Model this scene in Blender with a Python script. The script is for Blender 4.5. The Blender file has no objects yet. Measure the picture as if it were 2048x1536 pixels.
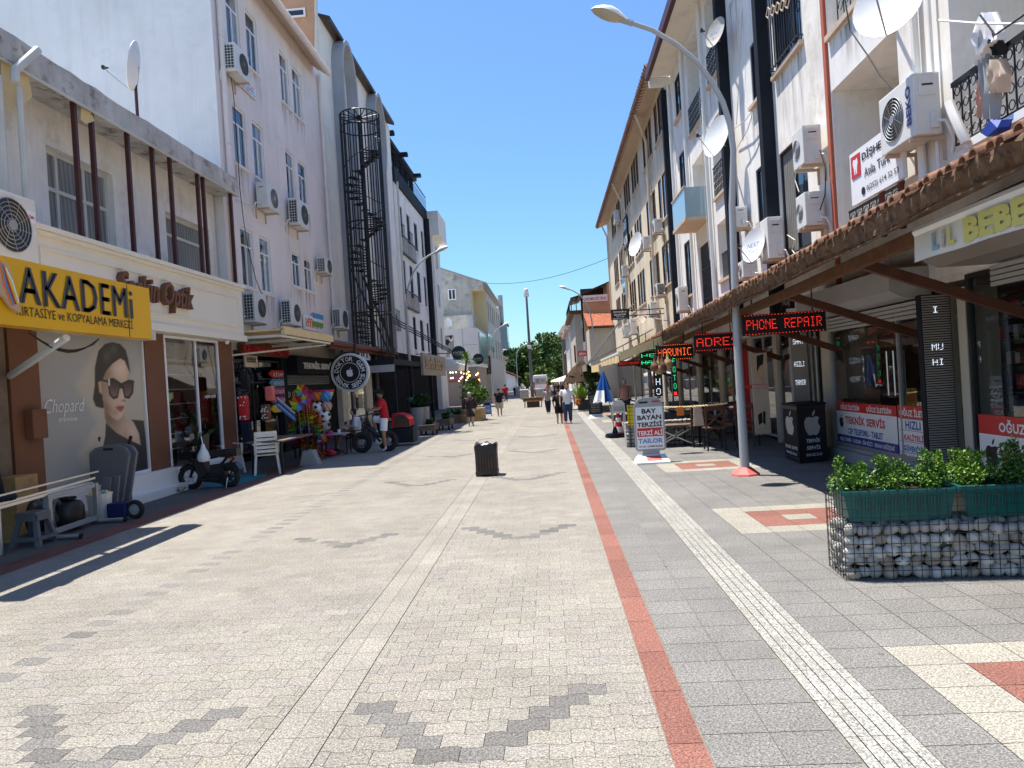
import bpy, bmesh, math, random
import numpy as np
from mathutils import Vector, Matrix
random.seed(7); RNG = np.random.default_rng(11)
SC = bpy.context.scene; C = SC.collection
# ---------------------------------------------------------------- camera, sky, sun, exposure
F = 1440.0; W, H = 2048, 1536; ROLL = .062; HC = 1.85
YAW = math.atan2(74.7, F); PITCH = -math.atan2(6.4, math.hypot(F, 74.7))
cd = bpy.data.cameras.new('camera'); cam = bpy.data.objects.new('camera', cd); C.objects.link(cam)
cd.sensor_fit = 'HORIZONTAL'; cd.sensor_width = 36; cd.lens = 36 * F / W; cd.clip_start = .1; cd.clip_end = 3000
cam.matrix_world = Matrix.Translation((0, 0, HC)) @ Matrix.Rotation(YAW, 4, 'Z') @ Matrix.Rotation(math.pi/2 + PITCH, 4, 'X') @ Matrix.Rotation(-ROLL, 4, 'Z')
SC.camera = cam
SUN = Vector((-.25, .15, 1)).normalized()
wd = bpy.data.worlds.new('World'); SC.world = wd; wd.use_nodes = True
nt = wd.node_tree; bg = nt.nodes['Background']
sky = nt.nodes.new('ShaderNodeTexSky'); sky.sky_type = 'NISHITA'; sky.sun_disc = False
sky.sun_elevation = math.asin(SUN.z); sky.sun_rotation = math.atan2(SUN.x, SUN.y)
sky.air_density = 1.25; sky.dust_density = .25; sky.ozone_density = 4.5; sky.altitude = 0
nt.links.new(sky.outputs[0], bg.inputs[0]); bg.inputs[1].default_value = .145
sl = bpy.data.lights.new('sun', 'SUN'); sl.energy = 5.0; sl.angle = math.radians(.5); sl.color = (1, .955, .88)
so = bpy.data.objects.new('sun', sl); C.objects.link(so); so.rotation_euler = (-SUN).to_track_quat('-Z', 'Y').to_euler(); so.location = (0, 0, 40)
SC.view_settings.view_transform = 'Standard'; SC.view_settings.look = 'None'; SC.view_settings.exposure = .85; SC.view_settings.gamma = 1
SC.cycles.max_bounces = 6; SC.cycles.transparent_max_bounces = 12; SC.cycles.use_denoising = True
# ---------------------------------------------------------------- pixel of the photograph -> point in the place
_fw = np.array([-math.sin(YAW)*math.cos(PITCH), math.cos(YAW)*math.cos(PITCH), math.sin(PITCH)])
_rt = np.array([math.cos(YAW), math.sin(YAW), 0]); _up = np.cross(_rt, _fw)
def ray(px, py):
    u, v = px - W/2, H/2 - py; c, s = math.cos(ROLL), math.sin(ROLL)
    d = _fw*F + _rt*(u*c + v*s) + _up*(-u*s + v*c); return d / d[1]
def gnd(px, py, z=0): d = ray(px, py); return Vector(np.array([0, 0, HC]) + d*((z - HC)/d[2]))
def onx(px, py, X): d = ray(px, py); return Vector(np.array([0, 0, HC]) + d*(X/d[0]))
def ony(px, py, Y): return Vector(np.array([0, 0, HC]) + ray(px, py)*Y)
# ---------------------------------------------------------------- mesh builder
WO = {}
class MB:
    def __init__(s): s.v = []; s.f = []; s.m = []
    def add(s, vs, fs, m=0):
        b = len(s.v); s.v.extend([tuple(p) for p in vs]); s.f.extend([tuple(b+i for i in f) for f in fs])
        s.m.extend([m]*len(fs)); return s
    def poly(s, pts, m=0): return s.add(pts, [tuple(range(len(pts)))], m)
    def box(s, x0, x1, y0, y1, z0, z1, m=0):
        x0, x1 = sorted((x0, x1)); y0, y1 = sorted((y0, y1)); z0, z1 = sorted((z0, z1))
        return s.add([(x0,y0,z0),(x1,y0,z0),(x1,y1,z0),(x0,y1,z0),(x0,y0,z1),(x1,y0,z1),(x1,y1,z1),(x0,y1,z1)],
                     [(0,3,2,1),(4,5,6,7),(0,1,5,4),(1,2,6,5),(2,3,7,6),(3,0,4,7)], m)
    def bbox(s, x0, x1, y0, y1, z0, z1, m=0, b=.02):   # box with all edges chamfered
        bm = bmesh.new(); bmesh.ops.create_cube(bm, size=1)
        for v in bm.verts: v.co = Vector(((x0+x1)/2+v.co.x*abs(x1-x0), (y0+y1)/2+v.co.y*abs(y1-y0), (z0+z1)/2+v.co.z*abs(z1-z0)))
        bmesh.ops.bevel(bm, geom=bm.edges[:], offset=b, segments=2, profile=.6, affect='EDGES')
        s.bm(bm, m); return s
    def bm(s, bm, m=0):
        bm.verts.index_update(); s.add([v.co for v in bm.verts], [[v.index for v in f.verts] for f in bm.faces], m); bm.free(); return s
    def bar(s, p, q, w, h, m=0, up=(0, 0, 1)):
        p, q = Vector(p), Vector(q); d = (q-p).normalized(); u = Vector(up)
        if abs(d.dot(u)) > .98: u = Vector((0, 1, 0))
        r = d.cross(u).normalized()*w/2; u = r.cross(d).normalized()*h/2
        return s.add([p-r-u, p+r-u, p+r+u, p-r+u, q-r-u, q+r-u, q+r+u, q-r+u], [(0,3,2,1),(4,5,6,7),(0,1,5,4),(1,2,6,5),(2,3,7,6),(3,0,4,7)], m)
    def tube(s, pts, r, n=8, m=0, caps=True):
        pts = [Vector(p) for p in pts]; k = len(pts); rs = r if hasattr(r, '__len__') else [r]*k
        ring = []; pu = None
        for i, p in enumerate(pts):
            d = (pts[min(i+1, k-1)] - pts[max(i-1, 0)]).normalized()
            if pu is None: pu = Vector((0, 0, 1)) if abs(d.z) < .9 else Vector((1, 0, 0))
            a = d.cross(pu)
            if a.length < 1e-5: a = d.cross(Vector((.3, 1, .2)))
            a.normalize(); b = a.cross(d).normalized(); pu = b
            ring += [p + (a*math.cos(t) + b*math.sin(t))*rs[i] for t in [2*math.pi*j/n for j in range(n)]]
        fs = [(i*n+j, i*n+(j+1) % n, (i+1)*n+(j+1) % n, (i+1)*n+j) for i in range(k-1) for j in range(n)]
        if caps: fs += [tuple(range(n))[::-1], tuple((k-1)*n+j for j in range(n))]
        return s.add(ring, fs, m)
    def prism(s, pts, vec, m=0, m2=None):
        n = len(pts); v = Vector(vec); a = [Vector(p) for p in pts]
        s.add(a + [p+v for p in a], [tuple(range(n))[::-1], tuple(range(n, 2*n))], m)
        b = len(s.v)-2*n; fs = [(b+i, b+(i+1) % n, b+n+(i+1) % n, b+n+i) for i in range(n)]
        s.f += fs; s.m += [m if m2 is None else m2]*n; return s
    def lathe(s, prof, c=(0, 0, 0), n=16, m=0, sq=None):
        c = Vector(c); vs = []
        for r, z in prof:
            for j in range(n):
                t = 2*math.pi*j/n; vs.append(c + Vector((r*math.cos(t)*(sq or 1), r*math.sin(t), z)))
        fs = [(i*n+j, i*n+(j+1) % n, (i+1)*n+(j+1) % n, (i+1)*n+j) for i in range(len(prof)-1) for j in range(n)]
        fs += [tuple(range(n))[::-1], tuple((len(prof)-1)*n+j for j in range(n))]
        return s.add(vs, fs, m)
    def sph(s, c, r, nu=12, nv=8, m=0, rot=None):
        c = Vector(c); r = Vector(r if hasattr(r, '__len__') else (r, r, r)); R = rot or Matrix.Identity(3); vs = []
        for i in range(nv+1):
            a = math.pi*i/nv
            for j in range(nu):
                b = 2*math.pi*j/nu; vs.append(c + R @ Vector((r.x*math.sin(a)*math.cos(b), r.y*math.sin(a)*math.sin(b), -r.z*math.cos(a))))
        return s.add(vs, [(i*nu+j, i*nu+(j+1) % nu, (i+1)*nu+(j+1) % nu, (i+1)*nu+j) for i in range(nv) for j in range(nu)], m)
    def disc(s, c, axis, r, n=20, th=.02, m=0, m2=None):
        c, ax = Vector(c), Vector(axis).normalized(); a = ax.orthogonal().normalized(); b = ax.cross(a)
        return s.prism([c - ax*th/2 + (a*math.cos(2*math.pi*j/n) + b*math.sin(2*math.pi*j/n))*r for j in range(n)], ax*th, m, m2)
    def ring(s, c, axis, r, rr, n=20, k=6, m=0):
        c, ax = Vector(c), Vector(axis).normalized(); a = ax.orthogonal().normalized(); b = ax.cross(a); vs = []
        for i in range(n):
            t = 2*math.pi*i/n; d = a*math.cos(t) + b*math.sin(t)
            vs += [c + d*(r + rr*math.cos(2*math.pi*j/k)) + ax*rr*math.sin(2*math.pi*j/k) for j in range(k)]
        return s.add(vs, [(i*k+j, i*k+(j+1) % k, ((i+1) % n)*k+(j+1) % k, ((i+1) % n)*k+j) for i in range(n) for j in range(k)], m)
    def build(s, name, mats, parent=None, smooth=False, loc=None):
        mats = mats if isinstance(mats, (list, tuple)) else [mats]
        me = bpy.data.meshes.new(name); v = np.array(s.v, dtype=float)
        if parent is not None: o0 = WO[parent.name]
        elif loc is not None: o0 = Vector(loc)
        else: o0 = Vector(((v[:,0].min()+v[:,0].max())/2, (v[:,1].min()+v[:,1].max())/2, v[:,2].min()))
        me.from_pydata((v - np.array(o0)).tolist(), [], s.f)
        for q in mats: me.materials.append(q)
        me.polygons.foreach_set('material_index', s.m)
        if smooth: me.polygons.foreach_set('use_smooth', [True]*len(s.f))
        ob = bpy.data.objects.new(name, me); C.objects.link(ob); WO[ob.name] = o0
        if parent is not None: ob.parent = parent
        else: ob.location = o0
        if smooth:
            try: me.set_sharp_from_angle(angle=math.radians(40))
            except Exception: pass
        return ob
def tag(o, label=None, cat=None, group=None, kind=None):
    if label: o['label'] = label
    if cat: o['category'] = cat
    if group: o['group'] = group
    if kind: o['kind'] = kind
    return o
def thing(name, label, cat, loc=(0, 0, 0), group=None):
    o = bpy.data.objects.new(name, None); C.objects.link(o); o.location = loc; o.empty_display_size = .2
    WO[o.name] = Vector(loc); return tag(o, label, cat, group)
def dup(o, loc=None, rz=None, label=None, group=None, parent=None):
    c = o.copy(); C.objects.link(c); WO[c.name] = WO[o.name]
    if parent is not None: c.parent = parent
    else:
        if loc is not None: c.location = loc
        if rz is not None: c.rotation_euler = (0, 0, rz)
        if label: c['label'] = label
        if group: c['group'] = group
    for ch in list(o.children): dup(ch, parent=c)
    return c
# ---------------------------------------------------------------- materials (all procedural)
def _n(nt, t, **k):
    n = nt.nodes.new('ShaderNode'+t)
    for a, b in k.items(): setattr(n, a, b)
    return n
def mat(name, col, rough=.6, var=.12, scale=3., streak=0., stain=(0, None), metal=0., bump=0., bscale=60., spec=.4, fine=0., emit=None, ss=1.1):
    m = bpy.data.materials.new(name); m.use_nodes = True; t = m.node_tree; p = t.nodes['Principled BSDF']; L = t.links.new
    p.inputs['Roughness'].default_value = rough; p.inputs['Metallic'].default_value = metal; p.inputs['Specular IOR Level'].default_value = spec
    col = tuple(col[:3])
    if emit:
        p.inputs['Emission Color'].default_value = (*col, 1); p.inputs['Emission Strength'].default_value = emit
    tc = _n(t, 'TexCoord'); geo = _n(t, 'NewGeometry')
    def noise(sc, det=4, vec=None, ro=.6):
        n = _n(t, 'TexNoise'); n.inputs['Scale'].default_value = sc; n.inputs['Detail'].default_value = det; n.inputs['Roughness'].default_value = ro
        L(vec or geo.outputs['Position'], n.inputs['Vector']); return n
    def mix(a, b, fac, mode='MIX'):
        x = _n(t, 'MixRGB', blend_type=mode)
        for sck, val in ((x.inputs[1], a), (x.inputs[2], b), (x.inputs[0], fac)):
            if hasattr(val, 'is_linked') or hasattr(val, 'links'): L(val, sck)
            else: sck.default_value = val if not isinstance(val, tuple) else (*val[:3], 1)
        return x.outputs[0]
    def ramp(src, a, b):
        r = _n(t, 'MapRange'); r.inputs['From Min'].default_value = a; r.inputs['From Max'].default_value = b; L(src, r.inputs['Value']); return r.outputs[0]
    base = tuple(col)
    lo = tuple(c*(1-var) for c in col); hi = tuple(min(.95, c*(1+var*.8)) for c in col)
    out = mix(lo, hi, ramp(noise(scale).outputs[0], .3, .7))
    if streak:
        mp = _n(t, 'Mapping'); mp.inputs['Scale'].default_value = (1, 1, .07); L(geo.outputs['Position'], mp.inputs['Vector'])
        k = ramp(noise(2.6, 6, mp.outputs[0], .7).outputs[0], .5, .85)
        mu = _n(t, 'Math', operation='MULTIPLY'); L(k, mu.inputs[0]); mu.inputs[1].default_value = streak
        out = mix(out, tuple(c*.42 for c in col), mu.outputs[0])
    if stain[0]:
        k = ramp(noise(ss, 8, None, .72).outputs[0], .52, .66)
        mu = _n(t, 'Math', operation='MULTIPLY'); L(k, mu.inputs[0]); mu.inputs[1].default_value = stain[0]
        out = mix(out, stain[1] or tuple(c*.45 for c in col), mu.outputs[0])
    if fine:
        k = ramp(noise(170, 2, None, .5).outputs[0], .3, .7)
        out = mix(out, mix(tuple(c*(1-fine) for c in col), tuple(min(.95, c*(1+fine)) for c in col), k), .75)
    L(out, p.inputs['Base Color'])
    if bump:
        b = _n(t, 'Bump'); b.inputs['Strength'].default_value = bump; b.inputs['Distance'].default_value = .01
        L(noise(bscale, 5).outputs[0], b.inputs['Height']); L(b.outputs[0], p.inputs['Normal'])
    return m
M = {}
def mm(k, *a, **kw): M[k] = mat(k, *a, **kw); return M[k]
mm('plaster_white', (.83,.80,.755), .85, .08, .8, .45, (.45,(.60,.54,.45)), bump=.25, bscale=25)
mm('plaster_dirty', (.83,.78,.71), .9, .12, .9, .5, (.6,(.52,.45,.36)), bump=.3, bscale=22)
mm('plaster_lilac', (.80,.72,.68), .85, .06, .6, .38, (.35,(.60,.52,.48)), bump=.15, bscale=25)
mm('plaster_gable', (.85,.83,.81), .9, .07, .5, .3, (.4,(.66,.65,.65)), bump=.2, bscale=15)
mm('plaster_cream', (.80,.76,.68), .85, .06, .7, .25, (.2,None), bump=.15)
mm('plaster_tan', (.72,.62,.46), .9, .12, .9, .45, (.5,(.66,.58,.44)), bump=.25, bscale=20)
mm('plaster_grime', (.46,.44,.38), .95, .25, .5, .95, (.6,(.17,.165,.15)), bump=.3)
mm('plaster_yellow', (.66,.56,.34), .9, .06, .6, .2)
mm('plaster_pink', (.66,.55,.47), .9, .08, .7, .2, (.25,(.5,.38,.3)))
mm('terracotta_wall', (.50,.31,.19), .9, .12, .8, .3, (.3,None))
mm('beige_wall', (.50,.46,.38), .9, .08, .6, .2)
mm('concrete_old', (.52,.49,.44), .95, .22, 2., .6, (.85,(.12,.10,.085)), bump=.6, bscale=18, ss=2.6)
mm('concrete', (.36,.36,.36), .9, .12, 2., .4, (.3,None), bump=.3)
mm('fin_grey', (.36,.37,.40), .9, .08, 1.2, .3)
mm('cream_panel', (.84,.77,.64), .7, .03, .8, .06)
mm('brown_post', (.075,.022,.018), .5, .2, 4)
mm('brown_column', (.17,.07,.035), .7, .12, 2, .15)
mm('yellow_sign', (.80,.42,.004), .35, .05, 1, .06)
mm('sign_grey', (.062,.067,.072), .4)
mm('ink', (.012,.012,.014), .5)
mm('white_paint', (.78,.78,.76), .45, .04)
mm('white_plastic', (.72,.70,.65), .4, .06, 3, .08)
mm('white_clean', (.82,.82,.83), .4, .02)
mm('off_white', (.60,.58,.52), .6, .1, 2, .2)
mm('ac_white', (.70,.69,.65), .45, .06, 2, .18, (.15,(.45,.33,.22)))
mm('ac_grille', (.16,.16,.15), .5); mm('ac_dark', (.03,.03,.03), .6)
mm('grey_metal', (.35,.36,.37), .4, .08, metal=.3); mm('pole_grey', (.42,.43,.44), .45, .06, 2, .15, metal=.15)
mm('steel', (.55,.56,.57), .3, .1, metal=.9)
mm('dark_metal', (.02,.022,.025), .5, .2); mm('black_metal', (.012,.012,.013), .45)
mm('anthracite', (.018,.021,.028), .7, .15, spec=.12); mm('black_plastic', (.014,.014,.016), .35)
mm('rubber', (.018,.018,.019), .8)
mm('red', (.55,.02,.022), .5, .08); mm('red_faded', (.62,.13,.11), .6, .15); mm('red_cloth', (.45,.012,.02), .9, .12)
mm('blue', (.02,.07,.35), .5); mm('sky_blue', (.08,.30,.60), .5); mm('green_sign', (.10,.35,.06), .5); mm('magenta', (.45,.03,.20), .5); mm('purple', (.2,.04,.28), .5)
mm('orange', (.75,.19,.02), .5); mm('yellow', (.80,.60,.03), .5); mm('leaf_toy', (.15,.55,.05), .5); mm('turquoise', (.03,.40,.45), .5)
mm('rust_red', (.13,.035,.025), .7, .3, 4, .2); mm('wood_red', (.10,.033,.016), .6, .3, 5); mm('wood_brown', (.14,.06,.027), .65, .35, 6)
mm('wood_light', (.40,.24,.10), .6, .25, 5); mm('wood_dark', (.055,.034,.022), .55, .35, 7); mm('wood_grey', (.16,.115,.085), .7, .25, 5)
mm('tile_old', (.24,.12,.07), .95, .5, 9, .0, (.95,(.03,.024,.02)), bump=.4, ss=5); mm('tile_red', (.33,.095,.042), .95, .6, 6, 0, (.75,(.20,.15,.09)), ss=3.5); mm('pale_yellow', (.62,.58,.17), .6); mm('pale_blue', (.22,.36,.46), .6)
mm('mortar', (.14,.08,.045), .95, .6, 14, .0, (1.,(.022,.016,.012)), bump=.8, bscale=40, ss=7)
mm('orange_trim', (.46,.12,.065), .7, .08, 2, .15)
mm('maroon', (.07,.014,.016), .5, .1); mm('tan_trim', (.55,.43,.33), .8, .1)
mm('shutter_grey', (.42,.41,.40), .5, .05, 2, .15); mm('taupe', (.30,.26,.23), .6, .05, 1)
mm('fabric_cream', (.72,.56,.30), .85, .08, 2, .2); mm('fabric_white', (.74,.73,.70), .9, .06); mm('fabric_dark', (.05,.045,.04), .9, .15)
mm('stone_wash', (.42,.385,.335), .75, .25, 5, 0, (.25,(.35,.31,.26)), bump=.15, bscale=50); mm('stone_pale', (.52,.49,.44), .75, .2, 6, bump=.15, bscale=50); mm('stone_brown', (.34,.28,.215), .75, .25, 6, bump=.15, bscale=50)
mm('planter_green', (.008,.11,.095), .35, .12, 3); mm('soil', (.03,.02,.014), 1)
mm('leaf_a', (.10,.21,.018), .5, .35, 9); mm('leaf_b', (.035,.11,.012), .5, .3, 9); mm('leaf_c', (.19,.29,.03), .5, .25, 9)
mm('leaf_d', (.022,.055,.012), .6, .3, 2); mm('leaf_e', (.05,.11,.015), .6, .35, 2); mm('leaf_f', (.13,.19,.022), .6, .3, 2)
mm('bark', (.12,.09,.065), .9, .3, 8); mm('thatch', (.055,.032,.016), .95, .45, 14)  # thatch colour lowered to carry the shade of the awning above
mm('skin', (.52,.29,.19), .6, .05); mm('skin_tan', (.38,.19,.11), .6, .05); mm('hair_dark', (.012,.009,.008), .6); mm('hair_grey', (.45,.43,.40), .8, .2, 30)
mm('denim', (.035,.06,.12), .9, .15, 12); mm('navy', (.012,.016,.035), .9); mm('khaki', (.45,.40,.31), .9, .08); mm('black_cloth', (.012,.012,.013), .9, .2)
mm('white_cloth', (.76,.76,.77), .9, .04); mm('grey_print', (.33,.33,.33), .9, .75, 26); mm('coat', (.045,.025,.03), .9, .15); mm('pink_cloth', (.50,.27,.22), .9, .08)
mm('poster_grey', (.34,.34,.335), .5, .03, .5); mm('poster_warm', (.46,.41,.32), .5, .03); mm('poster_skin', (.56,.37,.24), .5, .04); mm('poster_skin_dark', (.40,.23,.14), .5); mm('lip', (.42,.10,.08), .5)
mm('lens', (.03,.017,.017), .25); mm('teal_mat', (.03,.16,.19), .9); mm('stool_grey', (.13,.135,.15), .5, .05); mm('panel_grey', (.15,.155,.18), .5, .06)
mm('tarp_blue', (.015,.05,.30), .6); mm('dark_blue', (.008,.014,.08), .5)
mm('lamp_lens', (.45,.40,.30), .3); mm('nora_green', (.006,.035,.032), .5); mm('bronze_text', (.32,.22,.11), .4, metal=.4)
mm('sticker_red', (.60,.03,.03), .4, .03); mm('sticker_blue', (.035,.05,.24), .4, .03); mm('text_red', (.62,.055,.05), .4); mm('text_blue', (.02,.10,.36), .4)
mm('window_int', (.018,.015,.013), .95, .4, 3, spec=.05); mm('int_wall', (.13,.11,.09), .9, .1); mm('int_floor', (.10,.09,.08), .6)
mm('led_red', (1., .03, .02), emit=.85); mm('led_green', (.03, 1., .35), emit=1.); mm('led_white', (.75, .85, 1.), emit=1.2); mm('led_orange', (1., .13, .02), emit=1.5); mm('bulb', (1., .62, .22), emit=4.)
def glass(name, tint, alpha, rough=.02, curtain=None):
    m = bpy.data.materials.new(name); m.use_nodes = True; t = m.node_tree; L = t.links.new; p = t.nodes['Principled BSDF']; out = t.nodes['Material Output']
    p.inputs['Roughness'].default_value = rough; p.inputs['Specular IOR Level'].default_value = .9; p.inputs['Base Color'].default_value = (*tint, 1)
    geo = _n(t, 'NewGeometry'); n = _n(t, 'TexNoise'); n.inputs['Scale'].default_value = 1.3; L(geo.outputs['Position'], n.inputs['Vector'])
    b = _n(t, 'Bump'); b.inputs['Strength'].default_value = .06; b.inputs['Distance'].default_value = .1; L(n.outputs[0], b.inputs['Height']); L(b.outputs[0], p.inputs['Normal'])
    if curtain:
        wv = _n(t, 'TexWave'); wv.bands_direction = 'DIAGONAL'; wv.inputs['Scale'].default_value = 5; wv.inputs['Distortion'].default_value = 3; mp = _n(t, 'Mapping'); mp.inputs['Scale'].default_value = (1, 1, .06)
        L(geo.outputs['Position'], mp.inputs['Vector']); L(mp.outputs[0], wv.inputs['Vector']); x = _n(t, 'MixRGB'); L(wv.outputs[0], x.inputs[0]); x.inputs[1].default_value = (*[c*.6 for c in curtain], 1); x.inputs[2].default_value = (*curtain, 1); L(x.outputs[0], p.inputs['Base Color'])
    if alpha < 1:
        tr = _n(t, 'BsdfTransparent'); tr.inputs[0].default_value = (.86, .88, .88, 1); mx = _n(t, 'MixShader'); fr = _n(t, 'Fresnel'); fr.inputs[0].default_value = 1.55
        mr = _n(t, 'MapRange'); mr.inputs['To Min'].default_value = alpha; mr.inputs['To Max'].default_value = 1.; L(fr.outputs[0], mr.inputs['Value'])
        gl = _n(t, 'BsdfGlossy'); gl.inputs['Roughness'].default_value = .01; gl.inputs['Color'].default_value = (.9, .92, .95, 1)
        L(mr.outputs[0], mx.inputs[0]); L(tr.outputs[0], mx.inputs[1]); L(gl.outputs[0], mx.inputs[2]); L(mx.outputs[0], out.inputs[0])
    M[name] = m; return m
glass('glass_dark', (.02,.028,.04), 1); glass('glass_curtain', (.2,.2,.2), 1, .08, (.30,.29,.27)); glass('glass_old', (.1,.1,.1), 1, .12, (.24,.245,.23))
glass('glass_shop', (.1,.1,.1), .06); glass('glass_blue', (.30,.42,.47), 1, .1)
# sky colour: the Nishita blue pulled to the photograph's clear azure, evenly with height
_tc = _n(nt, 'TexCoord'); _sx = _n(nt, 'SeparateXYZ'); nt.links.new(_tc.outputs['Generated'], _sx.inputs[0]); _rp = _n(nt, 'ValToRGB'); nt.links.new(_sx.outputs['Z'], _rp.inputs[0])
_rp.color_ramp.elements[0].color = (.39, .57, .64, 1); _rp.color_ramp.elements[0].position = 0; _rp.color_ramp.elements[1].color = (.56, .66, .84, 1); _rp.color_ramp.elements[1].position = .55
_mx = _n(nt, 'MixRGB', blend_type='MULTIPLY'); _mx.inputs[0].default_value = 1; nt.links.new(sky.outputs[0], _mx.inputs[1]); nt.links.new(_rp.outputs[0], _mx.inputs[2]); nt.links.new(_mx.outputs[0], bg.inputs[0])
# ---------------------------------------------------------------- lettering, walls, windows
def text(s, org, right, up, h, m, parent, w=None, depth=.008, bold=0., shear=0., align='C', name='lettering', sp=1., both=False):
    """flat lettering: org = centre (or left end) of the line, h = height of the whole line box, w = width to fit"""
    cu = bpy.data.curves.new('lettering', 'FONT'); cu.body = s; cu.resolution_u = 2; cu.extrude = 0; cu.offset = bold; cu.shear = shear; cu.space_character = sp; cu.space_line = .9
    ob = bpy.data.objects.new('lettering', cu); C.objects.link(ob)
    dg = bpy.context.evaluated_depsgraph_get(); me = bpy.data.meshes.new_from_object(ob.evaluated_get(dg))
    bpy.data.objects.remove(ob); bpy.data.curves.remove(cu)
    v = np.array([q.co[:] for q in me.vertices]); fs = [tuple(p.vertices) for p in me.polygons]; bpy.data.meshes.remove(me)
    x0, x1, y0, y1 = v[:,0].min(), v[:,0].max(), v[:,1].min(), v[:,1].max()
    sy = h/(y1-y0); sx = sy if w is None else w/(x1-x0)
    R, U = Vector(right).normalized(), Vector(up).normalized(); N = R.cross(U); O = Vector(org)
    cx = (x0+x1)/2 if align == 'C' else x0; cy = (y0+y1)/2
    P = [O + R*(q[0]-cx)*sx + U*(q[1]-cy)*sy + N*depth for q in v]
    mb = MB(); mb.add(P, fs, 0)
    if depth > .012:                                         # solid letters: close the outline back to the sign face
        ec = {}
        for f in fs:
            for i in range(len(f)):
                e = (f[i], f[(i+1) % len(f)]); ec[e] = 1
        n = len(P); mb.v += [tuple(p - N*(depth-.002)) for p in P]
        for (a, b) in [e for e in ec if (e[1], e[0]) not in ec]: mb.f.append((b, a, n+a, n+b)); mb.m.append(0)
    return mb.build(name, m, parent)
F57 = {'A':'0E11111F111111','B':'1E11111E11111E','C':'0F10101010100F','D':'1E11111111111E','E':'1F10101E10101F','F':'1F10101E101010','H':'1111111F111111','I':'0E04040404040E','M':'111B1515111111','N':'1119151311111 1'.replace(' ',''),'O':'0E11111111110E','P':'1E11111E101010','R':'1E11111E141211','S':'0F10100E01011E','T':'1F040404040404','U':'1111111111110E','V':'11111111110A04','Y':'11110A04040404',' ':'00000000000000','0':'0E11131519110E','5':'1F101E0101110E','K':'11121418141211','Z':'1F01020408101F','G':'0F10101711110F','L':'1010101010101F'}
def led(s, org, right, up, h, m, parent, w, border=False, bw=0, bh=0):
    R, U = Vector(right).normalized(), Vector(up).normalized(); N = R.cross(U); O = Vector(org); cols = len(s)*6-1; dx = w/cols; dy = h/7; mb = MB()
    def dot(x, y, a, b):
        c = O + R*x + U*y + N*.006; mb.poly([c - R*a - U*b, c + R*a - U*b, c + R*a + U*b, c - R*a + U*b], 0)
    for i, ch in enumerate(s):
        g = F57.get(ch, F57['O'])
        for r in range(7):
            row = int(g[2*r:2*r+2], 16)
            for c in range(5):
                if row >> (4-c) & 1 and random.random() > .03: dot(-w/2 + (i*6+c+.5)*dx, h/2 - (r+.5)*dy, dx*.34, dy*.26)
    if border:
        n = int(bw/.055)
        for i in range(n): dot(-bw/2 + (i+.5)*bw/n, bh/2, .007, .006); dot(-bw/2 + (i+.5)*bw/n, -bh/2, .007, .006)
    return mb.build('led_lettering', m, parent)
def pt(ax, c, out, u, z, d=0.): return (c + out*d, u, z) if ax == 'x' else (u, c + out*d, z)
def wall(mb, ax, c, out, u0, u1, z0, z1, holes=(), depth=.18, m=0, mr=None):
    us = sorted({u0, u1, *[h[0] for h in holes], *[h[1] for h in holes]}); zs = sorted({z0, z1, *[h[2] for h in holes], *[h[3] for h in holes]})
    us = [u for u in us if u0 <= u <= u1]; zs = [z for z in zs if z0 <= z <= z1]
    fl = (ax == 'x') == (out > 0)
    def q(a, b, c2, d2, mi): mb.poly([a, b, c2, d2] if fl else [d2, c2, b, a], mi)
    for i in range(len(us)-1):
        for j in range(len(zs)-1):
            cu, cz = (us[i]+us[i+1])/2, (zs[j]+zs[j+1])/2
            if any(h[0] < cu < h[1] and h[2] < cz < h[3] for h in holes): continue
            q(*[pt(ax, c, out, a, b) for a, b in ((us[i], zs[j]), (us[i+1], zs[j]), (us[i+1], zs[j+1]), (us[i], zs[j+1]))], m)
    mr = m if mr is None else mr
    for a, b, z, y in holes:
        P = lambda u, zz, d: pt(ax, c, out, u, zz, d)
        q(P(a, z, 0), P(a, y, 0), P(a, y, -depth), P(a, z, -depth), mr); q(P(b, y, 0), P(b, z, 0), P(b, z, -depth), P(b, y, -depth), mr)
        q(P(a, y, 0), P(b, y, 0), P(b, y, -depth), P(a, y, -depth), mr); q(P(b, z, 0), P(a, z, 0), P(a, z, -depth), P(b, z, -depth), mr)
def slab(mb, ax, c, out, u0, u1, z0, z1, d0, d1, m=0):
    a, b = c + out*d0, c + out*d1
    return mb.box(a, b, u0, u1, z0, z1, m) if ax == 'x' else mb.box(u0, u1, a, b, z0, z1, m)
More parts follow.
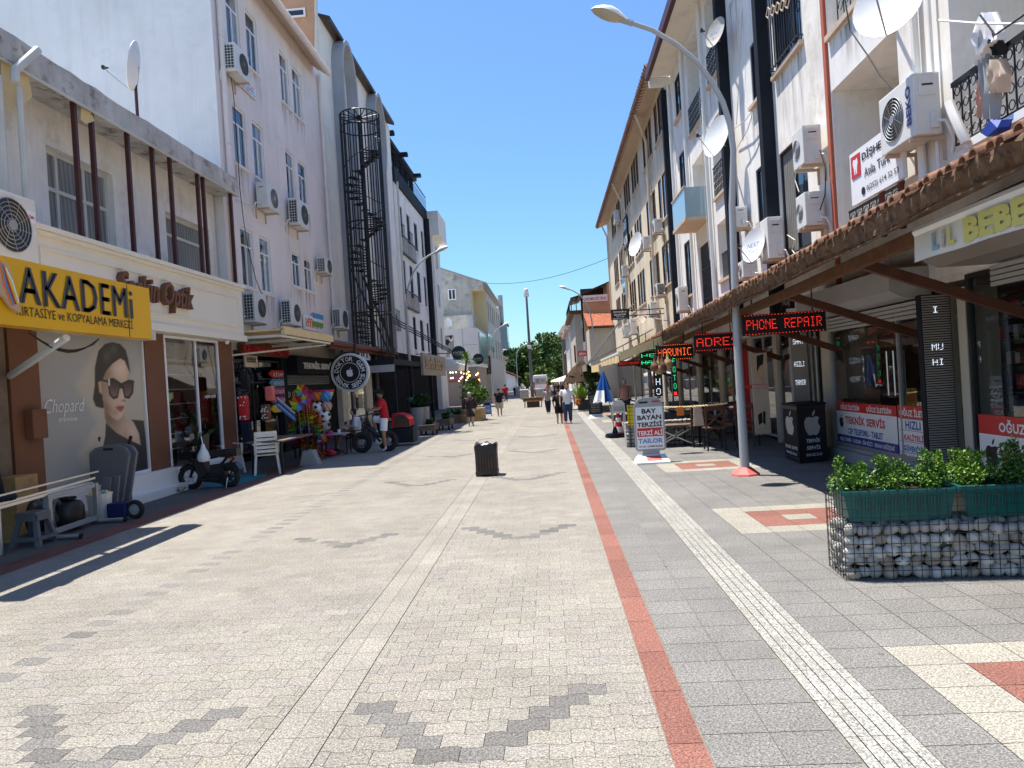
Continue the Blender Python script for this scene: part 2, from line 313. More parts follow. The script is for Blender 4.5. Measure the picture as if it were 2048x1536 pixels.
def window(parent, ax, c, out, u0, u1, z0, z1, depth=.18, mul=(), tr=None, fm='white_clean', gm='glass_dark', fw=.055, sill=None, sm='tan_trim', half=None, trm=None):
    f = MB(); d0, d1 = -depth+.001, -depth+.07; e = .001
    slab(f, ax, c, out, u0+e, u0+fw, z0+e, z1-e, d0, d1); slab(f, ax, c, out, u1-fw, u1-e, z0+e, z1-e, d0, d1)
    slab(f, ax, c, out, u0+fw, u1-fw, z0+e, z0+fw, d0, d1); slab(f, ax, c, out, u0+fw, u1-fw, z1-fw, z1-e, d0, d1)
    zt = z1-fw
    if tr: zt = z0 + (z1-z0)*tr; slab(f, ax, c, out, u0+fw, u1-fw, zt-fw*.4, zt+fw*.4, d0, d1-.004); zt -= fw*.4
    for k in mul: u = u0 + (u1-u0)*k; slab(f, ax, c, out, u-fw*.4, u+fw*.4, z0+fw, zt, d0, d1-.006)
    for k in (trm or ()): u = u0 + (u1-u0)*k; slab(f, ax, c, out, u-fw*.4, u+fw*.4, zt+fw*.8, z1-fw, d0, d1-.006)
    w = f.build('window', M[fm], parent)
    g = MB(); mats = [M[gm]]
    def gq(a, b, zz, y, mi): 
        P = [pt(ax, c, out, p, q, -depth+.03) for p, q in ((a, zz), (b, zz), (b, y), (a, y))]
        g.poly(P if (ax == 'x') == (out > 0) else P[::-1], mi)
    if half:                                                    # one sash curtained
        mats.append(M[half]); um = u0 + (u1-u0)*(mul[0] if mul else .5); gq(u0+.03, um, z0+.03, z1-.03, 0); gq(um, u1-.03, z0+.03, z1-.03, 1)
    else: gq(u0+.03, u1-.03, z0+.03, z1-.03, 0)
    g.build('pane', mats, w)
    if sill:
        b = MB(); slab(b, ax, c, out, u0-.08, u1+.08, z0-.09, z0-.004, -.02, sill); b.build('sill', M[sm], w)
    return w
def railing(parent, ax, c, out, u0, u1, z0, z1, m='black_metal', step=.12, scroll=False, name='balcony_railing', top=.04):
    f = MB(); P = lambda u, z: pt(ax, c, out, u, z)
    f.bar(P(u0, z1), P(u1, z1), top, top); f.bar(P(u0, z0), P(u1, z0), .025, .025); n = max(2, int(round((u1-u0)/step)))
    for i in range(n+1):
        u = u0 + (u1-u0)*i/n; f.bar(P(u, z0), P(u, z1), .016, .016)
        if scroll and i < n:
            um = u + (u1-u0)/n/2; r = (u1-u0)/n*.42
            for zc in np.arange(z0+r*1.3, z1-r, r*2.6): f.ring(P(um, zc), (1, 0, 0) if ax == 'x' else (0, 1, 0), r*.75, .008, 10, 4)
    return f.build(name, M[m], parent)
def _stain_mat():
    m = bpy.data.materials.new('water_stain'); m.use_nodes = True; t = m.node_tree; L = t.links.new; p = t.nodes['Principled BSDF']; p.inputs['Base Color'].default_value = (.16,.13,.10,1); p.inputs['Roughness'].default_value = .95
    tc = _n(t, 'TexCoord'); g = _n(t, 'NewGeometry'); mp = _n(t, 'Mapping'); mp.inputs['Scale'].default_value = (7, 7, .5); n = _n(t, 'TexNoise'); n.inputs['Scale'].default_value = 1.6; n.inputs['Detail'].default_value = 5; L(g.outputs['Position'], mp.inputs[0]); L(mp.outputs[0], n.inputs['Vector'])
    r = _n(t, 'MapRange'); r.inputs['From Min'].default_value = .46; r.inputs['From Max'].default_value = .72; r.inputs['To Max'].default_value = .62; L(n.outputs[0], r.inputs['Value']); sx = _n(t, 'SeparateXYZ'); L(tc.outputs['Generated'], sx.inputs[0])
    mu = _n(t, 'Math', operation='MULTIPLY'); L(r.outputs[0], mu.inputs[0]); L(sx.outputs['Z'], mu.inputs[1]); L(mu.outputs[0], p.inputs['Alpha']); M['water_stain'] = m
_stain_mat()
def stain(parent, X, o, y0, y1, z0, z1): b = MB(); x = X+o*.003; b.poly([(x, y0, z0), (x, y1, z0), (x, y1, z1), (x, y0, z1)]); b.build('water_stain', M['water_stain'], parent)
# ---------------------------------------------------------------- the ground
def shader_ground(name, kind):
    """speckled concrete paving; tint per paver comes from the mesh attribute, speckle and stains from noise"""
    m = bpy.data.materials.new(name); m.use_nodes = True; t = m.node_tree; L = t.links.new; p = t.nodes['Principled BSDF']
    p.inputs['Roughness'].default_value = .85; p.inputs['Specular IOR Level'].default_value = .25
    at = _n(t, 'Attribute'); at.attribute_name = 'tint'; geo = _n(t, 'NewGeometry')
    def noise(sc, det=3, ro=.6):
        n = _n(t, 'TexNoise'); n.inputs['Scale'].default_value = sc; n.inputs['Detail'].default_value = det; n.inputs['Roughness'].default_value = ro; L(geo.outputs['Position'], n.inputs['Vector']); return n.outputs[0]
    def mr(src, a, b, c=0., d=1.):
        r = _n(t, 'MapRange'); r.inputs['From Min'].default_value = a; r.inputs['From Max'].default_value = b; r.inputs['To Min'].default_value = c; r.inputs['To Max'].default_value = d; L(src, r.inputs['Value']); return r.outputs[0]
    def mul(a, f):
        x = _n(t, 'MixRGB', blend_type='MULTIPLY'); x.inputs[0].default_value = 1; L(a, x.inputs[1]); cc = _n(t, 'CombineXYZ'); [L(f, cc.inputs[i]) for i in range(3)]; L(cc.outputs[0], x.inputs[2]); return x.outputs[0]
    o = mul(at.outputs['Color'], mr(noise(95, 2, .75), .34, .66, .42, 1.58))
    o = mul(o, mr(noise(46, 2, .8), .34, .66, .74, 1.28)); o = mul(o, mr(noise(1.3, 6, .7), .35, .7, .86, 1.1)); o = mul(o, mr(noise(.25, 3), .35, .65, .93, 1.06))
    x = _n(t, 'MixRGB'); L(mr(noise(2.1, 8, .75), .62, .8, 0, .35), x.inputs[0]); L(o, x.inputs[1]); x.inputs[2].default_value = (.19, .16, .12, 1)
    vo = _n(t, 'TexVoronoi'); vo.inputs['Scale'].default_value = 1.35; L(geo.outputs['Position'], vo.inputs['Vector'])           # trodden chewing-gum spots
    y = _n(t, 'MixRGB'); L(mr(vo.outputs['Distance'], .028, .036, .6, 0), y.inputs[0]); L(x.outputs[0], y.inputs[1]); y.inputs[2].default_value = (.07, .065, .07, 1)
    L(y.outputs[0], p.inputs['Base Color'])
    b = _n(t, 'Bump'); b.inputs['Strength'].default_value = .35; b.inputs['Distance'].default_value = .006; L(noise(150, 3), b.inputs['Height']); L(b.outputs[0], p.inputs['Normal'])
    M[name] = m; return m
def tinted(name, quads, cols, mt, kind='structure', z=0.):
    """quads: list of polygons (x, y) -> one sheet with one tint per face"""
    vs, fs = [], []
    for q in quads: b = len(vs); vs += [(a, c, z) for a, c in q]; fs.append(tuple(range(b, b+len(q))))
    me = bpy.data.meshes.new(name); me.from_pydata(vs, [], fs); a = me.attributes.new('tint', 'FLOAT_COLOR', 'FACE')
    a.data.foreach_set('color', np.c_[np.array(cols), np.ones(len(cols))].astype(np.float32).ravel()); me.materials.append(M[mt])
    o = bpy.data.objects.new(name, me); C.objects.link(o); o['kind'] = kind; return o
shader_ground('paving', 0)
g = MB(); g.poly([(-900, -60, -.03), (900, -60, -.03), (900, 1500, -.03), (-900, 1500, -.03)]); tag(g.build('ground', mat('ground_earth', (.22,.20,.17), .95, .2, .5), loc=(0, 0, -.03)), kind='structure')
g = MB(); g.poly([(-12, -2, -.008), (8, -2, -.008), (8, 135, -.008), (-12, 135, -.008)]); tag(g.build('joint_bed', mat('joint_sand', (.21,.18,.14), .95, .3, 6), loc=(0, 0, -.008)), kind='structure')
CREAM = np.array((.256,.234,.196)); DARK = np.array((.155,.145,.130)); RED = np.array((.235,.104,.078)); GREY = np.array((.187,.178,.162)); TACT = np.array((.31,.298,.262)); TCREAM = np.array((.31,.287,.235))
def pave_rows(x0, x1, y0, y1):
    """interlocking S-shaped pavers in running bond, with the dark chevrons and the dark dotted line laid in"""
    w, r, gp, a = .225, .14, .0016, .011; qs, cs = [], []
    j0, j1 = int(math.floor(y0/r)), int(math.floor(y1/r))
    far = lambda y: y > 42
    f_ok = lambda a, b: a > b+.02
    for j in range(j0, j1):
        yb = j*r; off = (j % 2)*w/2
        for i in range(int(math.floor((x0-off)/w)), int(math.ceil((x1-off)/w))):
            xa = i*w + off; xb = xa + w; xa2, xb2 = max(xa, x0), min(xb, x1)
            if xb2 - xa2 < .008: continue
            xm = (xa2+xb2)/2; col = CREAM*(1 + RNG.normal(0, .04))*np.array((1, 1+RNG.normal(0, .006), 1+RNG.normal(0, .015)))
            ph = (yb - 3.5 + .07) % 4.9
            for cx in (-.50, -2.60):
                dxx = abs(xm - cx)
                if dxx < .68 and abs(ph - dxx/.1125*.126*.98) < .125: col = DARK*(1 + RNG.normal(0, .1)); break
            if abs(xm + 3.9) < .1 and j % 2 == 0: col = DARK*(1.25 + RNG.normal(0, .12))
            if far(yb): q = [(xa2+gp, yb+gp), (xb2-gp, yb+gp), (xb2-gp, yb+r-gp), (xa2+gp, yb+r-gp)]
            else:
                L_, R_ = xa2+gp, xb2-gp; k = R_ - L_; h = a if j % 2 == 0 else -a
                sg = [(xa+w*f_, yb+gp+h*g_) for f_, g_ in ((0, 0), (.1, 1), (.4, 1), (.5, 0), (.6, -1), (.9, -1), (1, 0)) if L_ < xa+w*f_ < R_]
                lo = [(L_, sg[0][1] if f_ok(L_, xa) else yb+gp)] + sg + [(R_, yb+gp)]
                q = lo + [(px, py + r - 2*gp) for px, py in lo[::-1]]
            qs.append(q); cs.append(np.clip(col, .02, .8))
    return qs, cs
qs, cs = pave_rows(-6.35, -1.635, 1.4, 78); q2, c2 = pave_rows(-1.30, .473, 1.4, 78); qs += q2; cs += c2
y0, y1, gp = 1.4, 78, .0016
for y in np.arange(y0, y1, .30):                           # smooth gutter strip of plain blocks
    for xa, xb in ((-1.63, -1.48), (-1.477, -1.305)):
        qs.append([(xa, y+gp), (xb, y+gp), (xb, y+.30-gp), (xa, y+.30-gp)]); cs.append(CREAM*1.05*(1 + RNG.normal(0, .035)))
tinted('carriageway', qs, cs, 'paving')
def slabs(x0, x1, y0, y1, tw, tl, colf, gp=.0025, ofs=0):
    qs, cs = [], []; y = y0; n = int(round((x1-x0)/tw)); tw = (x1-x0)/n
    while y < y1:
        for i in range(n):
            xa = x0+i*tw; o = ofs*(i % 2)*tl
            qs.append([(xa+gp, y+gp+o), (xa+tw-gp, y+gp+o), (xa+tw-gp, y+tl-gp+o), (xa+gp, y+tl-gp+o)]); cs.append(np.clip(colf(xa+tw/2, y+tl/2)*(1 + RNG.normal(0, .035)), .02, .8))
        y += tl
    return qs, cs
q1 = slabs(.474, .655, 1.2, 90, .181, .6, lambda x, y: RED*(1 + RNG.normal(0, .06))); tinted('red_band', *q1, 'paving')
q1 = slabs(.659, 1.329, 1.2, 90, .335, .31, lambda x, y: GREY); tinted('pavement_inner', *q1, 'paving')
tq, tcs = [], []
for y in np.arange(1.2, 90, .40):
    for k in range(5): xa = 1.333+k*.0662; tq.append([(xa+.003, y+.002), (xa+.0632, y+.002), (xa+.0632, y+.398), (xa+.003, y+.398)]); tcs.append(TACT*(1 + RNG.normal(0, .03)))
tinted('tactile_strip', tq, tcs, 'paving', z=.004)
def pat(x, y):
    i = int((x-2.02)/.3545); ph = (y - 3.19) % 5.04; j = int(ph/.306)
    if 0 <= i < 5 and 0 <= j < 5 and x > 2.0 and y > 0: 
        return (TCREAM if (i in (0, 4) or j in (0, 4) or (i == 2 and j == 2)) else RED*1.02)
    return GREY*(1.0 if x < 3.8 else .97)
q1 = slabs(1.6655, 5.565, 3.19-.306*7, 90, .3545, .306, pat); tinted('pavement', *q1, 'paving')
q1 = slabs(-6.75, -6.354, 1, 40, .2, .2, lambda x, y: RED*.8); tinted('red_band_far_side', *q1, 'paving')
q1 = slabs(-9.2, -6.754, 1, 80, .4, .4, lambda x, y: GREY*.62); tinted('pavement_far_side', *q1, 'paving')  # slab grey lowered: part of this side's shade is in the colour
# ================================================================ LEFT SIDE OF THE STREET
UP = (0, 0, 1); EY = (0, 1, 0); mEY = (0, -1, 0); EX = (1, 0, 0); mEX = (-1, 0, 0)
# ---- low two-storey building with the stationer's and the optician's
B = thing('shop_building', 'low white two storey building with crumbling concrete eaves and brown posts', 'building', (-8.9, 13, 0))
XW = -8.95
w1 = (onx(92, 300, XW).y, onx(228, 400, XW).y, 4.75, 6.72); w2 = (onx(332, 450, XW).y, onx(418, 470, XW).y, 4.78, 6.45)
b = MB(); wall(b, 'x', XW, 1, 5.5, 19.5, 3.3, 7.62, [w1, w2], .22)
wall(b, 'y', 19.5, 1, -20, XW, 0, 7.6); wall(b, 'y', 5.5, -1, -20, XW, 0, 7.6); b.build('wall', M['plaster_dirty'], B)
window(B, 'x', XW, 1, *w1, .2, mul=(.22, .62), tr=.62, trm=(.22, .62), fm='off_white', gm='glass_old', fw=.09, sill=.09, sm='off_white')
window(B, 'x', XW, 1, *w2, .2, mul=(.30,), tr=.70, trm=(.30,), fm='off_white', gm='glass_old', fw=.09, sill=.09, sm='off_white')
b = MB(); n = 40                                                   # eaves slab with a chipped edge
ys = np.linspace(5.6, 19.5, n+1)
tp = [7.86 + random.uniform(-.02, .015) for _ in ys]; bt = [7.40 + random.uniform(-.025, .02) for _ in ys]; xo = [-8.2 + random.uniform(-.02, .02) for _ in ys]
for i in range(n):
    a, c = ys[i], ys[i+1]
    b.poly([(xo[i], a, bt[i]), (xo[i+1], c, bt[i+1]), (xo[i+1]-.015, c, tp[i+1]), (xo[i]-.015, a, tp[i])])
    b.poly([(xo[i]-.015, a, tp[i]), (xo[i+1]-.015, c, tp[i+1]), (-20, c, 7.9), (-20, a, 7.9)])
    b.poly([(xo[i+1], c, bt[i+1]), (xo[i], a, bt[i]), (XW, a, 7.46), (XW, c, 7.46)])
b.poly([(xo[-1], 19.5, bt[-1]), (-8.96, 19.5, 7.46), (-20, 19.5, 7.5), (-20, 19.5, 7.9), (xo[-1]-.015, 19.5, tp[-1])])
b.build('eaves', M['concrete_old'], B)
b = MB()
for (px, py) in ((154, 330), (189, 350), (261, 390), (310, 410), (345, 420), (400, 450), (411, 455), (466, 480)):
    y = onx(px, py, -8.32).y; b = MB(); b.box(-8.36, -8.28, y-.035, y+.035, 4.6, 7.42); b.build('post', M['brown_post'], B)
b = MB(); b.tube([(-8.22, 6.0, 7.36), (-8.22, 19.3, 7.4)], .03, 6); b.build('awning_rail', M['off_white'], B)
b = MB()
for y0, dz in ((10.95, .75), (11.25, .55), (12.9, .25)):
    b = MB(); b.poly([(-8.3, y0, 7.38), (-8.28, y0+.28, 7.38), (-8.25, y0+.3, 7.38-dz*.6), (-8.33, y0+.16, 7.38-dz), (-8.36, y0+.05, 7.38-dz*.8)]); b.build('torn_awning', M['fabric_cream'], B)
pb = MB(); y = onx(42, 200, -8.1).y                                  # rainwater pipe from the gutter
pb.tube([onx(75, 100, -8.05), onx(30, 140, -8.1), onx(30, 165, -8.1)], .07, 8); pb.tube([(-8.12, y, 7.0), (-8.12, y, 4.7)], .05, 8); pb.tube([(-8.3, y-.25, 7.1), (-8.3, y-.25, 4.5)], .09, 8); pb.build('drain_pipe', M['off_white'], B, smooth=True)
pb = MB(); y = onx(459, 450, -8.7).y; pb.tube([(-8.7, y, 7.3), (-8.7, y, 4.6)], .07, 8); pb.build('drain_pipe', M['tan_trim'], B, smooth=True)
# optician's sign band
b = MB(); XB = -7.7; yb0 = onx(50, 460, XB).y; yb1 = onx(484, 600, XB).y
b.box(XW-.05, XB, yb0, yb1, 3.3, 4.62); b.box(XW, XB+.1, yb0-.07, yb1+.07, 4.62, 4.70); b.box(XW, XB+.06, yb0-.04, yb1+.04, 4.55, 4.615); b.box(XW, XB+.06, yb0-.04, yb1+.04, 3.27, 3.42)
for a, c, z0, z1 in ((yb0+.3, yb1-.3, 4.33, 4.37), (yb0+.3, yb1-.3, 3.6, 3.64), (yb0+.26, yb0+.30, 3.6, 4.37), (yb1-.30, yb1-.26, 3.6, 4.37)): b.box(XB, XB+.03, a, c, z0, z1)
bd = b.build('sign_band', M['cream_panel'], B)
p0, p1 = onx(248, 590, XB+.1), onx(390, 600, XB+.1)
text('Seçkin Optik', (XB+.004, (p0.y+p1.y)/2-.1, 3.98), EY, UP, .62, M['brown_column'], bd, w=(p1.y-p0.y)*1.02, depth=.12, bold=.02, shear=.3)
# ground floor
XG = -7.95; yP0 = onx(82, 800, XG).y; yP1 = onx(296, 800, XG).y; yC1 = onx(334, 800, XG).y; yS1 = onx(440, 800, XG).y; yD1 = onx(470, 800, XG).y
b = MB(); b.box(-9, XG+.12, yP0-.1, yC1+.02, 0, .5); b.box(-9, XG+.3, yP0+.4, yC1+.3, 0, .16); b.box(-9, XG+.06, yC1+.025, yD1+.1, 0, .40); b.build('plinth', M['white_paint'], B)
b = MB(); b.box(-9, XG, yP1, yC1, .5, 3.3); b.build('pillar', M['brown_column'], B)
b = MB(); b.box(-9, XG, yS1+.06, yD1, .4, 3.3); b.build('pillar', M['brown_column'], B)
b = MB(); b.box(-9, XG, yP0-.62, yP0, .0, 3.3); b.build('pillar', M['brown_column'], B)
# poster: woman in sunglasses
pr = MB(); pr.box(-8.6, XG-.06, yP0, yP1, .5, 3.28); po = pr.build('poster', M['poster_grey'], B)
fr = MB(); fr.box(XG-.06, XG-.02, yP1-.05, yP1-.005, .5, 3.25); fr.box(XG-.06, XG-.02, yP0+.005, yP1-.05, .5, .56); fr.build('poster_frame', M['white_paint'], po)
# the printed portrait: a photo print, so its tones are in the print (colour per point of a fine grid)
_gy, _gz = np.meshgrid(np.linspace(yP0, yP1-.05, 190), np.linspace(.56, 3.1, 230), indexing='ij')
_d = np.stack([np.full(_gy.shape, XG-.055), _gy, _gz-HC], -1); _a = _d@_fw; _u = F*(_d@_rt)/_a; _v = F*(_d@_up)/_a; _c, _s = math.cos(ROLL), math.sin(ROLL)
GX, GYp = _u*_c-_v*_s+W/2, H/2-(_u*_s+_v*_c)
def soft(pts, e=1.2):
    p = np.array(pts, float); q = np.roll(p, -1, 0); ins = np.zeros(GX.shape, bool); dm = np.full(GX.shape, 1e9)
    for (x0, y0), (x1, y1) in zip(p, q):
        if y0 != y1: ins ^= ((y0 > GYp) != (y1 > GYp)) & (GX < (x1-x0)*(GYp-y0)/(y1-y0)+x0)
        ex, ey = x1-x0, y1-y0; t = np.clip(((GX-x0)*ex+(GYp-y0)*ey)/(ex*ex+ey*ey+1e-9), 0, 1); dm = np.minimum(dm, np.hypot(GX-x0-t*ex, GYp-y0-t*ey))
    return np.clip(.5+np.where(ins, dm, -dm)/(2*e), 0, 1)[..., None]
gs = lambda x, y, r, k=1.: np.exp(-((GX-x)**2+(GYp-y)**2*k)/(2*r*r))[..., None]
IM = np.ones(GX.shape+(3,))*np.array((.36,.36,.355))*(1-.12*gs(100, 930, 90)); lay = lambda col, m: IM*(1-m)+np.asarray(col)*m
for q in ([(150, 770), (195, 690), (245, 750), (200, 850)], [(180, 870), (250, 770), (300, 690), (300, 850), (235, 880), (200, 912)], [(156, 905), (190, 862), (208, 905), (172, 936)]): IM = lay((.50,.44,.34), soft(q, 7)*.85)
SK = np.array((.60,.40,.28)); sh = lambda a, b: np.clip((GX-a)/(b-a), 0, 1)[..., None]
hair = [(225, 684), (241, 688), (252, 700), (257, 718), (261, 745), (250, 730), (240, 716), (226, 726), (213, 742), (206, 760), (206, 800), (216, 806), (206, 817), (192, 813), (186, 797), (190, 770), (190, 735), (197, 702), (210, 688)]
neck = [(207, 800), (246, 826), (252, 838), (266, 846), (276, 862), (281, 890), (262, 882), (234, 868), (214, 850), (210, 835)]
dress = [(212, 846), (234, 866), (262, 881), (282, 890), (279, 868), (268, 845), (262, 839), (288, 841), (300, 950), (186, 950), (204, 905), (211, 872)]
face = [(236, 714), (250, 722), (257, 740), (258, 770), (254, 800), (250, 822), (243, 836), (235, 841), (225, 836), (212, 820), (207, 800), (203, 772), (203, 752), (212, 736), (224, 726)]
IM = lay((.012,.010,.009), soft(hair[:1]+hair[1:], 1.0)); IM = lay(SK*(.55+.45*sh(212, 272))*(1-.45*gs(222, 834, 12, .7))+.10*gs(262, 862, 12)-.08*gs(252, 868, 4, .3), soft(neck)); IM = lay(np.array((.022,.022,.025))*(1+.6*gs(262, 925, 30)), soft(dress, 1.))
IM = lay((.52,.33,.22), soft([(196, 757), (204, 755), (206, 790), (199, 784)]))
fc = SK*(.48+.58*sh(200, 246))*(1-.18*sh(250, 262))+.16*gs(238, 738, 12)+.10*gs(226, 804, 10)+.09*gs(249, 792, 5, .4)+.07*gs(238, 830, 6)-.10*gs(233, 826, 4, 2)-.14*gs(211, 815, 10)-.10*gs(214, 745, 9); IM = lay(np.clip(fc, .02, .9), soft(face)); IM = lay((.012,.010,.009), soft([(225, 686), (240, 690), (242, 716), (226, 727), (212, 743), (205, 762), (192, 765), (192, 730), (200, 702), (212, 689)], 1.2)); IM = IM+.05*(gs(214, 712, 5, .3)+gs(228, 698, 5, .5))*soft(hair, 2)
IM = IM*(1-.45*soft([(247, 797), (254, 800), (250, 805), (242, 802)], 1.5)); IM = lay((.36,.10,.085), soft([(231, 815), (239, 811), (243, 812), (249, 811), (248, 817), (243, 824), (236, 821)], .9)); IM = IM*(1-.5*soft([(231, 815), (249, 814.5), (246, 816), (236, 816.5)], .6))
IM = lay((.008,.008,.009), soft([(214, 757), (228, 756), (243, 766), (258, 759), (269, 761), (267, 786), (259, 798), (249, 796), (245, 777), (240, 777), (236, 796), (227, 799), (219, 790)], .8))
lm = np.clip((GYp-765)/28, 0, 1)[..., None]; ln = np.array((.02,.014,.014))*(1-lm)+np.array((.20,.115,.10))*lm
for q in ([(218, 761), (229, 761), (239, 770), (234, 791), (228, 794), (222, 787)], [(248, 770), (258, 763), (265, 766), (263, 784), (257, 792), (251, 791)]): IM = lay(ln, soft(q, .8))
IM = lay((.02,.015,.012), soft([(202, 757), (217, 761), (217, 766), (202, 761)], .6)); IM = lay((.6,.55,.45), soft([(216.5, 757), (220, 757), (220.5, 772), (217, 771)], .5))
me = bpy.data.meshes.new('printed_portrait'); n0, n1 = GX.shape; me.from_pydata(np.stack([np.full(GX.size, .001+XG-.06), _gy.ravel(), _gz.ravel()], -1).tolist(), [], [(i*n1+j, (i+1)*n1+j, (i+1)*n1+j+1, i*n1+j+1) for i in range(n0-1) for j in range(n1-1)]); at_ = me.attributes.new('print', 'FLOAT_COLOR', 'POINT'); at_.data.foreach_set('color', np.c_[np.clip(IM, .004, .9).reshape(-1, 3), np.ones(GX.size)].astype(np.float32).ravel())
mp_ = bpy.data.materials.new('photo_print'); mp_.use_nodes = True; q_ = _n(mp_.node_tree, 'Attribute'); q_.attribute_name = 'print'; mp_.node_tree.links.new(q_.outputs['Color'], mp_.node_tree.nodes['Principled BSDF'].inputs['Base Color']); mp_.node_tree.nodes['Principled BSDF'].inputs['Roughness'].default_value = .35; me.materials.append(mp_)
pp = bpy.data.objects.new('printed_portrait', me); C.objects.link(pp); pp.parent = po; pp.location = -WO[po.name]; WO[pp.name] = Vector((0, 0, 0))
q0, q1 = onx(95, 815, XG), onx(175, 815, XG)
text('Chopard', (XG-.052, (q0.y+q1.y)/2, onx(135, 815, XG).z), EY, UP, .30, M['white_clean'], po, w=q1.y-q0.y, shear=.35, bold=-.012); text('EYEWEAR', (XG-.052, (q0.y+q1.y)/2+.05, onx(137, 839, XG).z), EY, UP, .055, M['white_clean'], po, w=(q1.y-q0.y)*.46)
b = MB(); b.box(XG-.1, XG+.3, yP0-.1, yP1-.1, 3.08, 3.265); b.build('soffit_panel', M['off_white'], B)
# optician's shop window with shelves behind it
b = MB(); b.poly([(-11, yC1, .35), (-11, yS1+.8, .35), (-11, yS1+.8, 3.3), (-11, yC1, 3.3)]); b.poly([(XG-.1, yC1-.05, .35), (-11, yC1-.05, .35), (-11, yC1-.05, 3.3), (XG-.1, yC1-.05, 3.3)]); b.poly([(-11, yS1+.8, .35), (XG-.1, yS1+.8, .35), (XG-.1, yS1+.8, 3.3), (-11, yS1+.8, 3.3)]); b.poly([(-11, yC1, 3.28), (XG, yC1, 3.28), (XG, yS1+.8, 3.28), (-11, yS1+.8, 3.28)]); b.poly([(-11, yC1, .39), (-11, yS1+.8, .39), (XG, yS1+.8, .39), (XG, yC1, .39)]); b.build('shop_interior', M['int_wall'], B)
sh = MB(); ym = (yC1+yS1)/2
for z in np.arange(.8, 2.9, .33): sh.box(-8.75, -8.4, yC1+.35, ym+.2, z, z+.02, 0); [sh.box(-8.6, -8.45, y, y+.12, z+.02, z+.08, 1) for y in np.arange(yC1+.45, ym, .22)]
for z in np.arange(.8, 2.9, .33): sh.box(-8.9, -8.5, ym+.5, yS1-.1, z, z+.02, 0); [sh.box(-8.6, -8.45, y, y+.12, z+.02, z+.07, 1) for y in np.arange(ym+.6, yS1-.3, .25)]
sh.box(-9.0, -8.92, yC1+.3, ym+.25, .4, 3.1, 2); sh.build('display_shelves', [M['off_white'], M['ink'], M['wood_brown']], B)
window(B, 'x', XG, 1, yC1, yS1+.06, .40, 3.26, .06, mul=(.55,), fm='white_clean', gm='glass_shop', fw=.06)
f = MB(); c0 = onx(340, 795, XG); f.disc((XG-.02, c0.y, c0.z), EX, .09, 20, .006); f.build('owl_sticker', M['green_sign'], B)
text('seçkin optik', (XG-.02, yS1-.45, 1.92), EY, UP, .11, M['white_clean'], B, w=.55, bold=.01)
# a grey junction box on the near pillar and the dark stationer's front beyond the frame edge
b = MB(); c0 = onx(70, 845, XG+.05); b.bbox(XG, XG+.14, c0.y-.16, c0.y+.16, c0.z-.25, c0.z+.2, 0, .015); b.build('meter_box', M['brown_column'], B)
b = MB(); b.box(-8.5, XG-.1, 5.6, yP0-.64, .15, 3.3); b.build('shopfront', M['black_plastic'], B)
b = MB(); b.box(XG-.12, XG-.02, yP0-.98, yP0-.66, 0, 3.1); b.build('shopfront_frame', M['wood_grey'], B)
cam_b = MB(); c0 = onx(462, 685, -7.6); cam_b.tube([(-7.9, c0.y, c0.z+.08), (-7.75, c0.y, c0.z+.06), (-7.66, c0.y-.06, c0.z)], [.03, .03, .05], 8); cam_b.build('security_camera', M['white_paint'], B, smooth=True)
# ---- yellow AKADEMI sign on its bracket
XA = -6.15; a0, a1 = onx(0, 510, XA), onx(298, 577, XA); zb, zt = onx(302, 678, XA).z, onx(298, 577, XA).z
S = thing('shop_sign', 'big yellow stationery sign reading AKADEMİ on a diagonal bracket', 'sign', (XA, a1.y-1.5, zb)); ys0 = 7.3
b = MB(); b.box(XA-.22, XA, ys0, a1.y, zb, zt); sb = b.build('panel', M['yellow_sign'], S)
b = MB(); b.box(XA+.0, XA+.004, (onx(255, 600, XA)).y-.006, (onx(255, 600, XA)).y+.006, zb, zt); b.build('seam', M['mortar'], sb)
q0, q1 = onx(36, 580, XA), onx(264, 600, XA)
for e_ in (-.018, 0, .018): text('AKADEMi', (XA, (q0.y+q1.y)/2+e_, (zb+zt)/2+.10), EY, UP, .44, M['sign_grey'], S, w=q1.y-q0.y-.03, depth=.008+abs(e_)*.1, sp=1.1)
q0, q1 = onx(33, 640, XA), onx(264, 640, XA)
text('KIRTASİYE ve KOPYALAMA MERKEZİ', (XA, (q0.y+q1.y)/2, zb+.20), EY, UP, .155, M['ink'], S, w=q1.y-q0.y, depth=.008, bold=.0)
pc = [(XA, onx(px, py, XA).y, onx(px, py, XA).z) for px, py in ((-16, 520), (2, 526), (15, 548), (17, 566), (31, 610), (29, 626), (14, 618), (-10, 585), (-16, 560))]
f = MB(); f.prism([(XA+.03, p[1], p[2]) for p in pc][::-1], (.03, 0, 0)); ps = f.build('pencil_emblem', M['poster_skin'], S)
for i, mk in enumerate(('orange', 'sky_blue', 'red', 'yellow', 'white_clean')):
    f = MB(); A = onx(-12+3*i, 524+3*i, XA); Bq = onx(-2+4*i, 572-2*i, XA); Cq = onx(14+3.2*i, 612-1.5*i, XA); f.tube([(XA+.062, A.y, A.z), (XA+.062, Bq.y, Bq.z), (XA+.062, Cq.y, Cq.z)], .012, 6); f.build('pencil_stripe', M[mk], ps)
br = MB(); e0 = onx(133, 675, XA-.1); br.tube([e0, onx(60, 725, -7.0), (XG, onx(20, 752, XG).y, onx(20, 752, XG).z)], .05, 8); br.build('bracket', M['white_paint'], S, smooth=True)
for yy in (a1.y-.3, a1.y-1.4, a1.y-2.5, a1.y-3.6): br = MB(); br.bar((XA-.2, yy, zt-.08), (-7.7, yy, zt-.0), .035, .035); br.build('support_arm', M['dark_metal'], S)
